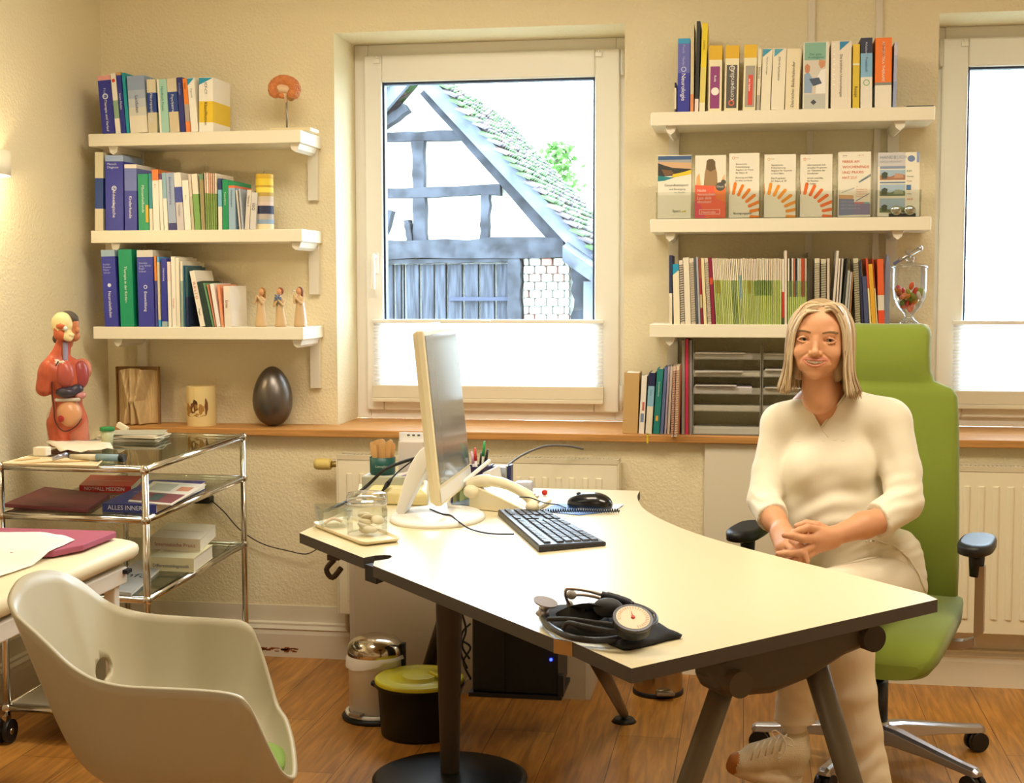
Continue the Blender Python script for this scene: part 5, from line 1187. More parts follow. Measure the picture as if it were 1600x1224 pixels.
# packets of dressings on the rear of the trolley top
base_ = [T_(150, 690), T_(252, 692), T_(270, 684), T_(165, 682)]
cols_ = ['e6ddc4', 'd8d0b8', 'cfd0c4', 'e8dcc0', 'dcd4c0', 'c8c8b8']
c0 = sum(base_, Vector())/4
for i in range(6):
    R = Matrix.Rotation(random.uniform(-.25, .25), 3, 'Z'); k = random.uniform(.78, 1)
    quadprism([c0+R @ ((p-c0)*k)+Vector((random.uniform(-.01, .01), 0, 0)) for p in base_], TOP+i*.0045, TOP+i*.0045+.004, 'dressing_packet', mat(cols_[i], .4), '%s flat paper packet of the dressing pile on the trolley, counted from below' % ['first', 'second', 'third', 'fourth', 'fifth', 'sixth'][i], 'packet', group='dressing packets on the trolley')
p = T_(192, 668, TOP+.035); b = MB(); b.box((p.x-.02, p.y-.01, TOP+.0275), (p.x+.02, p.y+.008, TOP+.045), R=Matrix.Rotation(.5, 3, 'Y')); b.build('folded_swab', mat('ece2c8', .7), label='folded white swab leaning on the dressing pile', cat='swab')
# middle shelf: binder, red book, blue book stack, papers
quadprism(clampx([T_(6, 793, MID), T_(135, 802, MID), T_(172, 778, MID), T_(70, 766, MID)]), MID, MID+.012, 'folder', mat('7d3a44', .5), 'flat dark red folder lying on the middle trolley shelf', 'folder', bev=.002)
def flatbook(pts, z, h, colr, label, title=None, tc='f0f0f0', group=None, name='book'):
    pts = [Vector((p.x, p.y, 0)) for p in pts]; t = thing(name, (sum(pts, Vector())/4)+Vector((0, 0, z)), label, 'book', group)
    c = sum(pts, Vector())/4; b = MB(); b.prism([(p.x, p.y) for p in pts], z, z+.0015).prism([(p.x, p.y) for p in pts], z+h-.0015, z+h)
    a, d = pts[0], pts[1]; n_ = (c-(a+d)/2).normalized()*.0015
    b.prism([(a.x, a.y), (d.x, d.y), (d.x+n_.x, d.y+n_.y), (a.x+n_.x, a.y+n_.y)], z+.0015, z+h-.0015)
    if title:
        L_ = text_geo(title)[2]; ux = (d-a).normalized(); s_ = min(h*.75, (d-a).length*.8/max(L_, .1))
        b.text(title, a+ux*(d-a).length*.1-n_*.4+Vector((0, 0, z+h*.3)), ux, (0, 0, 1), s_, 1)
        top = (d-a).length; b.text(title, a.lerp(pts[3], .45)+ux*top*.12+Vector((0, 0, z+h+.0005)), ux, (pts[3]-a), top*.8/max(L_, .1), 1)
    b.build('cover', [mat(colr, .35), mat(tc, .5)], t)
    q_ = [c+(p-c)*.975 for p in pts]; MB().prism([(p.x, p.y) for p in q_], z+.0016, z+h-.0016).build('page_block', PAGES, t)
    return t
flatbook(clampx([T_(124, 769, MID), T_(205, 771, MID), T_(222, 754, MID), T_(142, 752, MID)]), MID, .022, 'c02a2a', 'red paperback lying at the back of the middle trolley shelf', 'NOTFALL MEDIZIN')
flatbook([T_(160, 800, MID), T_(244, 803, MID), T_(322, 764, MID), T_(238, 762, MID)], MID, .026, '2c3480', 'thick blue book lying at the right front of the middle trolley shelf', 'ALLES INNERE', 'd8dcf0')
z = MID+.0262; t = thing('magazine', T_(265, 770, z), 'open printed magazine lying across the blue book on the trolley', 'magazine')
b = MB(); g4 = [T_(200, 783, z+.003), T_(268, 789, z+.003), T_(322, 757, z+.003), T_(240, 752, z+.003)]; b.prism([(p.x, p.y) for p in g4], z, z+.003, 0)
def onq(g4, u, v, zz): a = g4[0].lerp(g4[1], u).lerp(g4[3].lerp(g4[2], u), v); return Vector((a.x, a.y, zz))
for (u0, u1, v0, v1, mi) in ((.0, .95, .05, .45, 1), (.1, .55, .55, .9, 2), (.65, .9, .6, .8, 3), (.35, .6, .1, .4, 4)):
    b.add([onq(g4, u0, v0, z+.0034+.0001*mi), onq(g4, u1, v0, z+.0034+.0001*mi), onq(g4, u1, v1, z+.0034+.0001*mi), onq(g4, u0, v1, z+.0034+.0001*mi)], [(0, 1, 2, 3)], mi)
b.build('pages', [mat('e4dcd0', .4), mat('7c4448', .5), mat('b8b4ac', .5), mat('c88868', .5), mat('4a5a58', .5)], t)
# low shelf: flat books and brochures
flatbook([T_(232, 892, LOW), T_(303, 895, LOW), T_(333, 872, LOW), T_(266, 872, LOW)], LOW, .045, 'e0d8b0', 'cream paperback with dark title, lower one of two on the lowest glass shelf', 'Differenzialdiagnostik', '34406c')
zz = LOW+.0455
flatbook([T_(235, 858, zz), T_(313, 862, zz), T_(338, 838, zz), T_(262, 834, zz)], zz, .040, 'd8ccb4', 'pale book with picture strip lying on the cream paperback', 'Internistische Praxis', '9a4030')
flatbook([T_(150, 925, LOW), T_(205, 932, LOW), T_(262, 882, LOW), T_(215, 880, LOW)], LOW, .010, 'c4c8cc', 'thin grey brochure on the lowest glass shelf behind the chair', 'Info', '30384a')
# charger block and its cable behind the trolley
p = P(318, 781, Y=YW-.03); t = thing('power_adapter', (p.x, p.y, p.z-.02), 'black plug in power adapter on the wall behind the trolley', 'adapter')
MB().box((p.x-.035, YW-.05, p.z-.013), (p.x+.03, YW-.001, p.z+.013)).build('adapter_body', mat('15140f', .5), t, bevel=.003)
cb_ = [P(x, y, Y=YW-.03) for x, y in ((330, 782), (350, 800), (375, 828), (410, 850), (450, 861), (478, 866), (496, 858))]
MB().tube(cb_, .0022, 6, sub=5).build('cable', mat('3a342c', .6), t)
# carton and yellow box on the floor behind the trolley
b = MB(); a = P(236, 1000, Y=4.72)
# ---------------------------------------------------------------- anatomical torso on the trolley
c = T_(108, 697); tx_, ty_ = c.x, c.y
t = thing('anatomical_torso', (tx_, ty_, TOP), 'anatomical torso model with open chest and half skull face, standing on the trolley', 'anatomical model')
ku = (c-CAM).dot(FW)/FPX; aF = Vector((.93, -.36, 0)); aL = Vector((-.36, -.93, 0)); o3 = Vector((tx_, ty_, TOP))
def q3(u, v, w_): return tuple(o3+aF*u*ku+aL*v*ku+Vector((0, 0, w_*ku)))
RA = np.array([[aF.x, aL.x, 0], [aF.y, aL.y, 0], [0, 0, 1]])
def cp3(a, b_, ra, rb, k, tg=0): return ('cap', q3(*a), q3(*b_), ra*ku, rb*ku, k*ku, tg)
def el3(a, r, k=6, tg=0): return ('ell', q3(*a), tuple(x*ku for x in r), RA, k*ku, tg)
def trim_(X, F): return np.maximum(F, TOP+.001-X[..., 2])
mus = [el3((0, 0, 108), (25, 29, 32), 8), el3((-2, 0, 76), (20, 25, 30), 10), el3((0, 0, 46), (25, 28, 24), 10), cp3((-8, 13, 34), (-6, 13, 0), 17, 15, 8), cp3((6, -13, 34), (10, -13, 0), 16, 15, 8, 4),
       el3((-10, 27, 118), (17, 14, 19), 7), cp3((-12, 29, 114), (-17, 31, 92), 14, 13, 4), el3((4, -27, 118), (16, 13, 18), 6, 4), cp3((-12, 14, 134), (-6, 4, 150), 12, 9, 8), cp3((-10, 4, 138), (-4, 0, 166), 13, 11, 8), el3((-18, 12, 46), (10, 13, 16), 5, 3), cp3((-15, 20, 34), (-12, 22, 4), 8, 6, 4, 3), cp3((-12, 24, 130), (14, 20, 132), 3, 3, 3, 3)]
b = MB(); blob(b, mus, .0032, extra=trim_); b.build('muscle_body', [mat('c05a3c', .4, var=.18, vscale=40, stretch=(1, 1, .25)), mat('e6dcb4', .4), mat('3a3434', .4), mat('d8ccc0', .4), mat('cc7c62', .4)], t)
b = MB(); blob(b, [el3((-4, 4, 190), (20, 13, 19), 3, 1), el3((10, 5, 172), (9, 9, 8), 5, 1), cp3((2, 10, 176), (16, 8, 168), 5, 4, 4, 1), el3((-6, 14, 176), (5, 4, 10), 3, 0), el3((4, 14, 173), (7, 4, 8), 3, 0), el3((4, 15, 187), (8, 3, 4), 2, 0), el3((19, 6, 174), (3, 5, 3), 2, 1)], .0024); b.build('skull_half', [mat('c8643c', .5), mat('ead9a4', .4)], t)
b = MB(); blob(b, [el3((-1, -6, 188), (21, 10, 20), 3, 0), el3((12, -5, 172), (10, 8, 9), 5, 0), el3((23, -2, 181), (3, 3, 5), 2, 0), el3((-3, -6, 196), (22, 11, 15), 1, 1), el3((-27, -5, 167), (7, 6, 8), 1, 1), cp3((-4, -5, 160), (0, -4, 172), 9, 9, 6, 0)], .0028); b.build('face_half', [mat('c88058', .45), mat('46403a', .6)], t)
def organ(name, prims, hx_): b = MB(); blob(b, prims, .0024); b.build(name, hx_ if isinstance(hx_, list) else mat(hx_, .3), t)
organ('lung', [el3((12, 15, 113), (14, 14, 22), 3)], 'b4564a'); organ('lung', [el3((21, -9, 112), (9, 14, 22), 3)], 'a04444')
organ('liver', [el3((12, 14, 86), (17, 15, 9), 3), el3((22, 2, 90), (8, 12, 8), 4)], '3c3644'); organ('stomach', [el3((24, -4, 80), (7, 10, 6), 3)], 'c88480')
organ('belly_plate', [el3((11, 8, 52), (18, 20, 22), 3)], 'd69a6e'); organ('colon', [cp3((4, 26, 74), (28, 4, 74), 3, 3, 2), ], 'd0c4b4')
organ('appendix', [el3((13, 26, 46), (6, 3, 6), 2)], 'b02c30'); organ('eyeball', [el3((13, 13, 184), (3.5, 3, 3.5), 1)], 'dfe6e8'); organ('windpipe', [cp3((6, 8, 160), (10, 12, 134), 4, 4, 2)], '8c84a0')
b = MB(); b.tube([q3(8, 24, 134), q3(2, 30, 116), q3(0, 31, 90), q3(0, 28, 62), q3(4, 29, 40), q3(16, 24, 26), q3(26, 10, 32), q3(30, 0, 44)], ku*1.0, 6, sub=5); b.build('cut_edge', mat('3c1e1a', .5), t)
# ---------------------------------------------------------------- couch with pad and paper
ZC_ = .70
cR = P(215, 840, Z=ZC_); xR = cR.x; yE = cR.y; xLc = max(XL+.12, xR-.66)
t = thing('examination_couch', ((xR+xLc)/2, 2.9, 0), 'white framed examination couch with cream upholstery along the left wall', 'couch')
prof = []
def up_ring(y, infl=0):
    hw = (xR-xLc)/2; cxm = (xR+xLc)/2; r = []; 
    for i in range(28):
        a = 2*PI*i/28; ca, sa = math.cos(a), math.sin(a); e = .35
        r.append(Vector((cxm+hw*math.copysign(abs(ca)**e, ca)*(1+infl*.0), y, ZC_-.035+.036*math.copysign(abs(sa)**.6, sa))))
    return r
b = MB(); rs = []
for y, k in ((yE+.035, .25), (yE+.03, .6), (yE+.015, .85), (yE-.01, 1), (1.9, 1)):
    rr = up_ring(y); cz_ = ZC_-.035; cxm = (xR+xLc)/2
    rs.append([Vector((cxm+(p.x-cxm)*(1-(1-k)*.08), p.y, cz_+(p.z-cz_)*k)) for p in rr])
b.rings(rs); b.build('upholstery', mat('efe3c2', .5, bump=.05, bscale=90), t)
WM = mat('ece6dc', .35, name='white_tube_metal')
def bar(a, b_, w_=.03): 
    m_ = MB(); a = Vector(a); b_ = Vector(b_); d = (b_-a).normalized(); u_ = d.cross(Vector((0, 0, 1)) if abs(d.z) < .9 else Vector((1, 0, 0))).normalized()*w_/2; v_ = d.cross(u_).normalized()*w_/2
    m_.rings([[p+u_+v_, p-u_+v_, p-u_-v_, p+u_-v_] for p in (a, b_)], 0, True, False); return m_
bar((xR-.04, yE-.03, ZC_-.095), (xR-.04, 1.95, ZC_-.095), .045).build('side_rail', WM, t, bevel=.004); bar((xLc+.04, yE-.03, ZC_-.095), (xLc+.04, 1.95, ZC_-.095), .045).build('side_rail', WM, t, bevel=.004)
bar((xR-.04, yE-.05, ZC_-.11), (xLc+.04, yE-.05, ZC_-.11), .035).build('cross_bar', WM, t, bevel=.004)
for x in (xR-.045, xLc+.05):
    for y in (yE-.07, 2.05): bar((x, y, 0.015), (x, y, ZC_-.085), .032).build('leg', WM, t, bevel=.004); MB().cyl((x, y, 0), (x, y, .018), .022, n=14).build('rubber_foot', mat('222222', .6), t)
p = P(201, 872, Z=ZC_-.085); MB().box((xR-.03, yE-.06, ZC_-.088), (xR-.004, yE-.03, ZC_-.078)).build('rail_end_cap', mat('14161c', .5), t)
pd_ = [P(0, 822, Z=ZC_+.012), P(173, 826, Z=ZC_+.012), P(172, 842, Z=ZC_+.012), P(118, 872, Z=ZC_+.012), P(60, 905, Z=ZC_+.012), P(0, 920, Z=ZC_+.012)]
yb_ = min(yE-.02, P(173, 826, Z=ZC_+.012).y); xr_ = P(173, 840, Z=ZC_+.01).x
pl = [(xLc+.02, yb_), (xr_-.01, yb_), (xr_, yb_-.01), (xr_, yb_-.20), (xr_-.035, yb_-.29), (xr_-.12, yb_-.33), (xLc+.02, yb_-.34)]
MB().prism(pl, ZC_+.0035, ZC_+.02).build('pad', mat('a85570', .7, bump=.2, bscale=400), label='mauve pad lying across the head of the examination couch', cat='pad', bevel=.003)
b = MB(); V = []; K = 26; J = 20
for j in range(J+1):
    for i in range(K+1):
        u, v = i/K, j/J; x = xLc+.03+u*(xr_-.075-xLc)+.012*math.sin(v*7); y = yb_-.075-.02*math.sin(u*5)-v*.9+u*.0-(.10*max(0, u-.75)*4*(1-v))
        wr = .006*abs(noise.noise(Vector((u*6, v*10, 1))))*(1-v*.5); V.append((x, y, ZC_+.0225+wr if y > yb_-.34 else ZC_+.004+.5*wr+.017*max(0, 1-(yb_-.34-y)/.03)))
b.add(V, [(j*(K+1)+i, j*(K+1)+i+1, (j+1)*(K+1)+i+1, (j+1)*(K+1)+i) for j in range(J) for i in range(K)], 0, True)
b.build('paper_sheet', mat('f4eee2', .8), label='white paper cover sheet spread over the mauve pad and the couch', cat='paper', solid=.0008)
# wall lamp on the left wall
p = P(8, 258, X=XL+.05); zt = P(8, 238, X=XL+.05).z; zb2 = P(8, 276, X=XL+.05).z
t = thing('wall_lamp', (XL, p.y-.05, zb2), 'white half round wall lamp on the left wall, cut by the picture edge', 'lamp')
b = MB(); ly = p.y-.085; n = 20; b.rings([[Vector((XL+.09*math.sin(PI*i/n), ly+.13*math.cos(PI*i/n), z)) for i in range(n+1)] for z in (zb2, zt)], 0, False, True, close=False)
b.build('shade', mat('f6ecd0', .6), t, solid=.004)
MB().box((XL, ly-.05, (zt+zb2)/2-.03), (XL+.02, ly+.05, (zt+zb2)/2+.03)).build('back_plate', WHITE, t)
MB().sphere((XL+.045, ly, (zt+zb2)/2), .022, 0, 14).build('bulb', mat('ffe2b0', .5, emit=14), t)
l = bpy.data.lights.new('wall_lamp_bulb_light', 'POINT'); l.energy = 5; l.color = (1, .8, .5); l.shadow_soft_size = .025
o = bpy.data.objects.new('wall_lamp_bulb_light', l); col.objects.link(o); o.location = (XL+.05, ly, zb2-.02)
# ---------------------------------------------------------------- things on the desk
D3 = lambda px, py, h=0: P(px, py, Z=ZD+h)
# tray with jar and glass dish
tp_ = [D3(487, 823), D3(568, 855), D3(628, 848), D3(545, 812)]
c0 = sum(tp_, Vector())/4; ZT = ZD+.0005
b = MB(); rs = []
for k, z in ((.93, 0), (.96, .002), (1.02, .011), (.98, .011), (.93, .004)):
    ring = []
    for i in range(4):
        a, p, q = tp_[i-1], tp_[i], tp_[(i+1) % 4]
        for s_ in range(5):
            u = s_/4; r0 = p.lerp(a, .12); r1 = p.lerp(q, .12); m_ = r0*(1-u)**2+p*2*u*(1-u)+r1*u*u; ring.append(c0+(m_-c0)*k+Vector((0, 0, z+.0005)))
    rs.append(ring)
b.rings(rs); b.build('serving_tray', mat('eedfbc', .35), label='oblong cream plastic tray on the left corner of the desk', cat='tray')
c = D3(574, 838); z = ZD+.0055
t = thing('storage_jar', (c.x, c.y, z), 'lidded octagonal glass jar with swabs, standing on the cream tray', 'jar')
rj = (P(606, 800, d=(c-CAM).dot(FW))-P(542, 800, d=(c-CAM).dot(FW))).length/2
hj = P(574, 768, d=(c-CAM).dot(FW)).z-z
b = MB(); b.lathe([(rj*.92, 0), (rj, .004), (rj*1.02, hj*.58), (rj*.93, hj*.66), (rj*.78, hj*.70)], (c.x, c.y, z), 12, smooth=False); b.build('jar_body', glass('f2f4ee', .3, .02, edge=.55), t)
b = MB(); b.lathe([(rj*.80, hj*.68), (rj*.86, hj*.71), (rj*.99, hj*.75), (rj*1.01, hj*.80), (rj*1.0, hj*.92), (rj*.93, hj*.98), (rj*.6, hj*1.0), (.0005, hj*.985)], (c.x, c.y, z), 16); b.build('lid', glass('ffffff', .5, .05, edge=.75), t)
b = MB(); 
for zz in (.715, .80): b.tube([(c.x+rj*.95*math.cos(a), c.y+rj*.95*math.sin(a), z+hj*zz) for a in [2*PI*i/24 for i in range(24)]], .0022, 6, closed=True)
b.build('sealing_ring', mat('e0dcd0', .4, alpha=.8), t)
for i in range(9):
    b = MB(); a_ = random.uniform(0, 6.28); rr = random.uniform(0, rj*.55); R = Matrix.Rotation(random.uniform(0, 3), 3, 'Z') @ Matrix.Rotation(random.uniform(-.6, .6), 3, 'X')
    b.sphere((c.x+math.cos(a_)*rr, c.y+math.sin(a_)*rr, z+.012+hj*.5*(i/9)*.7), (.018, .018, .008), 0, 10, R); b.build('swab_packet', mat(random.choice(['f0e4c8', 'ece0c4', 'f2e8d4']), .7), label='cream swab in the lidded glass jar, %s from the bottom' % ['first', 'second', 'third', 'fourth', 'fifth', 'sixth', 'seventh', 'eighth', 'ninth'][i], cat='swab', group='swabs in the lidded glass jar')
c = D3(520, 826); z = ZD+.0055; t = thing('glass_dish', (c.x, c.y, z), 'open square glass dish left of the lidded jar on the tray', 'dish')
R = Matrix.Rotation(.5, 3, 'Z')
def sq(h, zz): return [Vector((c.x, c.y, z+zz))+R @ Vector((sx*h, sy*h, 0)) for sx, sy in ((-1, -1), (1, -1), (1, 1), (-1, 1))]
b = MB(); b.rings([sq(.034, .001), sq(.042, .055), sq(.039, .055), sq(.031, .004)], 0, True, False); b.build('dish_body', glass('f4f6f2', .3, .02, edge=.5), t)
p = Vector((c.x, c.y, z)); b = MB(); b.tube([p+Vector((-.02, -.01, .008)), p+Vector((.0, 0, .02)), p+Vector((.022, .01, .012))], .004, 8, sub=4); b.build('cotton_roll', mat('ecc8b0', .8), label='small pinkish cotton roll in the open glass dish', cat='cotton roll')
# monitor
MW = mat('efe4c4', .38, name='cream_plastic'); MWH = mat('f4f2ee', .35)
A0 = P(664, 797, d=3.72); A1 = P(654, 512, d=3.72)
nearb = P(690, 792, d=3.70); neart = P(664, 516, d=3.70); farb = P(737, 738, d=4.16); fart = P(716, 506, d=4.16)
mc = D3(684, 811); t = thing('monitor', (mc.x, mc.y, ZD), 'cream framed computer monitor seen almost edge on', 'monitor')
def msec(b_, t_, off, n_): return [b_, t_]
ex = (farb-nearb); ex.z = 0; ex.normalize(); nrm = Vector((ex.y, -ex.x, 0))      # towards the woman
upv = (neart-nearb); 
hb = nearb.z; ht = neart.z; tilt = Vector((upv.x, upv.y, 0))*(1/upv.z)
tilt = -nrm*.10
wM = (farb-nearb).length; o_ = Vector((nearb.x, nearb.y, hb)); htt = ht-hb
def mp(u, v, w_): return o_+ex*(u*wM)+Vector((0, 0, 1))*(v*htt)+tilt*(v*htt)+nrm*w_
b = MB(); D = .032
def mring(w_, k=0): return [mp(-.0+k, 0+k, w_), mp(1-k, 0+k, w_), mp(1-k, 1-k, w_), mp(0+k, 1-k, w_)]
b.rings([mring(-D, .02), mring(-D*.5), mring(0)], 0, True, False); b.build('housing', MW, t, bevel=.004)
b = MB(); b.add([mp(.025, .12, .0012), mp(.975, .12, .0012), mp(.975, .97, .0012), mp(.025, .97, .0012)], [(0, 1, 2, 3)]); 
sm = bpy.data.materials.new('dark_screen'); sm.use_nodes = True; q = sm.node_tree.nodes['Principled BSDF']; q.inputs['Base Color'].default_value = (.16, .19, .22, 1); q.inputs['Roughness'].default_value = .12; q.inputs['Specular IOR Level'].default_value = .9
b.build('screen', sm, t)
b = MB(); b.add([mp(.0, .02, .0008), mp(1, .02, .0008), mp(1, .1, .0008), mp(0, .1, .0008)], [(0, 1, 2, 3)]); b.build('lower_bezel', MWH, t)
b = MB(); b.rings([[mp(.35, 1.0, -.03), mp(.65, 1.0, -.03), mp(.65, 1.012, -.01), mp(.35, 1.012, -.01)], [mp(.38, 1.03, -.024), mp(.62, 1.03, -.024), mp(.62, 1.032, -.012), mp(.38, 1.032, -.012)]], 0, True, False); b.build('webcam_bar', MWH, t)
b = MB(); rr = .128
b.lathe([(.0005, 0), (rr, 0), (rr, .008), (rr*.93, .014), (.0005, .016)], (mc.x, mc.y, ZD+.0005), 40, sx=1.0, sy=1.3); b.build('base', MWH, t)
sp0 = P(628, 800, Z=ZD+.015); sp1 = mp(.42, .30, -.03)
b = MB(); K = 10; rs = []
for i in range(K+1):
    u = i/K; p = sp0.lerp(sp1, u)+nrm*0; p.z = ZD+.014+(sp1.z-ZD-.014)*math.sin(u*PI/2)**1.0; w_ = .035-.008*u; h_ = .012+.01*math.sin(u*PI)
    tdir = Vector((0, 0, 1)) if i < 3 else (sp1-sp0).normalized(); sd = ex
    nv = sd.cross((sp1-sp0).normalized()).normalized()
    rs.append([p+sd*w_+nv*h_, p-sd*w_+nv*h_, p-sd*w_-nv*h_, p+sd*w_-nv*h_])
b.rings(rs, 0, True, True); b.build('stand', MWH, t, bevel=.004)
b = MB(); s0 = P(745, 800, Z=ZD+.014); s1 = P(752, 745, d=4.02)
rs = []
for i, (px, py, d_) in enumerate(((765, 720, 4.12), (735, 745, 4.06), (706, 770, 4.0), (702, 790, 3.95), (722, 806, 3.93))):
    p = P(px, py, d=d_); p.z = max(p.z, ZD+.016); rs.append(p)
b.tube(rs, .006, 8, sub=5); b.build('cable_guide', MWH, t)
# cables of the monitor
def cable(name, pts, r, hexc, label, parent=None):
    o = MB().tube(pts, r, 8, sub=6).build(name, mat(hexc, .5), parent, label=None if parent else label, cat=None if parent else 'cable'); return o
cable('power_cable', [P(656, 715, d=4.1), P(630, 722, d=4.08), P(600, 735, d=4.05), P(575, 758, d=4.05), P(545, 782, d=4.0), P(518, 795, d=3.9), D3(507, 799, .004)], .005, '141414', 'thick black cable running from the monitor down to the desk edge')
cable('thin_cable', [P(656, 712, d=4.14), P(625, 735, d=4.12), P(606, 755, d=4.1), P(595, 770, d=4.08), D3(590, 782, .006), D3(540, 789, .004)], .0022, '181818', 'thin black cable with ferrite bead beside the thick one')
b = MB(); a_ = P(612, 748, d=4.11); c_ = P(598, 767, d=4.08); b.cyl(a_, a_.lerp(c_, .5), .004, .008, 12).cyl(a_.lerp(c_, .5), c_, .008, .003, 12); b.build('ferrite_bead', mat('101010', .4), label='black ferrite bead on the thin cable', cat='cable bead')
# keyboard with its cable
KA, KB, KC, KD = D3(778, 806), D3(855, 803), D3(947, 853.5), D3(842, 864)
t = thing('keyboard', (KA+KC)/2, 'black computer keyboard lying in the middle of the desk', 'keyboard')
def kb(u, v, h=0): p = KA.lerp(KB, u).lerp(KD.lerp(KC, u), v); return Vector((p.x, p.y, ZD+h))
b = MB(); hgt_ = .020
b.rings([[kb(0, 0, .001), kb(1, 0, .001), kb(1, 1, .001), kb(0, 1, .001)], [kb(0, 0, .014), kb(1, 0, .009), kb(1, 1, .009), kb(0, 1, .014)], [kb(.02, .008, .018), kb(.98, .008, .011), kb(.98, .992, .011), kb(.02, .992, .018)]], 0, True, False)
b.build('keyboard_case', mat('26262e', .35), t, bevel=.001)
KM = mat('34343e', .4); b = None
# columns along v: numeric block at the far end (v small) ... main block
blocks = [(.03, .20, 4), (.225, .33, 3), (.36, .97, 15)]
kcount = 0; rows = [(.10, .20), (.29, .40), (.42, .53), (.55, .66), (.68, .79), (.81, .92)]
for bi, (v0, v1, n) in enumerate(blocks):
    for ri, (u0, u1) in enumerate(rows):
        if bi == 1 and ri in (3,): continue
        nn_ = n
        if bi == 2 and ri == 5: spans = [(0, 1.3), (1.3, 2.6), (2.6, 3.9), (3.9, 9.5), (9.5, 10.8), (10.8, 12.1), (12.1, 13.4), (13.4, 15)]
        elif bi == 2 and ri in (2, 3, 4): o1 = [1.5, 1.8, 1.3][ri-2]; spans = [(0, o1)]+[(o1+k, o1+k+1) for k in range(11)]+[(o1+11, 15)]
        else: spans = [(k, k+1) for k in range(n)]
        for s0_, s1_ in spans:
            va = v0+(v1-v0)*s0_/n; vb = v0+(v1-v0)*s1_/n; g_ = .0022
            hz = lambda u: .018-.007*(u-.02)/.96
            k_ = MB(); lo_ = [kb(u0, va+g_, hz(u0)), kb(u1, va+g_, hz(u1)), kb(u1, vb-g_, hz(u1)), kb(u0, vb-g_, hz(u0))]
            cc_ = sum(lo_, Vector())/4; hi_ = [cc_+(p-cc_)*.82+Vector((0, 0, .0045)) for p in lo_]
            k_.rings([lo_, hi_], 0, True, False); kcount += 1
            if kcount <= 98: k_.build('key', KM, t)
            else: 
                if kcount == 99: rest = MB()
                rest.v += k_.v and [v for v in k_.v]; n0 = len(rest.v)-len(k_.v); rest.f += [tuple(i+n0 for i in f) for f in k_.f]; rest.m += k_.m; rest.sm += k_.sm
if kcount > 98: rest.build('keys', KM, t, kind='stuff')
cable('keyboard_cable', [D3(672, 796, .02), D3(690, 803, .018), D3(705, 806, .018), D3(716, 815, .014), D3(735, 827, .005), D3(765, 834, .005), D3(803, 835, .01)], .0022, '1c1c20', '', t)
# telephone
PH = mat('eee2c0', .4, name='phone_plastic')
fc, rc = D3(735, 798), D3(838, 806); 
t = thing('telephone', D3(790, 792), 'cream desk telephone with its handset on the left side', 'telephone')
a0, a1, a2, a3 = D3(733, 796), D3(832, 806), D3(862, 786), D3(770, 776)
def ph(u, v, h): p = a0.lerp(a1, u).lerp(a3.lerp(a2, u), v); return Vector((p.x, p.y, ZD+h))
b = MB(); prof = [(0, .062), (.12, .066), (.5, .042), (.85, .016), (1, .012)]
b.rings([[ph(u, 0, .001), ph(u, 1, .001), ph(u, 1, h), ph(u, 0, h)] for u, h in prof], 0, True, False); b.build('phone_body', PH, t, bevel=.003)
b = MB()
for i in range(9):
    for j in range(3):
        u = .35+i*.055; h = np.interp(u, [q[0] for q in prof], [q[1] for q in prof]); v = .5+j*.15
        b.rings([[ph(u, v, h), ph(u+.035, v, h-.001), ph(u+.035, v+.09, h-.001), ph(u, v+.09, h)], [ph(u, v, h+.004), ph(u+.035, v, h+.003), ph(u+.035, v+.09, h+.003), ph(u, v+.09, h+.004)]], 0, True, False)
b.build('key_pad', mat('b8b4b0', .4), t)
b = MB(); b.rings([[ph(.06, .45, .068), ph(.2, .45, .064), ph(.2, .9, .064), ph(.06, .9, .068)], [ph(.04, .45, .09), ph(.16, .45, .10), ph(.16, .9, .10), ph(.04, .9, .09)]], 0, True, False); b.build('display_panel', mat('f4f2ee', .3), t, bevel=.002)
pts = [P(735, 760, d=4.02), P(752, 752, d=4.0), P(780, 754, d=3.98), P(805, 763, d=3.95), P(825, 776, d=3.93), P(835, 790, d=3.92)]
b = MB(); b.tube([p for p in pts], [.020, .019, .015, .014, .016, .018], 14, sub=5); b.sphere(P(737, 768, d=4.0), (.024, .024, .02)); b.sphere(P(832, 793, d=3.9), (.02, .022, .018)); b.build('handset', PH, t)
cpts = []; A_, B2 = D3(840, 800, .014), D3(968, 797, .008); N_ = 34*8
for i in range(N_+1):
    u = i/N_; p = A_.lerp(B2, u)+Vector((0, .012*math.sin(u*5), 0)); a_ = 2*PI*34*u; cpts.append(p+Vector((0, math.cos(a_)*.005, math.sin(a_)*.005)))
MB().tube(cpts, .0016, 5).build('coiled_cord', mat('101014', .4), t)
# mouse, mouse mat/papers and cable
quadprism([D3(845, 800), D3(905, 806), D3(955, 800), D3(972, 792), D3(930, 790), D3(870, 788)], ZD+.0004, ZD+.0022, 'paper_sheet', mat('5c84c8', .5), 'blue printed sheet lying under the mouse', 'paper')
quadprism([D3(900, 798), D3(960, 800), D3(975, 790), D3(920, 788)], ZD+.0024, ZD+.0034, 'paper_sheet', mat('e8ecf4', .5), 'white sheet lying on the blue printed sheet', 'paper')
c = D3(921, 795); t = thing('mouse', (c.x, c.y, ZD+.0036), 'shiny black computer mouse near the back of the desk', 'mouse')
b = MB(); R = np.array(Matrix.Rotation(-.25, 3, 'Z').transposed())
mz = ZD+.005
blob(b, [('ell', (c.x, c.y, mz+.006), (.068, .038, .036), np.array(Matrix.Rotation(-.3, 3, 'Z')), .002, 0), ('ell', (c.x+.02, c.y-.005, mz+.01), (.045, .034, .03), None, .01, 0)], .0035, extra=lambda X, F: np.maximum(F, mz-X[..., 2])); b.build('mouse_shell', mat('0e0e12', .22, coat=.5), t)
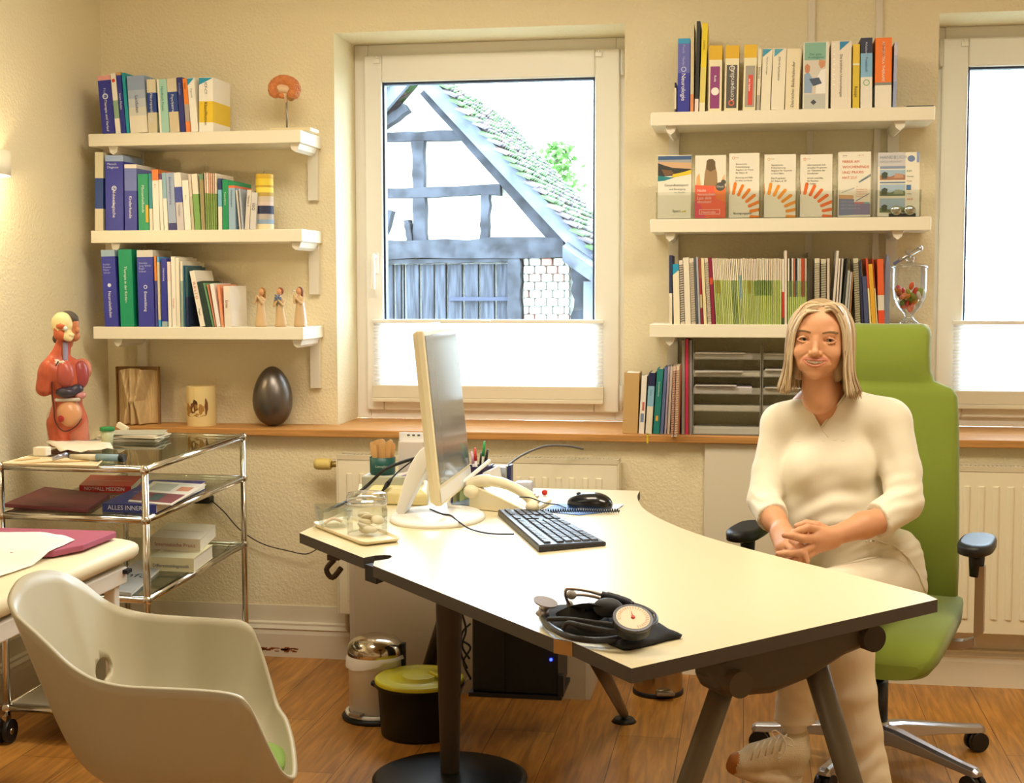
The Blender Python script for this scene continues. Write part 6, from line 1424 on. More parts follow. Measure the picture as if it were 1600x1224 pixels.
b = MB(); b.sphere((c.x-.03, c.y, mz+.036), (.008, .003, .006), 0, 10); b.build('scroll_wheel', mat('2a2a2c', .6), t)
b = MB(); b.tube([D3(884, 794, .008), D3(872, 789, .006), D3(855, 787, .012), D3(842, 783, .05), D3(828, 778, .065), D3(812, 777, .06)], .0018, 6, sub=6); b.build('mouse_cable', mat('141418', .4), t)
p = D3(851, 773, .004); MB().sphere((p.x, p.y, ZD+.01), .009, 0, 12).build('red_plug', mat('c42820', .4), label='small red cap on a thin wire behind the telephone', cat='plug')
# tongue spatula cup
c = P(598, 748, d=4.22); yc = c.y; zc_ = P(598, 742, Y=yc).z
bx_ = thing('storage_box', (c.x+.02, yc, ZD), 'grey green box standing behind the glass jar, under the spatula cup', 'box')
gz = P(600, 741, Y=yc).z
MB().box((P(572, 760, Y=yc).x, yc-.05, ZD+.001), (P(640, 760, Y=yc).x, yc+.05, gz)).build('box_body', mat('b9bcae', .5), bx_, bevel=.004)
t = thing('spatula_cup', (c.x, yc, gz), 'dark green cup full of wooden tongue spatulas behind the jar', 'cup'); rc_ = P(617, 730, Y=yc).x-c.x
b = MB(); b.lathe([(.0005, .001), (rc_*.94, 0), (rc_, .004), (rc_*1.02, .052), (rc_*.97, .052), (rc_*.93, .004), (.0005, .004)], (c.x, yc, gz), 28)
b.text('Lenuplast', (c.x-rc_*.3, yc-rc_*1.03, gz+.024), (1, 0, 0), (0, 0, 1), .011, 1); b.build('cup_body', [mat('14504c', .4), mat('c8d8d0', .5)], t)
sx_ = rc_
for i in range(22):
    a_ = random.uniform(0, 6.28); rr = rc_*.75*math.sqrt(random.random()); x, y = c.x+rr*math.cos(a_), yc+rr*math.sin(a_)
    h = random.uniform(.088, .104); w_ = .008; lx_ = (x-c.x)*.35; b = MB(); K = 8
    V = [(x-w_, y, gz+.006), (x+w_, y, gz+.006)]+[(x+lx_+w_*math.cos(PI*k/K), y+.001, gz+h-.008+.008*math.sin(PI*k/K)) for k in range(K+1)]
    V2 = [(a, b2+.0016, cc) for a, b2, cc in V]; n = len(V)
    b.add(V+V2, [tuple(range(n)), tuple(reversed(range(n, 2*n)))]+[(k, k+n, (k+1) % n+n, (k+1) % n) for k in range(n)])
    b.build('wooden_spatula', mat(random.choice(['dcae70', 'e0b67c', 'd4a468']), .6), label='wooden tongue spatula standing in the dark green cup', cat='spatula', group='spatulas in the green cup')
# white box with card behind the cup
yc2 = yc+.06; MB().box((P(622, 700, Y=yc2).x, yc2, ZD+.001), (P(662, 700, Y=yc2).x, yc2+.09, P(630, 690, Y=yc2).z)).build('cardboard_box', mat('ddd2cc', .6), label='pinkish white carton behind the spatula cup', cat='box', bevel=.003)
b = MB(); p0 = P(624, 676, Y=yc2+.03); p1 = P(668, 688, Y=yc2+.03); b.box((p0.x, yc2+.028, p1.z-.004), (p1.x, yc2+.034, p0.z), 0)
for i in range(3): b.box((p0.x+.025+i*.016, yc2+.0275, p1.z+.012), (p0.x+.033+i*.016, yc2+.028, p1.z+.017), 1)
b.build('index_card', [mat('eeeeee', .4), mat('4a4a50', .5)], label='white card with small marks standing above the carton', cat='card')
# cream printer like box behind the monitor stand
a = D3(588, 785); t = thing('card_reader', D3(630, 780), 'low cream card reader with rounded top behind the monitor stand', 'card reader')
q4 = [D3(572, 788), D3(668, 792), D3(672, 772), D3(590, 768)]
b = MB(); cc_ = sum(q4, Vector())/4; b.rings([[Vector((p.x, p.y, ZD+.001)) for p in q4], [Vector((p.x, p.y, ZD+.035)) for p in q4], [cc_+(Vector((p.x, p.y, 0))-Vector((cc_.x, cc_.y, 0)))*.86+Vector((0, 0, .046)) for p in q4]], 0, True, False)
b.build('reader_housing', mat('f0e2a8', .4), t, bevel=.006)
p = D3(640, 748, .1); t2 = thing('hand_scanner', p, 'small white device with purple display beside the monitor', 'device')
a_ = P(640, 752, d=4.2); b = MB(); b.box((a_.x-.04, a_.y-.02, ZD+.047), (a_.x+.05, a_.y+.03, a_.z+.03), R=Matrix.Rotation(-.25, 3, 'Y')); b.build('device_body', mat('f0e8e8', .35), t2, bevel=.012, seg=4)
b = MB(); b.box((a_.x-.018, a_.y-.024, a_.z+.006), (a_.x+.02, a_.y-.0205, a_.z+.024), R=Matrix.Rotation(-.25, 3, 'Y')); b.build('purple_display', mat('9a80c8', .3), t2)
# pen cup, pens, stamp pad
c = P(748, 762, d=4.25); yp = c.y; t = thing('pen_cup', (c.x, yp, ZD), 'dark purple angular pen cup behind the telephone', 'cup')
z1_ = P(748, 728, Y=yp).z; rr = .036
b = MB(); b.lathe([(.0005, .001), (rr*.9, 0), (rr*1.05, z1_-ZD), (rr*.97, z1_-ZD), (rr*.85, .004), (.0005, .004)], (c.x, yp, ZD+.0005), 6, smooth=False); b.build('cup_body', mat('33264a', .4), t)
for i, (px, py, hc, nm, cc2) in enumerate(((742, 700, 'c83434', 'red', 'd8d4d0'), (757, 690, '2f9a54', 'green', 'b8b4a8'), (762, 702, '24242a', 'black', '24242a'), (737, 706, 'd8a8c0', 'pink', 'c8c0c0'), (752, 708, '2c2c30', 'dark grey', '2c2c30'))):
    top = P(px, py, Y=yp); bo = Vector((c.x+(top.x-c.x)*.2, yp, ZD+.008)); t3 = thing('pen', bo, '%s pen standing in the purple pen cup' % nm, 'pen', 'pens in the purple cup')
    k = bo.lerp(top, .72); MB().cyl(bo, k, .0045, n=10).build('pen_barrel', mat(cc2, .35), t3); MB().cyl(k, top, .0052, .003, n=10).build('pen_cap', mat(hc, .35), t3)
c = P(780, 742, d=4.28); t = thing('stamp', (c.x, c.y, ZD), 'silver and dark blue office stamp behind the telephone', 'stamp')
x0, x1 = P(766, 742, Y=c.y).x, P(798, 742, Y=c.y).x; zt_ = P(780, 727, Y=c.y).z; zb3 = P(780, 752, Y=c.y).z
MB().box((x0+.008, c.y-.018, ZD+.04), (x1-.006, c.y+.02, zt_)).build('silver_front', mat('b8bcc4', .25, .7), t, bevel=.008, seg=4)
for xa_, xb_ in ((x0, x0+.008), (x1-.006, x1+.004)): MB().box((xa_, c.y-.02, ZD+.02), (xb_, c.y+.024, zt_+.002)).build('blue_side', mat('262e60', .35), t, bevel=.003)
MB().box((x0, c.y-.02, ZD+.001), (x1+.004, c.y+.024, ZD+.04)).build('stamp_foot', mat('1e2450', .4), t, bevel=.002)
# flyers standing between monitor and telephone
for i, (x0, y0, x1, y1, hc, lb) in enumerate(((700, 745, 716, 790, 'b8c8ec', 'pale blue'), (708, 742, 722, 788, 'e8d89c', 'pale yellow'), (718, 735, 734, 778, 'dce8a0', 'pale green'))):
    a = P(x0, y1, d=4.08+.02*i); b_ = P(x1, y0, d=4.16+.02*i); a.z = max(a.z, ZD+.001)
    MB().prism([(a.x, a.y), (b_.x, b_.y), (b_.x+.001, b_.y+.003), (a.x+.001, a.y+.003)], ZD+.001, b_.z).build('flyer', mat(hc, .5), label=lb+' flyer standing between monitor and telephone', cat='flyer')
MB().box((D3(702, 790).x, D3(702, 790).y, ZD+.0005), (D3(702, 790).x+.17, D3(702, 790).y+.16, ZD+.0038)).build('blotter', mat('a8bce0', .5), label='pale blue writing mat under the flyers', cat='mat')
cable('wall_cable', [P(790, 730, Y=4.45), P(815, 712, Y=4.6), P(850, 698, Y=4.75), P(885, 697, Y=4.8), P(912, 702, Y=4.82)], .004, '6a645c', 'grey cable arching in front of the radiator')
MB().box((P(800, 770, Z=ZD).x, P(800, 766, Z=ZD).y-.03, ZD+.0005), (P(830, 770, Z=ZD).x, P(800, 766, Z=ZD).y+.02, ZD+.03)).build('tape_dispenser', mat('c8c8d4', .4, alpha=.8), label='clear tape dispenser beside the stamp', cat='tape dispenser', bevel=.01)
# stethoscope and blood pressure cuff
BK = mat('17171b', .75, bump=.4, bscale=600, name='black_nylon'); RB = mat('34363f', .35, name='grey_black_rubber')
t = thing('blood_pressure_cuff', D3(950, 985), 'black blood pressure cuff folded on the near side of the desk', 'blood pressure cuff')
pts = [D3(x, y) for x, y in ((842, 958), (880, 958), (935, 948), (985, 975), (1020, 985), (1066, 997), (1045, 1003), (985, 1018), (962, 1013), (930, 1000), (870, 990), (850, 975))]
b = MB(); c0 = sum(pts, Vector())/len(pts); rs = []
for k, z in ((.98, .001), (1, .006), (.93, .014), (.6, .026), (.25, .036)): rs.append([Vector((c0.x+(p.x-c0.x)*k, c0.y+(p.y-c0.y)*k, ZD+z+(.01*noise.noise(Vector((p.x*22, p.y*22, 0))) if z > .007 else 0))) for p in spline(pts, 3, True)])
b.rings(rs); b.build('folded_cuff', BK, t)
b = MB(); mp3 = [D3(x, y, h) for x, y, h in ((868, 960, .02), (890, 948, .05), (915, 943, .066), (938, 948, .062), (952, 958, .04), (930, 972, .03), (890, 972, .022))]
c1 = sum(mp3, Vector())/len(mp3); b.rings([spline(mp3, 4, True), [p.lerp(c1, .35)+Vector((0, 0, .006)) for p in spline(mp3, 4, True)], [p.lerp(c1, .8)+Vector((0, 0, .004)) for p in spline(mp3, 4, True)]]); b.build('raised_fold', BK, t)
g0 = P(989, 966, Z=ZD+.055); gx = Vector((1, .25, 0)).normalized(); gv = (CAM-g0).normalized(); gn = (gv*.45+Vector((0, 0, 1))*.75+Vector((.1, 0, 0))).normalized(); gu = gx-gn*gx.dot(gn); gu.normalize(); gw = gn.cross(gu)
def disc_(mb, c, r, h0, h1, mi=0, n=32): mb.rings([[c+gn*h0+(gu*math.cos(2*PI*i/n)+gw*math.sin(2*PI*i/n))*r for i in range(n)], [c+gn*h1+(gu*math.cos(2*PI*i/n)+gw*math.sin(2*PI*i/n))*r for i in range(n)]], mi)
ga = thing('pressure_gauge', (g0.x, g0.y, ZD+.03), 'round manometer with white dial and red needle lying on the cuff', 'gauge')
b = MB(); disc_(b, g0, .0345, -.024, -.002); b.build('gauge_housing', mat('202024', .35), ga, bevel=.003)
b = MB(); disc_(b, g0, .0355, -.006, .001); b.build('bezel', mat('5a5a60', .3, .7), ga)
b = MB(); disc_(b, g0, .030, .0005, .0015, 0)
for i in range(26):
    a_ = -.7+i*(2*PI-1.6)/25-PI/2+.9; d = gu*math.cos(a_)+gw*math.sin(a_); e_ = gn.cross(d)*.0004; b.add([g0+gn*.002+d*.022+e_, g0+gn*.002+d*.028+e_, g0+gn*.002+d*.028-e_, g0+gn*.002+d*.022-e_], [(0, 1, 2, 3)], 1)
d = (gw*.97-gu*.1).normalized(); e_ = gn.cross(d)*.0011
b.add([g0+gn*.003+e_, g0+gn*.003+d*.021, g0+gn*.003-e_, g0+gn*.003-d*.005], [(0, 1, 2, 3)], 1); disc_(b, g0, .0035, .0015, .0035, 1, 12); b.build('dial', [mat('f0dfc0', .4), mat('cc3a28', .4)], ga)
b = MB(); bu = [P(952, 950, Z=ZD+.055), P(972, 960, Z=ZD+.05)]; b.sphere(P(950, 950, Z=ZD+.055), (.028, .02, .018), 0, 16); b.sphere(bu[1], (.016, .014, .012), 0, 12); b.build('inflation_bulb', mat('2c2c30', .6), ga)
st = thing('stethoscope', D3(900, 960), 'grey black stethoscope looped around the cuff on the desk', 'stethoscope')
lp = [D3(x, y, h) for x, y, h in ((851, 943, .03), (846, 955, .018), (852, 972, .012), (868, 985, .012), (893, 996, .012), (930, 1001, .012), (968, 998, .014), (1000, 988, .018), (1021, 975, .022), (1022, 963, .03), (1008, 953, .04), (988, 946, .05))]
MB().tube(lp, .0062, 12, sub=8).build('rubber_tube', RB, st)
MB().tube([D3(x, y, h) for x, y, h in ((988, 946, .05), (975, 940, .056), (955, 934, .062), (940, 930, .066))], [.007, .0085, .009, .0075], 12, sub=6).build('yoke', mat('1e2030', .5), st)
SL = mat('b8aaa4', .28, .85)
MB().tube([P(x, y, Z=ZD+h) for x, y, h in ((940, 930, .066), (920, 924, .075), (900, 921, .08), (886, 921, .08), (883, 928, .068), (886, 938, .05), (890, 944, .04))], .003, 8, sub=6).build('ear_tube', SL, st)
MB().tube([P(x, y, Z=ZD+h) for x, y, h in ((945, 938, .055), (930, 933, .06), (912, 930, .062), (898, 930, .062))], .003, 8, sub=6).build('ear_tube', SL, st)
b = MB(); b.sphere(P(893, 930, Z=ZD+.062), (.010, .008, .009), 0, 12); b.build('ear_tip', mat('a8a098', .4), st); b = MB(); b.sphere(P(890, 945, Z=ZD+.038), (.007, .007, .008), 0, 12); b.build('ear_tip', mat('a8a098', .4), st)
cp = P(852, 943, Z=ZD+.04); ax_ = Vector((.25, -.15, 1)).normalized(); b = MB(); b.cyl(cp-ax_*.012, cp, .008, .012, 16); b.cyl(cp, cp+ax_*.004, .022, .0235, 32); b.cyl(cp-ax_*.024, cp-ax_*.012, .014, .008, 20); b.build('chest_piece', mat('b8b4bc', .3, .7), st)
MB().tube([D3(x, y, h) for x, y, h in ((856, 968, .03), (890, 968, .036), (930, 973, .036), (970, 978, .034))], .0045, 8, sub=6).build('hose', mat('2a2a2c', .6), t)
MB().tube([D3(x, y, h) for x, y, h in ((880, 984, .02), (888, 974, .034), (910, 978, .036), (945, 985, .034), (985, 990, .03))], .0045, 8, sub=6).build('hose', mat('26262a', .6), t)
# ---------------------------------------------------------------- white shell armchair in the foreground
SHL = mat('bdb59c', .42, name='white_shell_plastic')
far_ = [(434, 1103, 2.94), (424, 1068, 2.97), (413, 1030, 2.99), (402, 998, 3.0), (392, 979, 3.0), (376, 970, 3.0), (349, 967, 3.0), (300, 964, 3.01), (254, 961, 3.0), (215, 956, 2.99), (185, 948, 2.97), (160, 936, 2.95), (140, 921, 2.92), (122, 908, 2.88), (100, 897, 2.83)]
back_ = [(76, 892, 2.79), (52, 894, 2.74), (32, 904, 2.69), (20, 920, 2.65), (15, 938, 2.61)]
near_ = [(22, 958, 2.57), (38, 974, 2.55), (58, 992, 2.53), (80, 1013, 2.51), (102, 1034, 2.50), (124, 1050, 2.49), (150, 1063, 2.48), (189, 1072, 2.47), (230, 1075, 2.46), (280, 1077, 2.46), (327, 1080, 2.46), (358, 1084, 2.46), (378, 1091, 2.46), (390, 1103, 2.47), (400, 1122, 2.48), (414, 1152, 2.49), (428, 1182, 2.51), (442, 1206, 2.53)]
front_ = [(455, 1214, 2.56), (461, 1207, 2.61), (460, 1180, 2.69), (455, 1150, 2.78), (446, 1122, 2.87)]
rimpx = far_+back_+near_+front_
rim_ = [P(x, y, d=d) for x, y, d in rimpx]
rim_ = spline(rim_, 4, True); nR = len(rim_)
cC = P(290, 1200, d=2.73); cC.z = .425
TR = 34; V = []
for p in rim_:
    h = Vector((p.x-cC.x, p.y-cC.y, 0)); fz = min(1, max(0, (p.z-.50)/.16))
    c1 = cC+h*.45; bz = min(1, max(0, (p.z-.70)/.1)); c2 = cC+h*(.80-.02*fz-.14*bz)+Vector((0, 0, -.004)); c3 = cC+h*(.86+.06*(1-fz)-.16*bz)+Vector((0, 0, (p.z-cC.z)*(.36*fz+.3*(1-fz))))
    for j in range(TR+1):
        t_ = .04+.96*j/TR; a = (1-t_); V.append(cC*a**4+c1*4*a**3*t_+c2*6*a*a*t_*t_+c3*4*a*t_**3+p*t_**4)
b = MB(); Fc = []
ctr = len(V)
def px_of(p): v = p-CAM; z_ = v.dot(FW); return 800+FPX*v.dot(RT)/z_, 612-FPX*v.dot(UP)/z_, z_
hc_ = min((p for p in V if px_of(p)[2] > 2.62), key=lambda p: (px_of(p)[0]-158)**2+(px_of(p)[1]-1048)**2)
hole = P(148, 1062, d=2.74)
for i in range(nR):
    k = (i+1) % nR
    for j in range(TR):
        q = (i*(TR+1)+j, i*(TR+1)+j+1, k*(TR+1)+j+1, k*(TR+1)+j); c = (V[q[0]]+V[q[2]])/2
        Fc.append(q)
b.add(V+[cC.copy()], Fc+[(i*(TR+1), ((i+1) % nR)*(TR+1), ctr) for i in range(nR)], 0, True)
ch = thing('shell_armchair', (cC.x, cC.y, 0), 'white moulded shell armchair in the left foreground facing the desk', 'chair')
shell_ = b.build('seat_shell', SHL, ch, solid=.009)
fx = (P(455, 1150, d=2.72)-cC); fx.z = 0; fx.normalize(); sx_ = Vector((-fx.y, fx.x, 0))
Rc = Matrix((fx, sx_, Vector((0, 0, 1)))).transposed()
cut_ = MB().sphere(hc_-Vector((0, 0, .004)), (.05, .052, .024), 0, 28, Rc).build('cutter', SHL)
bm_ = shell_.modifiers.new('opening', 'BOOLEAN'); bm_.operation = 'DIFFERENCE'; bm_.object = cut_; bm_.solver = 'EXACT'
me_ = bpy.data.meshes.new_from_object(shell_.evaluated_get(bpy.context.evaluated_depsgraph_get())); shell_.modifiers.clear(); shell_.data = me_; bpy.data.objects.remove(cut_)
cu = cC+Vector((.03, .0, .017)); fx = (P(455, 1150, d=2.72)-cC); fx.z = 0; fx.normalize()
b = MB(); b.lathe([(.0005, 0), (.115, 0), (.128, .006), (.128, .018), (.118, .025), (.0005, .027)], cu+fx*.045, 40, sy=1.0); b.build('seat_cushion', mat('7f9c4c', .9, bump=.4, bscale=300, name='green_felt'), label='round green felt cushion on the white shell chair', cat='cushion')
sx_ = Vector((-fx.y, fx.x, 0))
for u, v in ((.15, .16), (.15, -.16), (-.15, .16), (-.15, -.16)):
    a_ = cC+fx*u*.7+sx_*v*.7+Vector((0, 0, -.015)); e_ = cC+fx*u*1.5+sx_*v*1.4; e_.z = 0
    b = MB(); b.cyl(a_, e_, .017, .010, 14); b.build('leg', mat('e4dccb', .4), ch)
b = MB(); b.cyl(cC+Vector((0, 0, -.03)), cC+Vector((0, 0, -.008)), .13, .15, 24); b.build('underframe', mat('cfc8b8', .4), ch)
# ---------------------------------------------------------------- bins
dd = 4.42; c = P(588, 1120, Z=0); xb_, yb2 = c.x, c.y
kx = (c-CAM).dot(FW)/FPX
t = thing('pedal_bin', (xb_, yb2, 0), 'white pedal bin with domed chrome lid beside the desk leg', 'bin')
r_ = 43*kx; zt_ = P(588, 1020, Y=yb2).z
MB().lathe([(.0005, 0), (r_*1.22, 0), (r_*1.24, .01), (r_*1.15, .016), (.0005, .018)], (xb_, yb2, 0), 36).build('base_ring', mat('16161a', .5), t)
MB().lathe([(r_*1.1, .016), (r_*1.12, .024), (r_*1.0, .026)], (xb_, yb2, 0), 36).build('foot_rim', mat('ece6dc', .35), t)
MB().lathe([(.0005, .026), (r_*.97, .026), (r_*.99, zt_)], (xb_, yb2, 0), 36).build('bin_body', mat('ece6d8', .35), t)
MB().lathe([(r_*1.02, zt_-.002), (r_*1.03, zt_+.010), (r_*.98, zt_+.028), (r_*.8, zt_+.046), (r_*.45, zt_+.056), (.0005, zt_+.058)], (xb_, yb2, 0), 36).build('chrome_lid', mat('c8beae', .12, 1), t)
b = MB(); bag = []
for i in range(36):
    a_ = 2*PI*i/36; bag.append(a_)
b.rings([[Vector((xb_+(r_*(1.0+k1)+random.uniform(0, .006)*k2)*math.cos(a), yb2+(r_*(1.0+k1)+random.uniform(0, .006)*k2)*math.sin(a), zt_-dz-(.028 if math.cos(a-3.9) > .3 else .0)*k2*max(0, math.cos(a-3.9)))) for a in bag] for k1, k2, dz in ((.01, 0, 0), (.06, .5, .004), (.05, 1, .012))], 0, False); b.build('bin_liner', mat('f2eee8', .6), t)
b = MB(); b.box((xb_-.062, yb2-r_-.012, .026), (xb_-.018, yb2-r_+.02, .036), R=Matrix.Rotation(-.3, 3, 'Z')); b.build('pedal', mat('a8a098', .35, .7), t, bevel=.002)
b = MB(); b.box((xb_+r_*.98, yb2-.01, zt_-.05), (xb_+r_*1.1, yb2+.01, zt_+.035)); b.tube([(xb_+r_*1.05, yb2-.01, zt_+.03), (xb_+r_*1.16, yb2-.02, zt_), (xb_+r_*1.1, yb2-.02, zt_-.05)], .002, 6, sub=4); b.build('hinge_bracket', mat('1c1c1c', .5), t)
c = P(656, 1145, Z=0); kx = (c-CAM).dot(FW)/FPX; zt_ = P(656, 1060, Y=c.y).z; r_ = 70*kx
t = thing('bucket', (c.x, c.y, 0), 'black bucket with bright yellow lid, partly behind the desk column', 'bucket')
MB().lathe([(.0005, 0), (r_*.84, 0), (r_*.86, .006), (r_*.93, zt_-.02), (r_*1.0, zt_-.018), (r_*1.0, zt_-.008)], (c.x, c.y, 0), 40).build('bucket_body', mat('151516', .45), t)
MB().lathe([(r_*.99, zt_-.008), (r_*1.0, zt_), (r_*.95, zt_+.006), (r_*.9, zt_+.003), (r_*.86, zt_+.0), (r_*.42, zt_+.002), (r_*.40, zt_+.010), (r_*.36, zt_+.011), (.0005, zt_+.010)], (c.x, c.y, 0), 40).build('yellow_lid', mat('d2c626', .45), t)
b = MB(); b.box((c.x+r_*.1, c.y-.006, zt_+.009), (c.x+r_*.62, c.y+.006, zt_+.018), R=Matrix.Rotation(-.9, 3, 'Z')); b.build('lid_grip', mat('d2c626', .45), t, bevel=.003)
b = MB(); b.rings([[Vector((c.x-r_*.94, c.y+u, z)) for u, z in ((-.02, zt_-.02), (.02, zt_-.02), (.02, zt_-.035), (-.02, zt_-.035))], [Vector((c.x-r_*1.10, c.y+u, z)) for u, z in ((-.012, zt_-.016), (.012, zt_-.016), (.012, zt_-.026), (-.012, zt_-.026))]], 0, True, False); b.build('side_handle', mat('1a1a1c', .5), t, bevel=.002)
c = P(1028, 1082, Z=0); kx = (c-CAM).dot(FW)/FPX; r_ = 38*kx
t = thing('pedal_bin', (c.x, c.y, 0), 'small shiny chrome pedal bin under the right part of the desk', 'bin')
MB().lathe([(.0005, 0), (r_*1.04, 0), (r_*1.04, .014), (r_, .016)], (c.x, c.y, 0), 32).build('base_ring', mat('1b1b1d', .5), t)
MB().lathe([(r_, .014), (r_, .235), (r_*.98, .24), (.0005, .25)], (c.x, c.y, 0), 32).build('chrome_body', mat('b0a088', .18, 1), t)
b = MB(); b.box((c.x+.0, c.y-r_-.03, .02), (c.x+.06, c.y-r_+.004, .03), R=Matrix.Rotation(.2, 3, 'Z')); b.build('pedal', mat('a8a4a0', .2, .9), t, bevel=.003)
# ---------------------------------------------------------------- cabinet, computer and cables under the desk
yc_ = P(900, 1106, Z=0).y+.09; x0, x1 = P(554, 950, Y=yc_).x, P(914, 1090, Y=yc_).x; zb4 = P(914, 1098, Y=yc_).z
ZCB = ZD-.115
t = thing('cabinet', ((x0+x1)/2, yc_+.17, 0), 'beige grey low cabinet under the desk behind the bins', 'cabinet')
CB = mat('b5a68e', .55, name='grey_beige_board')
MB().box((x0, yc_, zb4), (x1, yc_+.02, ZCB)).build('front_panel', CB, t, bevel=.001)
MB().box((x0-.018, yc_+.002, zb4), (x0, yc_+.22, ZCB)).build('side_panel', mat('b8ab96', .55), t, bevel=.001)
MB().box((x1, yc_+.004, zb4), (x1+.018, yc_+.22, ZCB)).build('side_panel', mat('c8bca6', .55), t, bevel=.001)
MB().box((x0, yc_+.02, zb4+.02), (x1, yc_+.22, ZCB-.01)).build('body', CB, t)
MB().box((x0+.02, yc_+.03, 0), (x1-.01, yc_+.20, zb4+.02)).build('plinth', mat('121212', .7), t)  # near-black colour paints in the shadow of the recess under the cabinet
yd = P(800, 1085, d=4.22).y
X_ = lambda px: P(px, 1030, Y=yd).x
zc0, zc1 = P(800, 1083, Y=yd).z, ZD-.05
t = thing('computer_tower', ((X_(740)+X_(872))/2, yd+.1, zc0), 'black computer tower hanging under the desk with a blue light', 'computer')
MB().box((X_(738), yd, zc0), (X_(872), yd+.22, zc1-.01)).build('case', mat('131316', .5), t, bevel=.003)
MB().box((X_(740), yd-.008, zc0+.01), (X_(788), yd, zc1-.03)).build('front_panel', mat('1c1c20', .4), t, bevel=.002)
p = P(861, 1031, Y=yd-.001); MB().cyl((p.x, yd-.004, p.z), (p.x, yd+.004, p.z), .0045, n=14).build('power_light', mat('2030ff', .4, emit=12), t)
MB().box((X_(733), yd-.01, zc0-.014), (X_(878), yd+.2, zc0-.002)).build('holder_shelf', mat('1e1e20', .5), t)
MB().box((X_(872), yd-.01, zc0-.002), (X_(881), yd+.03, zc0+.06)).build('holder_arm', mat('1e1e20', .5), t, bevel=.002)
MB().box((X_(735), yd+.05, zc1-.01), (X_(876), yd+.12, ZD-.028)).build('holder_bracket', mat('1e1e20', .5), t)
for i, pts in enumerate((((722, 960), (728, 985), (722, 1010), (734, 1030)), ((735, 975), (722, 990), (720, 1020), (730, 1045)), ((718, 1000), (735, 1012), (724, 1035), (736, 1062)), ((722, 1082), (726, 1070), (735, 1060), (748, 1085)))):
    MB().tube([P(x, y, Y=yd+.02+.02*i) for x, y in pts], .0035, 6, sub=5).build('hanging_cable', mat(['1a1a1a', '202024', '2a2a2a', 'c8c8cc'][i], .5), label='%s computer cable hanging left of the tower' % ['black upper', 'black curved', 'dark crossing', 'pale lower'][i], cat='cable', group='cables under the desk')
# low yellow and white cartons behind the trolley foot
a = P(262, 1008, Z=0); b = MB()
# ---------------------------------------------------------------- green swivel chair
fh = Vector((FW.x, FW.y, 0)).normalized(); rh = Vector((RT.x, RT.y, 0)).normalized()
fd = (-.42*rh-.907*fh); rd = (.907*rh-.42*fh)
hub = P(1369, 1143, Z=.09); hub.z = 0
Mc = Matrix.Identity(4)
for i, v in enumerate((rd, -fd, Vector((0, 0, 1)))):
    for j in range(3): Mc[j][i] = v[j]
Mc.translation = hub
GRN = mat('7c8c28', .85, bump=.35, bscale=900, sheen=.3, name='green_upholstery')
ALU = mat('b6b2b6', .28, .9, name='polished_aluminium'); BLKP = mat('1a1b1e', .45, name='black_plastic')
oc = thing('office_chair', hub, 'green high backed swivel chair on an aluminium star base, the woman sits in it', 'chair')
def rr_sec(cx, cy, cz, hw, ht, n=24, e=.45):
    return [Vector((cx+hw*math.copysign(abs(math.cos(2*PI*i/n))**e, math.cos(2*PI*i/n)), cy+ht*math.copysign(abs(math.sin(2*PI*i/n))**e, math.sin(2*PI*i/n)), cz)) for i in range(n)]
b = MB(Mc); rows_ = [(.42, .16, .035, .02), (.45, .21, .03, .032), (.5, .238, .02, .038), (.6, .242, .0, .04), (.75, .240, .0, .038), (.9, .232, .03, .036), (1.0, .226, .05, .034), (1.06, .22, .06, .033), (1.082, .205, .064, .03), (1.092, .18, .066, .026), (1.102, .152, .068, .028), (1.13, .140, .07, .036), (1.18, .136, .082, .042), (1.23, .134, .098, .042), (1.25, .128, .106, .036), (1.262, .11, .110, .022)]
b.rings([rr_sec(-.012, cy_, z, hw*.955, ht, 28, .42) for z, hw, cy_, ht in rows_]); b.build('backrest', GRN, oc)
b = MB(Mc); rs = []
for y, hw, z, ht in ((.03, .20, .47, .022), (.01, .232, .47, .036), (-.1, .243, .465, .042), (-.25, .245, .462, .044), (-.38, .243, .455, .044), (-.46, .235, .438, .042), (-.495, .22, .418, .034), (-.508, .19, .405, .02)):
    rs.append([Vector((hw*math.copysign(abs(math.cos(2*PI*i/28))**.42, math.cos(2*PI*i/28)), y, z+ht*math.copysign(abs(math.sin(2*PI*i/28))**.5, math.sin(2*PI*i/28))+.012*(abs(math.cos(2*PI*i/28))**3))) for i in range(28)][::-1])
b.rings(rs); b.build('seat', GRN, oc)
b = MB(Mc); b.box((-.12, -.30, .355), (.12, .04, .42)); b.build('mechanism', mat('3a3a3e', .5), oc, bevel=.01)
b = MB(Mc); b.box((-.035, .0, .36), (.035, .10, .40)).box((-.035, .075, .36), (.035, .105, .62)); b.build('back_support', mat('2a2a2c', .5), oc, bevel=.006)
b = MB(Mc); b.cyl((0, 0, .10), (0, 0, .24), .032, n=20).cyl((0, 0, .24), (0, 0, .36), .02, n=20); b.build('gas_column', mat('222224', .4), oc)
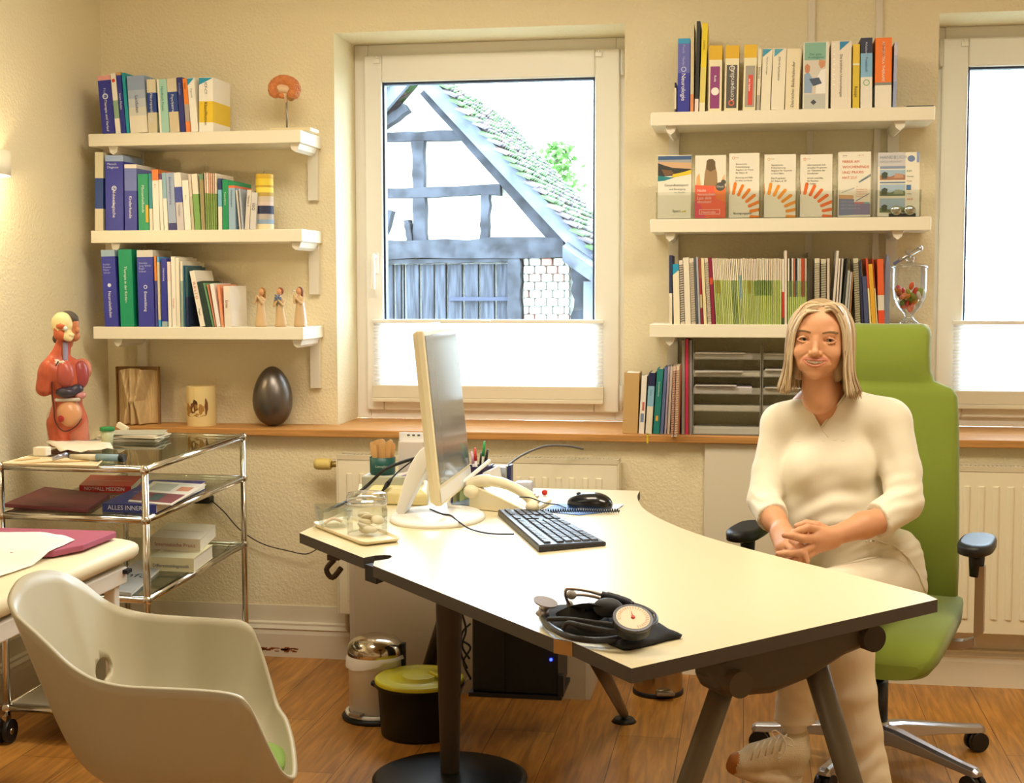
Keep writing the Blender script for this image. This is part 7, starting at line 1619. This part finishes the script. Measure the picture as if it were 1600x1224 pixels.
for s_ in (1, -1):
    b = MB(Mc); cx_ = .285 if s_ > 0 else -.325; cy_ = -.17 if s_ > 0 else -.22
    sec = lambda z, k: [Vector((cx_+.046*k*(math.cos(a)*(1 if abs(math.cos(a)) < .9 else 1)), cy_+.125*k*math.copysign(abs(math.sin(a))**.6, math.sin(a)), z)) for a in [2*PI*i/28 for i in range(28)]]
    b.rings([sec(.670, .85), sec(.674, .98), sec(.69, 1.0), sec(.698, .95), sec(.702, .8)]); b.build('arm_pad', BLKP, oc)
    b = MB(Mc); b.cyl((cx_, cy_, .672), (cx_, cy_, .60), .022, .018, 16); b.build('arm_sleeve', BLKP, oc)
    b = MB(Mc)
    pts = [Vector((cx_+.01*s_, cy_, z)) for z in (.63, .52, .45)]+[Vector((cx_-.0*s_, cy_, .425)), Vector((cx_-.03*s_, cy_, .412)), Vector((cx_-.12*s_, cy_, .405)), Vector((.12*s_, cy_, .40))]
    b.rings([[p+Vector((0, dy, 0))+Vector((dxx*(1 if i < 3 else 0), 0, dxx*(0 if i < 3 else s_*1.0))) for dy, dxx in ((-.017, -.012), (.017, -.012), (.017, .012), (-.017, .012))] for i, p in enumerate(pts)], 0, True, False)
    b.build('arm_bracket', mat('b0a08c', .35, .7), oc, bevel=.004)
tips = [P(1153, 1150, Z=.075), P(1488, 1124, Z=.085), P(1522, 1197, Z=.085), P(1293, 1222, Z=.08)]
R0 = .335
hub2 = Vector((hub.x, hub.y, 0))
angs = [math.atan2(p.y-hub.y, p.x-hub.x) for p in tips]
a0_ = angs[2]; base_angs = [a0_+2*PI*i/5 for i in range(5)]
for a_ in base_angs:
    d = Vector((math.cos(a_), math.sin(a_), 0)); n_ = Vector((-d.y, d.x, 0)); b = MB()
    rs = []
    for r_, z1_, z0_, hw in ((.02, .118, .07, .034), (.08, .116, .072, .03), (.2, .098, .068, .022), (.3, .084, .060, .019), (.345, .080, .056, .019), (.358, .072, .06, .014)):
        p = hub2+d*r_; rs.append([p+n_*hw+Vector((0, 0, z0_)), p+n_*hw*.85+Vector((0, 0, z1_-.006)), p+n_*hw*.4+Vector((0, 0, z1_)), p-n_*hw*.4+Vector((0, 0, z1_)), p-n_*hw*.85+Vector((0, 0, z1_-.006)), p-n_*hw+Vector((0, 0, z0_))])
    arm_ = b.rings(rs, 0, True, False).build('star_arm', ALU, oc, bevel=.002)
    p = hub2+d*.335; b = MB(); c_ = p+Vector((0, 0, .03)); ax_ = n_
    b.cyl(c_-ax_*.022, c_-ax_*.004, .029, n=20).cyl(c_+ax_*.004, c_+ax_*.022, .029, n=20); b.build('caster', mat('141416', .4), oc)
    b = MB(); b.cyl(p+Vector((0, 0, .04)), p+Vector((0, 0, .062)), .012, n=10).box((p.x-.012, p.y-.012, .028), (p.x+.012, p.y+.012, .05)); b.build('caster_stem', mat('202022', .5), oc)
b = MB(); b.cyl(hub2+Vector((0, 0, .06)), hub2+Vector((0, 0, .125)), .042, .036, 24); b.build('hub', ALU, oc)
# ---------------------------------------------------------------- the woman in the green chair
SKIN = mat('d69c74', .48, sss=.12, bump=.06, bscale=700, name='skin'); LIP = mat('c67c64', .4, name='lips')
CLO = mat('efe6d0', .8, bump=.25, bscale=900, sheen=.15, name='white_cotton'); TRO = mat('e8dcc4', .8, bump=.25, bscale=800, name='white_twill')
wo = thing('person', P(1345, 940, d=3.86), 'smiling blond woman in white tunic and trousers with folded hands, sitting in the green chair', 'person')
def K_(d): return d/FPX
def C_(a, b, ra, rb, k=8, tg=0):      # capsule from picture position and distance; radii in picture units at that distance
    A, B_ = P(a[0], a[1], d=a[2]), P(b[0], b[1], d=b[2]); return ('cap', tuple(A), tuple(B_), ra*K_(a[2]), rb*K_(b[2]), k*K_(a[2]), tg)
def E_(a, r, k=8, tg=0, rot=None): A = P(a[0], a[1], d=a[2]); return ('ell', tuple(A), tuple(r), rot, k*K_(a[2]), tg)
body = MB()
# --- head, in its own axes: x to the right of the picture, y away from the camera, z up
HC = P(1275.5, 531.6, d=3.62); hf = (HC-CAM).normalized()
hf = (Matrix.Rotation(math.radians(-5), 3, 'Z') @ hf); hf.z *= .3; hf.normalize(); hx = Vector((hf.y, -hf.x, 0)).normalized(); hz = hx.cross(hf)
tilt_ = Matrix.Rotation(math.radians(2.5), 3, hf); hx = tilt_ @ hx; hz = tilt_ @ hz
HM = Matrix.Identity(4)
for i, v in enumerate((hx, hf, hz)):
    for j in range(3): HM[j][i] = v[j]*1.0
HM.translation = HC
base_hp = [('ell', (0, .085, .022), (.070, .088, .078), None, .0, 0), ('ell', (0, .046, -.022), (.063, .050, .066), None, .02, 0),
      ('ell', (0, .050, .035), (.063, .052, .052), None, .015, 0), ('ell', (0, .050, -.062), (.049, .050, .031), None, .02, 0),
      ('ell', (0, .014, -.088), (.019, .015, .0135), None, .016, 0),
      ('ell', (-.036, .019, -.033), (.020, .015, .017), None, .016, 0), ('ell', (.036, .019, -.033), (.020, .015, .017), None, .016, 0),
      ('cap', (-.036, .010, .019), (.036, .010, .019), .0080, .0080, .014, 0), ('ell', (0, .010, -.060), (.034, .016, .018), None, .014, 0)]
def surf(x, z, prims=base_hp):
    ys = np.linspace(-.05, .09, 281); X = np.stack([np.full_like(ys, x), ys, np.full_like(ys, z)], -1); f = field(prims, X)
    k = int(np.argmax(f < 0)); return float(ys[max(0, k-1)]+.0005*f[k-1]/(f[k-1]-f[k])) if k else .0
nose_hp = [('cap', (0, surf(0, .004)+.003, .004), (0, -.0145, -.028), .0060, .0078, .009, 0), ('ell', (0, -.0155, -.0325), (.0098, .0092, .0086), None, .006, 0),
      ('ell', (-.0118, -.0035, -.0350), (.0068, .0090, .0060), None, .004, 0), ('ell', (.0118, -.0035, -.0350), (.0068, .0090, .0060), None, .004, 0)]
def on(x, z, o=0): return (x, surf(x, z)+o, z)
EX, EZ = .0330, .0
ye = surf(EX, EZ)
hp = list(base_hp)+nose_hp
for s_ in (-1, 1):
    hp += [('ell', (s_*EX, ye+.0005, EZ-.0005), (.0165, .0090, .0074), None, -.006, None)]
for s_ in (-1, 1):
    up = [(s_*(EX+.0150), ye+.0050, EZ-.0005), (s_*(EX+.009), ye+.0005, EZ+.0042), (s_*EX, ye-.0022, EZ+.0058), (s_*(EX-.0085), ye+.0002, EZ+.0042), (s_*(EX-.0145), ye+.0035, EZ-.0005)]
    dn = [(s_*(EX+.0150), ye+.0055, EZ-.0010), (s_*(EX+.008), ye+.0012, EZ-.0052), (s_*EX, ye-.0008, EZ-.0066), (s_*(EX-.008), ye+.0010, EZ-.0052), (s_*(EX-.0145), ye+.0038, EZ-.0012)]
    for q_ in (up, dn):
        for i in range(4): hp.append(('cap', q_[i], q_[i+1], .0027, .0027, .0022, 0))
    hp.append(('ell', (s_*.0062, -.0125, -.0405), (.0034, .0040, .0022), None, -.001, None))
mx_ = [-.0305, -.0225, -.0120, -.0030, .0030, .0120, .0225, .0305]
uz = [-.0498, -.0508, -.0522, -.0520, -.0520, -.0522, -.0508, -.0498]; lz = [-.0502, -.0585, -.0650, -.0668, -.0668, -.0650, -.0585, -.0502]
oz = [-.0500, -.0545, -.0582, -.0590, -.0590, -.0582, -.0545, -.0500]; oh = [.0012, .0034, .0052, .0056, .0056, .0052, .0034, .0012]
for i in range(7): hp.append(('cap', on(mx_[i], oz[i], .0005), on(mx_[i+1], oz[i+1], .0005), oh[i]*1.05, oh[i+1]*1.05, -.001, None))
for i in range(7):
    a_, b2 = (.0010, .0014, .0017, .0019, .0019, .0017, .0014, .0010)[i:i+2]; hp.append(('cap', on(mx_[i], uz[i], .0008), on(mx_[i+1], uz[i+1], .0008), a_, b2, .0018, 1))
    a_, b2 = (.0010, .0017, .0024, .0027, .0027, .0024, .0017, .0010)[i:i+2]; hp.append(('cap', on(mx_[i], lz[i], .0014), on(mx_[i+1], lz[i+1], .0014), a_, b2, .0018, 1))
for s_ in (-1, 1):
    hp += [('cap', on(s_*.0190, -.034, -.0008), on(s_*.0370, -.0480, -.0008), .0010, .0010, -.005, None), ('cap', on(s_*.0370, -.0480, -.0008), on(s_*.0400, -.0580, -.0008), .0010, .0008, -.005, None),
           ('ell', (s_*.070, .078, -.012), (.008, .017, .027), None, .004, 0)]
hp += [('cap', (.002, .080, -.075), (.006, .094, -.155), .0415, .043, .012, 0)]
Rh = np.array([[hx.x, hf.x, hz.x], [hx.y, hf.y, hz.y], [hx.z, hf.z, hz.z]])
def tow(p):
    if p[0] == 'cap': return ('cap', tuple(HM @ Vector(p[1])), tuple(HM @ Vector(p[2])))+tuple(p[3:])
    return ('ell', tuple(HM @ Vector(p[1])), p[2], Rh, p[4], p[5])
allp = [tow(p) for p in hp]
# chest, shoulders under the tunic
cp_ = [E_((1292, 705, 3.815), (.112, .078, .10), 8), C_((1228, 668, 3.84), (1383, 665, 3.75), 20, 21, 14), C_((1287, 600, 3.76), (1290, 664, 3.80), 25, 29, 16), C_((1264, 626, 3.80), (1236, 652, 3.85), 20, 18, 14), C_((1314, 622, 3.79), (1350, 645, 3.80), 20, 18, 14)]
cp_ += [C_((1226, 668, 3.84), (1204, 738, 3.81), 20, 17, 6), C_((1204, 738, 3.81), (1197, 778, 3.77), 17, 15, 4), C_((1197, 778, 3.77), (1206, 806, 3.69), 15, 18, 4), C_((1388, 664, 3.73), (1408, 735, 3.69), 20, 18, 6), C_((1408, 735, 3.69), (1409, 778, 3.655), 18, 16, 4), C_((1409, 780, 3.655), (1385, 809, 3.59), 16, 20, 4)]
allp += cp_
# hands and forearms
def join(prims, h=.0022):
    allp.extend(prims)
def chain(pts, rs, k=1.5): return [C_(pts[i], pts[i+1], rs[i], rs[i+1], k) for i in range(len(pts)-1)]
dL = 3.50
lh = chain([(1385, 811, 3.585), (1350, 821, 3.56), (1303, 838, 3.52)], [20.5, 20.5, 14.5], 8)
lh += [C_((1300, 838, 3.52), (1274, 842, 3.495), 14, 14, 8), C_((1298, 846, 3.52), (1270, 856, 3.50), 13, 12, 8), C_((1290, 840, 3.52), (1277, 832, 3.50), 12, 9, 8)]
lh += chain([(1276, 829, 3.495), (1262, 825, 3.478), (1250, 829, 3.470), (1241, 832, 3.468)], [7.2, 6.4, 5.8, 5.0])            # index
lh += chain([(1271, 842, 3.485), (1254, 842, 3.466), (1238, 838, 3.462), (1226, 836.5, 3.466)], [7.6, 6.8, 6.0, 5.0])          # middle
lh += chain([(1268, 853, 3.487), (1251, 863, 3.470), (1232, 865, 3.468), (1217, 866, 3.472)], [7.2, 6.6, 6.0, 5.0])          # ring
lh += chain([(1272, 862, 3.495), (1256, 872, 3.482), (1241, 875, 3.478), (1230, 877, 3.482)], [6.6, 5.8, 5.2, 4.4])            # little
lh += chain([(1290, 830, 3.52), (1276, 822, 3.52), (1260, 819, 3.525), (1246, 823, 3.53)], [9, 7.8, 6.8, 5.8])                 # thumb
join(lh)
rh_ = chain([(1206, 805, 3.69), (1212, 816, 3.66), (1224, 832, 3.60)], [18.5, 18, 14.5], 8)
rh_ += [C_((1222, 830, 3.60), (1236, 848, 3.53), 14, 12, 8), C_((1216, 836, 3.60), (1222, 858, 3.54), 13, 11, 8), C_((1226, 838, 3.59), (1228, 856, 3.53), 13, 12, 8)]
rh_ += chain([(1240, 846, 3.51), (1249, 853, 3.484), (1256, 866, 3.470), (1260.5, 877, 3.470)], [7.4, 6.8, 6.0, 5.2])            # index
rh_ += chain([(1232, 854, 3.515), (1239, 862, 3.490), (1247, 874, 3.478), (1252, 884, 3.476)], [7.2, 6.6, 5.8, 5.0])            # middle
rh_ += chain([(1224, 858, 3.53), (1229, 869, 3.505), (1237, 880, 3.49), (1242, 889, 3.488)], [6.8, 6.2, 5.6, 5.0])            # ring
rh_ += chain([(1216, 858, 3.545), (1217, 870, 3.525), (1222, 881, 3.51), (1226, 889, 3.505)], [6.2, 5.6, 5.0, 4.4])            # little
rh_ += chain([(1232, 834, 3.575), (1246, 836, 3.55), (1258, 836, 3.54), (1268, 835, 3.535)], [8.4, 7.2, 6.4, 5.4])                 # thumb
join(rh_)
# ankles
blob(body, allp, .0020)
body.build('body', [SKIN, LIP], wo)
for a_, b_ in (((1238, 1112, 3.50), (1243, 1160, 3.50)), ((1354, 1222, 3.50), (1354, 1290, 3.50))):
    sk_ = MB(); blob(sk_, [C_(a_, b_, 22, 18, 5)], .005); sk_.build('sock', mat('e4d8c4', .8), wo)
def fnail(px, py, d, s=1.0):
    p = P(px, py, d=d-.0085); return p
# eyes, brows, teeth
for s_ in (-1, 1):
    b = MB(HM); b.sphere((s_*EX, ye+.0128, EZ-.0006), .0122, 0, 24); b.build('eyeball', mat('d6cabb', .2), wo)
    b = MB(HM); b.sphere((s_*EX+.001, ye+.0046, EZ), (.0056, .0044, .0056), 0, 18); b.build('iris', mat('4c4434', .15), wo)
    b = MB(HM); b.sphere((s_*EX+.001, ye+.0008, EZ), (.0027, .0012, .0027), 0, 12); b.build('pupil', mat('080808', .1), wo)
    b = MB(HM)
    b.tube([(s_*(EX+.0152), ye+.0035, EZ+.0004), (s_*(EX+.008), ye-.0016, EZ+.0030), (s_*EX, ye-.0042, EZ+.0040), (s_*(EX-.008), ye-.0016, EZ+.0030), (s_*(EX-.014), ye+.0020, EZ+.0002)], [.0005, .0010, .0012, .0010, .0005], 6, sub=5); b.build('eyelashes', mat('33241a', .7), wo)
    b = MB(HM)
    for i in range(90):
        u = (i % 30)/29; x = .0150+.033*u; z = .0172+.0052*math.sin(u*PI*.8)-.003*u+.0013*(i//30); o1 = on(x, z, -.0006); o2 = on(x+.0055, z+.0016, -.0008)
        b.tube([(s_*o1[0], o1[1], o1[2]), (s_*o2[0], o2[1], o2[2])], [.0009, .0004], 4)
    b.build('eyebrow', mat('9c7c58', .8), wo)
b = MB(HM)
for i in range(-6, 7):
    x = i*.0040; y = surf(x, -.0565)+.0042+.0004*abs(i); b.sphere((x, y-.001, -.0572+.0006*abs(i)), (.0022, .0020, .0046-.00022*abs(i)), 0, 10)
b.build('teeth', mat('f4ebdf', .25), wo)
b = MB(HM); b.sphere((0, surf(0, -.057)+.014, -.058), (.024, .007, .007), 0, 14); b.build('mouth_inside', mat('4a1c18', .6), wo)
# --- hair: many tapering locks from the parting
random.seed(21)
HB = [mat('bfa47c', .4, name='blond_hair'), mat('a68a66', .42, name='blond_hair'), mat('d2bf9e', .38, name='blond_hair'), mat('866c4c', .45, name='blond_hair')]
hr = MB(HM)
capp = [('ell', (.0, .092, .022), (.0765, .094, .086), None, .0, 0), ('ell', (-.050, .105, -.045), (.026, .055, .066), None, .02, 0), ('ell', (.050, .105, -.045), (.026, .055, .066), None, .02, 0), ('ell', (0, .135, -.04), (.065, .045, .08), None, .03, 0),
        ('ell', (.004, .010, -.030), (.064, .062, .098), None, -.006, None), ('ell', (0, .06, -.15), (.05, .09, .05), None, -.01, None)]
def faceclear(X, F): return F
blob(hr, capp, .004, tags=False); hr.m = [1]*len(hr.m)
def lock(pts, r0, mi):
    sp = spline(pts, 4); n = len(sp); rr = [r0*(.55+.9*math.sin(PI*min(1, (i/(n-1))*.9+.12))) if i < n-1 else r0*.12 for i in range(n)]
    hr.tube(sp, rr, 6, mi)
for layer in range(3):
    for side in (-1, 1):
        N = 105
        for i in range(N):
            a = (i+random.random())/N; ang = a*PI*.98            # 0 front, PI back
            ly = layer*.004; mi = random.choices([0, 1, 2, 3], [5, 3, 4, 1.4])[0]
            root = Vector((.011+random.uniform(-.003, .003), .018+.10*a, .097-.022*abs(a-.45)+ (-.014 if a < .12 else 0)-ly))
            ex, ey = (.082 if side < 0 else .088)-ly, .098-ly
            dx = side*math.sin(min(ang, PI*.98)*.5+.62)*ex if a < .5 else side*math.cos((a-.5)*PI)*ex
            yy = .092-math.cos(min(ang, PI))*ey*.86
            if a < .22:
                f_ = a/.22
                if side < 0: dx, yy = -.058-.016*f_, .010+.040*f_
                else: dx, yy = .066+.012*f_, .022+.035*f_
            top = Vector((root.x+(dx-root.x)*.55, root.y+(yy-root.y)*.42, .090-ly-(.012 if a < .2 else 0)))
            up_ = Vector((dx*.93, yy, .045)); 
            mid = Vector((dx*1.02, yy+.002, -.015)); low = Vector((dx*1.07, yy+.004, -.078))
            if a < .22 and side < 0: top = Vector((-.030+.0*f_, .002+.012*f_, .070+.012*f_)); up_ = Vector((-.052-.016*f_, .006+.03*f_, .030)); mid = Vector((-.061-.016*f_, .016+.034*f_, -.02)); low = Vector((-.062-.018*f_, .024+.034*f_, -.085))
            if a < .22 and side > 0: top = Vector((.036+.008*f_, .008+.012*f_, .080+.008*f_)); up_ = Vector((.062+.012*f_, .018+.03*f_, .036)); mid = Vector((.070+.012*f_, .026+.03*f_, -.02)); low = Vector((.076+.014*f_, .030+.03*f_, -.085))
            tz = -.140+random.uniform(-.010, .008)-(0 if side < 0 else .002)
            fl = 1.10+random.uniform(-.04, .06) if a > .25 else 1.0+random.uniform(-.06, .10)
            tip = Vector((low.x*fl*(1.04 if side < 0 else 1.10), low.y+random.uniform(-.006, .006), tz))
            j = lambda s: Vector((random.uniform(-s, s), random.uniform(-s, s), random.uniform(-s, s)))
            lock([root, top+j(.002), up_+j(.002), mid+j(.002), low+j(.003), tip], random.uniform(.0020, .0032), mi)
hr.build('hair', HB, wo)
# --- tunic
cl = [C_((1226, 668, 3.84), (1384, 662, 3.74), 31, 33, 26), E_((1300, 715, 3.81), (.138, .108, .11), 20), E_((1262, 738, 3.75), (.056, .050, .060), 26), E_((1334, 734, 3.72), (.056, .050, .060), 26),
      E_((1312, 800, 3.80), (.140, .118, .13), 20), E_((1342, 868, 3.84), (.165, .130, .095), 22), C_((1242, 740, 3.80), (1240, 850, 3.81), 27, 30, 20),
      C_((1222, 664, 3.84), (1203, 738, 3.81), 31, 27.5, 12), C_((1203, 738, 3.81), (1194, 782, 3.77), 27.5, 26, 6), C_((1194, 782, 3.77), (1209, 812, 3.675), 26, 25, 5),
      C_((1390, 662, 3.73), (1408, 735, 3.69), 34, 31, 12), C_((1408, 735, 3.69), (1412, 782, 3.65), 31, 30, 6), C_((1412, 786, 3.65), (1366, 818, 3.57), 30, 28, 6),
      C_((1405, 860, 3.82), (1424, 900, 3.80), 30, 24, 14),
      C_((1268, 638, 3.79), (1222, 662, 3.84), 24, 28, 16), C_((1322, 632, 3.77), (1385, 656, 3.74), 26, 32, 16)]
VA, VB, VC = P(1252, 618, d=3.72), P(1284, 668, d=3.70), P(1330, 606, d=3.70)
fw_ = np.array(FW)
cuffs = [(P(1209, 808, d=3.682), P(1224, 832, d=3.60)), (P(1374, 815, d=3.575), P(1303, 838, d=3.52))]
def gs(px, py, cx, cy, sx, sy): return np.exp(-((px-cx)/sx)**2-((py-cy)/sy)**2)
def wrinkle(X, F, px, py):
    w1 = np.sin((py+.35*px+8*np.sin(px*.045))*.19)*gs(px, py, 1305, 800, 60, 45)
    w2 = np.sin((py+.62*px+6*np.sin(py*.08))*.26)*gs(px, py, 1385, 850, 60, 30)
    w3 = np.sin((py-.4*px+3*np.sin(px*.2))*.33)*gs(px, py, 1200, 785, 25, 22)
    w4 = np.sin((py*.9+.35*px)*.30+.8*np.sin(px*.1))*gs(px, py, 1410, 775, 30, 30)
    w5 = np.sin((px-.45*py)*.16)*gs(px, py, 1375, 725, 25, 40)
    w6 = np.sin((px*.5+py)*.12+1)*gs(px, py, 1290, 700, 70, 30)
    return F+.0030*w1+.0026*w2+.0020*w3+.0026*w4+.0024*w5+.0008*w6
def vneck(X, F):
    rel = X-np.array(CAM); z_ = rel@fw_; px = 800+FPX*(rel@np.array(RT))/z_; py = 612-FPX*(rel@np.array(UP))/z_
    a, b_, c_ = (1249, 600), (1284, 669), (1334, 600)
    def edge(p, q): return ((px-p[0])*(q[1]-p[1])-(py-p[1])*(q[0]-p[0]))/math.hypot(q[0]-p[0], q[1]-p[1])
    e1 = edge(a, b_); e2 = edge(b_, c_)
    sd = -np.minimum(e1, e2)*K_(3.72)     # negative inside the opening
    sd = np.where(z_ > 3.86, 1, sd)
    F = wrinkle(X, F, px, py)
    for pp, qq in cuffs:
        n_ = np.array(qq-pp); n_ = n_/np.linalg.norm(n_); r0_ = X-np.array(pp); F = np.where((np.linalg.norm(r0_, axis=-1) < .085) & (r0_@n_ > 0), np.maximum(F, r0_@n_), F)
    ring = ((X[..., 0]-nk[0])**2+(X[..., 1]-nk[1])**2)**.5-.050
    ring = np.where(X[..., 2] > nk[2], ring, 1)
    return np.maximum(F, -np.minimum(sd, ring))
nk = P(1290, 628, d=3.81)
tu = MB(); blob(tu, cl, .0042, extra=vneck); tun = tu.build('tunic', CLO, wo)
def onT(px, py, prims, d0=3.45, d1=4.0, lift=.0):
    dd_ = np.linspace(d0, d1, 221); v0 = np.array(FW+RT*((px-800)/FPX)-UP*((py-612)/FPX)); X = np.array(CAM)+dd_[:, None]*v0; f = field(prims, X)
    rel = X-np.array(CAM); z_ = rel@fw_
    if prims is cl: f = wrinkle(X, f, np.full_like(z_, px), np.full_like(z_, py))
    k = int(np.argmax(f < 0)); return Vector(X[max(0, k)]-v0*lift)
# neckline band, cuffs and hem as raised stitched edges
trs = [C_((1348, 905, 3.86), (1320, 905, 3.85), 44, 44, 20), C_((1398, 912, 3.82), (1262, 935, 3.34), 50, 38, 16), C_((1262, 935, 3.34), (1242, 1110, 3.50), 38, 30, 10), C_((1242, 1100, 3.50), (1242, 1124, 3.50), 30, 32, 4),
       C_((1335, 925, 3.84), (1326, 975, 3.44), 46, 40, 16), C_((1326, 975, 3.44), (1333, 1080, 3.47), 38, 35, 8), C_((1333, 1080, 3.47), (1352, 1205, 3.50), 35, 36, 6), C_((1352, 1205, 3.50), (1356, 1228, 3.50), 36, 37, 4)]
def seam(px_, r, prims, name='seam', m_=CLO, lift=.0005):
    pts = []
    for a, b2 in zip(px_[:-1], px_[1:]):
        n = max(2, int(math.hypot(b2[0]-a[0], b2[1]-a[1])/4)); pts += [onT(a[0]+(b2[0]-a[0])*i/n, a[1]+(b2[1]-a[1])*i/n, prims, lift=lift) for i in range(n)]
    pts.append(onT(*px_[-1], prims, lift=lift)); MB().tube(pts, r, 6).build(name, m_, tun if (prims is cl or name == 'hem') else tro)
seam([(1262, 630), (1272, 650), (1283, 670), (1295, 684)], .0022, cl, 'collar_band')
seam([(1283, 668), (1298, 648), (1312, 628), (1325, 610)], .0022, cl, 'collar_band')
seam([(1352, 846), (1372, 846), (1398, 854), (1420, 872), (1436, 898), (1446, 925)], .0030, trs+cl, 'hem')
seam([(1212, 688), (1240, 690), (1270, 691), (1297, 688), (1330, 690), (1362, 688)], .0009, cl, 'yoke_seam')
seam([(1205, 672), (1204, 700), (1212, 740), (1217, 770)], .0010, cl, 'sleeve_seam'); seam([(1372, 640), (1364, 680), (1366, 720), (1376, 760)], .0010, cl, 'sleeve_seam')
cutL, cutR = P(1242, 1128, d=3.50).z, P(1352, 1236, d=3.50).z
def hems(X, F):
    rel = X-np.array(CAM); z_ = rel@fw_; px = 800+FPX*(rel@np.array(RT))/z_; py = 612-FPX*(rel@np.array(UP))/z_
    F = F+.0022*np.sin((py+.5*px)*.16+np.sin(px*.12))*gs(px, py, 1350, 1190, 60, 45)+.0018*np.sin((py-.6*px)*.2)*gs(px, py, 1240, 1090, 40, 30)+.0020*np.sin((py+.9*px)*.12)*gs(px, py, 1400, 880, 50, 35)+.0012*np.sin((py+.3*px)*.1)
    lim = np.where(X[..., 0] < P(1292, 1150, d=3.5).x, cutL, cutR); return np.maximum(F, lim-X[..., 2])
tb = MB(); blob(tb, trs, .0048, extra=hems); tro = tb.build('trousers', TRO, wo)
seam([(1268, 893), (1300, 885), (1340, 878), (1385, 868), (1412, 862)], .0010, trs, 'side_seam', TRO)
seam([(1340, 905), (1365, 895), (1400, 880), (1415, 872)], .0010, trs, 'pocket_seam', TRO)
SHO = mat('d8c8a8', .75, bump=.5, bscale=350, name='cream_knit'); GUM = mat('b87436', .55, name='tan_gum'); SOL = mat('e4d2b4', .6)
def shoe(ox, oy, d, parent, lab):
    q = lambda x, y, dz=0: (x+ox, y+oy, d+dz)
    pr = [C_(q(1236, 1182), q(1232, 1198), 26, 25, 8, 0), C_(q(1244, 1150), q(1240, 1175), 20, 24, 8, 0), C_(q(1234, 1172, -.01), q(1180, 1184, -.05), 27, 22, 10, 0), C_(q(1182, 1186, -.05), q(1157, 1192, -.07), 21, 17, 8, 0),
          C_(q(1150, 1190, -.075), q(1146, 1198, -.072), 13, 12, 5, 1), C_(q(1236, 1218), q(1196, 1215, -.04), 17, 15, 4, 2), C_(q(1196, 1215, -.04), q(1154, 1204, -.07), 15, 11, 4, 2)]
    b = MB(); blob(b, pr, .0032); s = b.build('shoe', [SHO, GUM, SOL], parent, label=lab)
    lc = MB()
    for i in range(5):
        u = i/4; x = 1222-44*u; y = 1152+14*u; dz = -.085-.035*u
        lc.tube([P(*q(x-7, y+16, dz+.0)), P(*q(x, y+4, dz-.004)), P(*q(x+9, y-4, dz+.01))] if False else [P(x-4+ox, y+22+oy, d=d+dz+.012), P(x+ox, y+8+oy, d=d+dz), P(x+7+ox, y-4+oy, d=d+dz+.024)], .0022, 6, sub=3)
    for pts in (((1222, 1150), (1212, 1142), (1206, 1146), (1214, 1158)), ((1222, 1150), (1228, 1165), (1222, 1182), (1216, 1186)), ((1222, 1150), (1236, 1156), (1240, 1166), (1230, 1164))):
        lc.tube([P(x+ox, y+oy, d=d-.088) for x, y in pts], .0018, 6, sub=4)
    lc.build('laces', mat('e8dcc4', .8), s)
shoe(0, 0, 3.50, wo, 'cream sneaker on the crossed foot')
shoe(112, 100, 3.46, wo, 'cream sneaker on the floor')
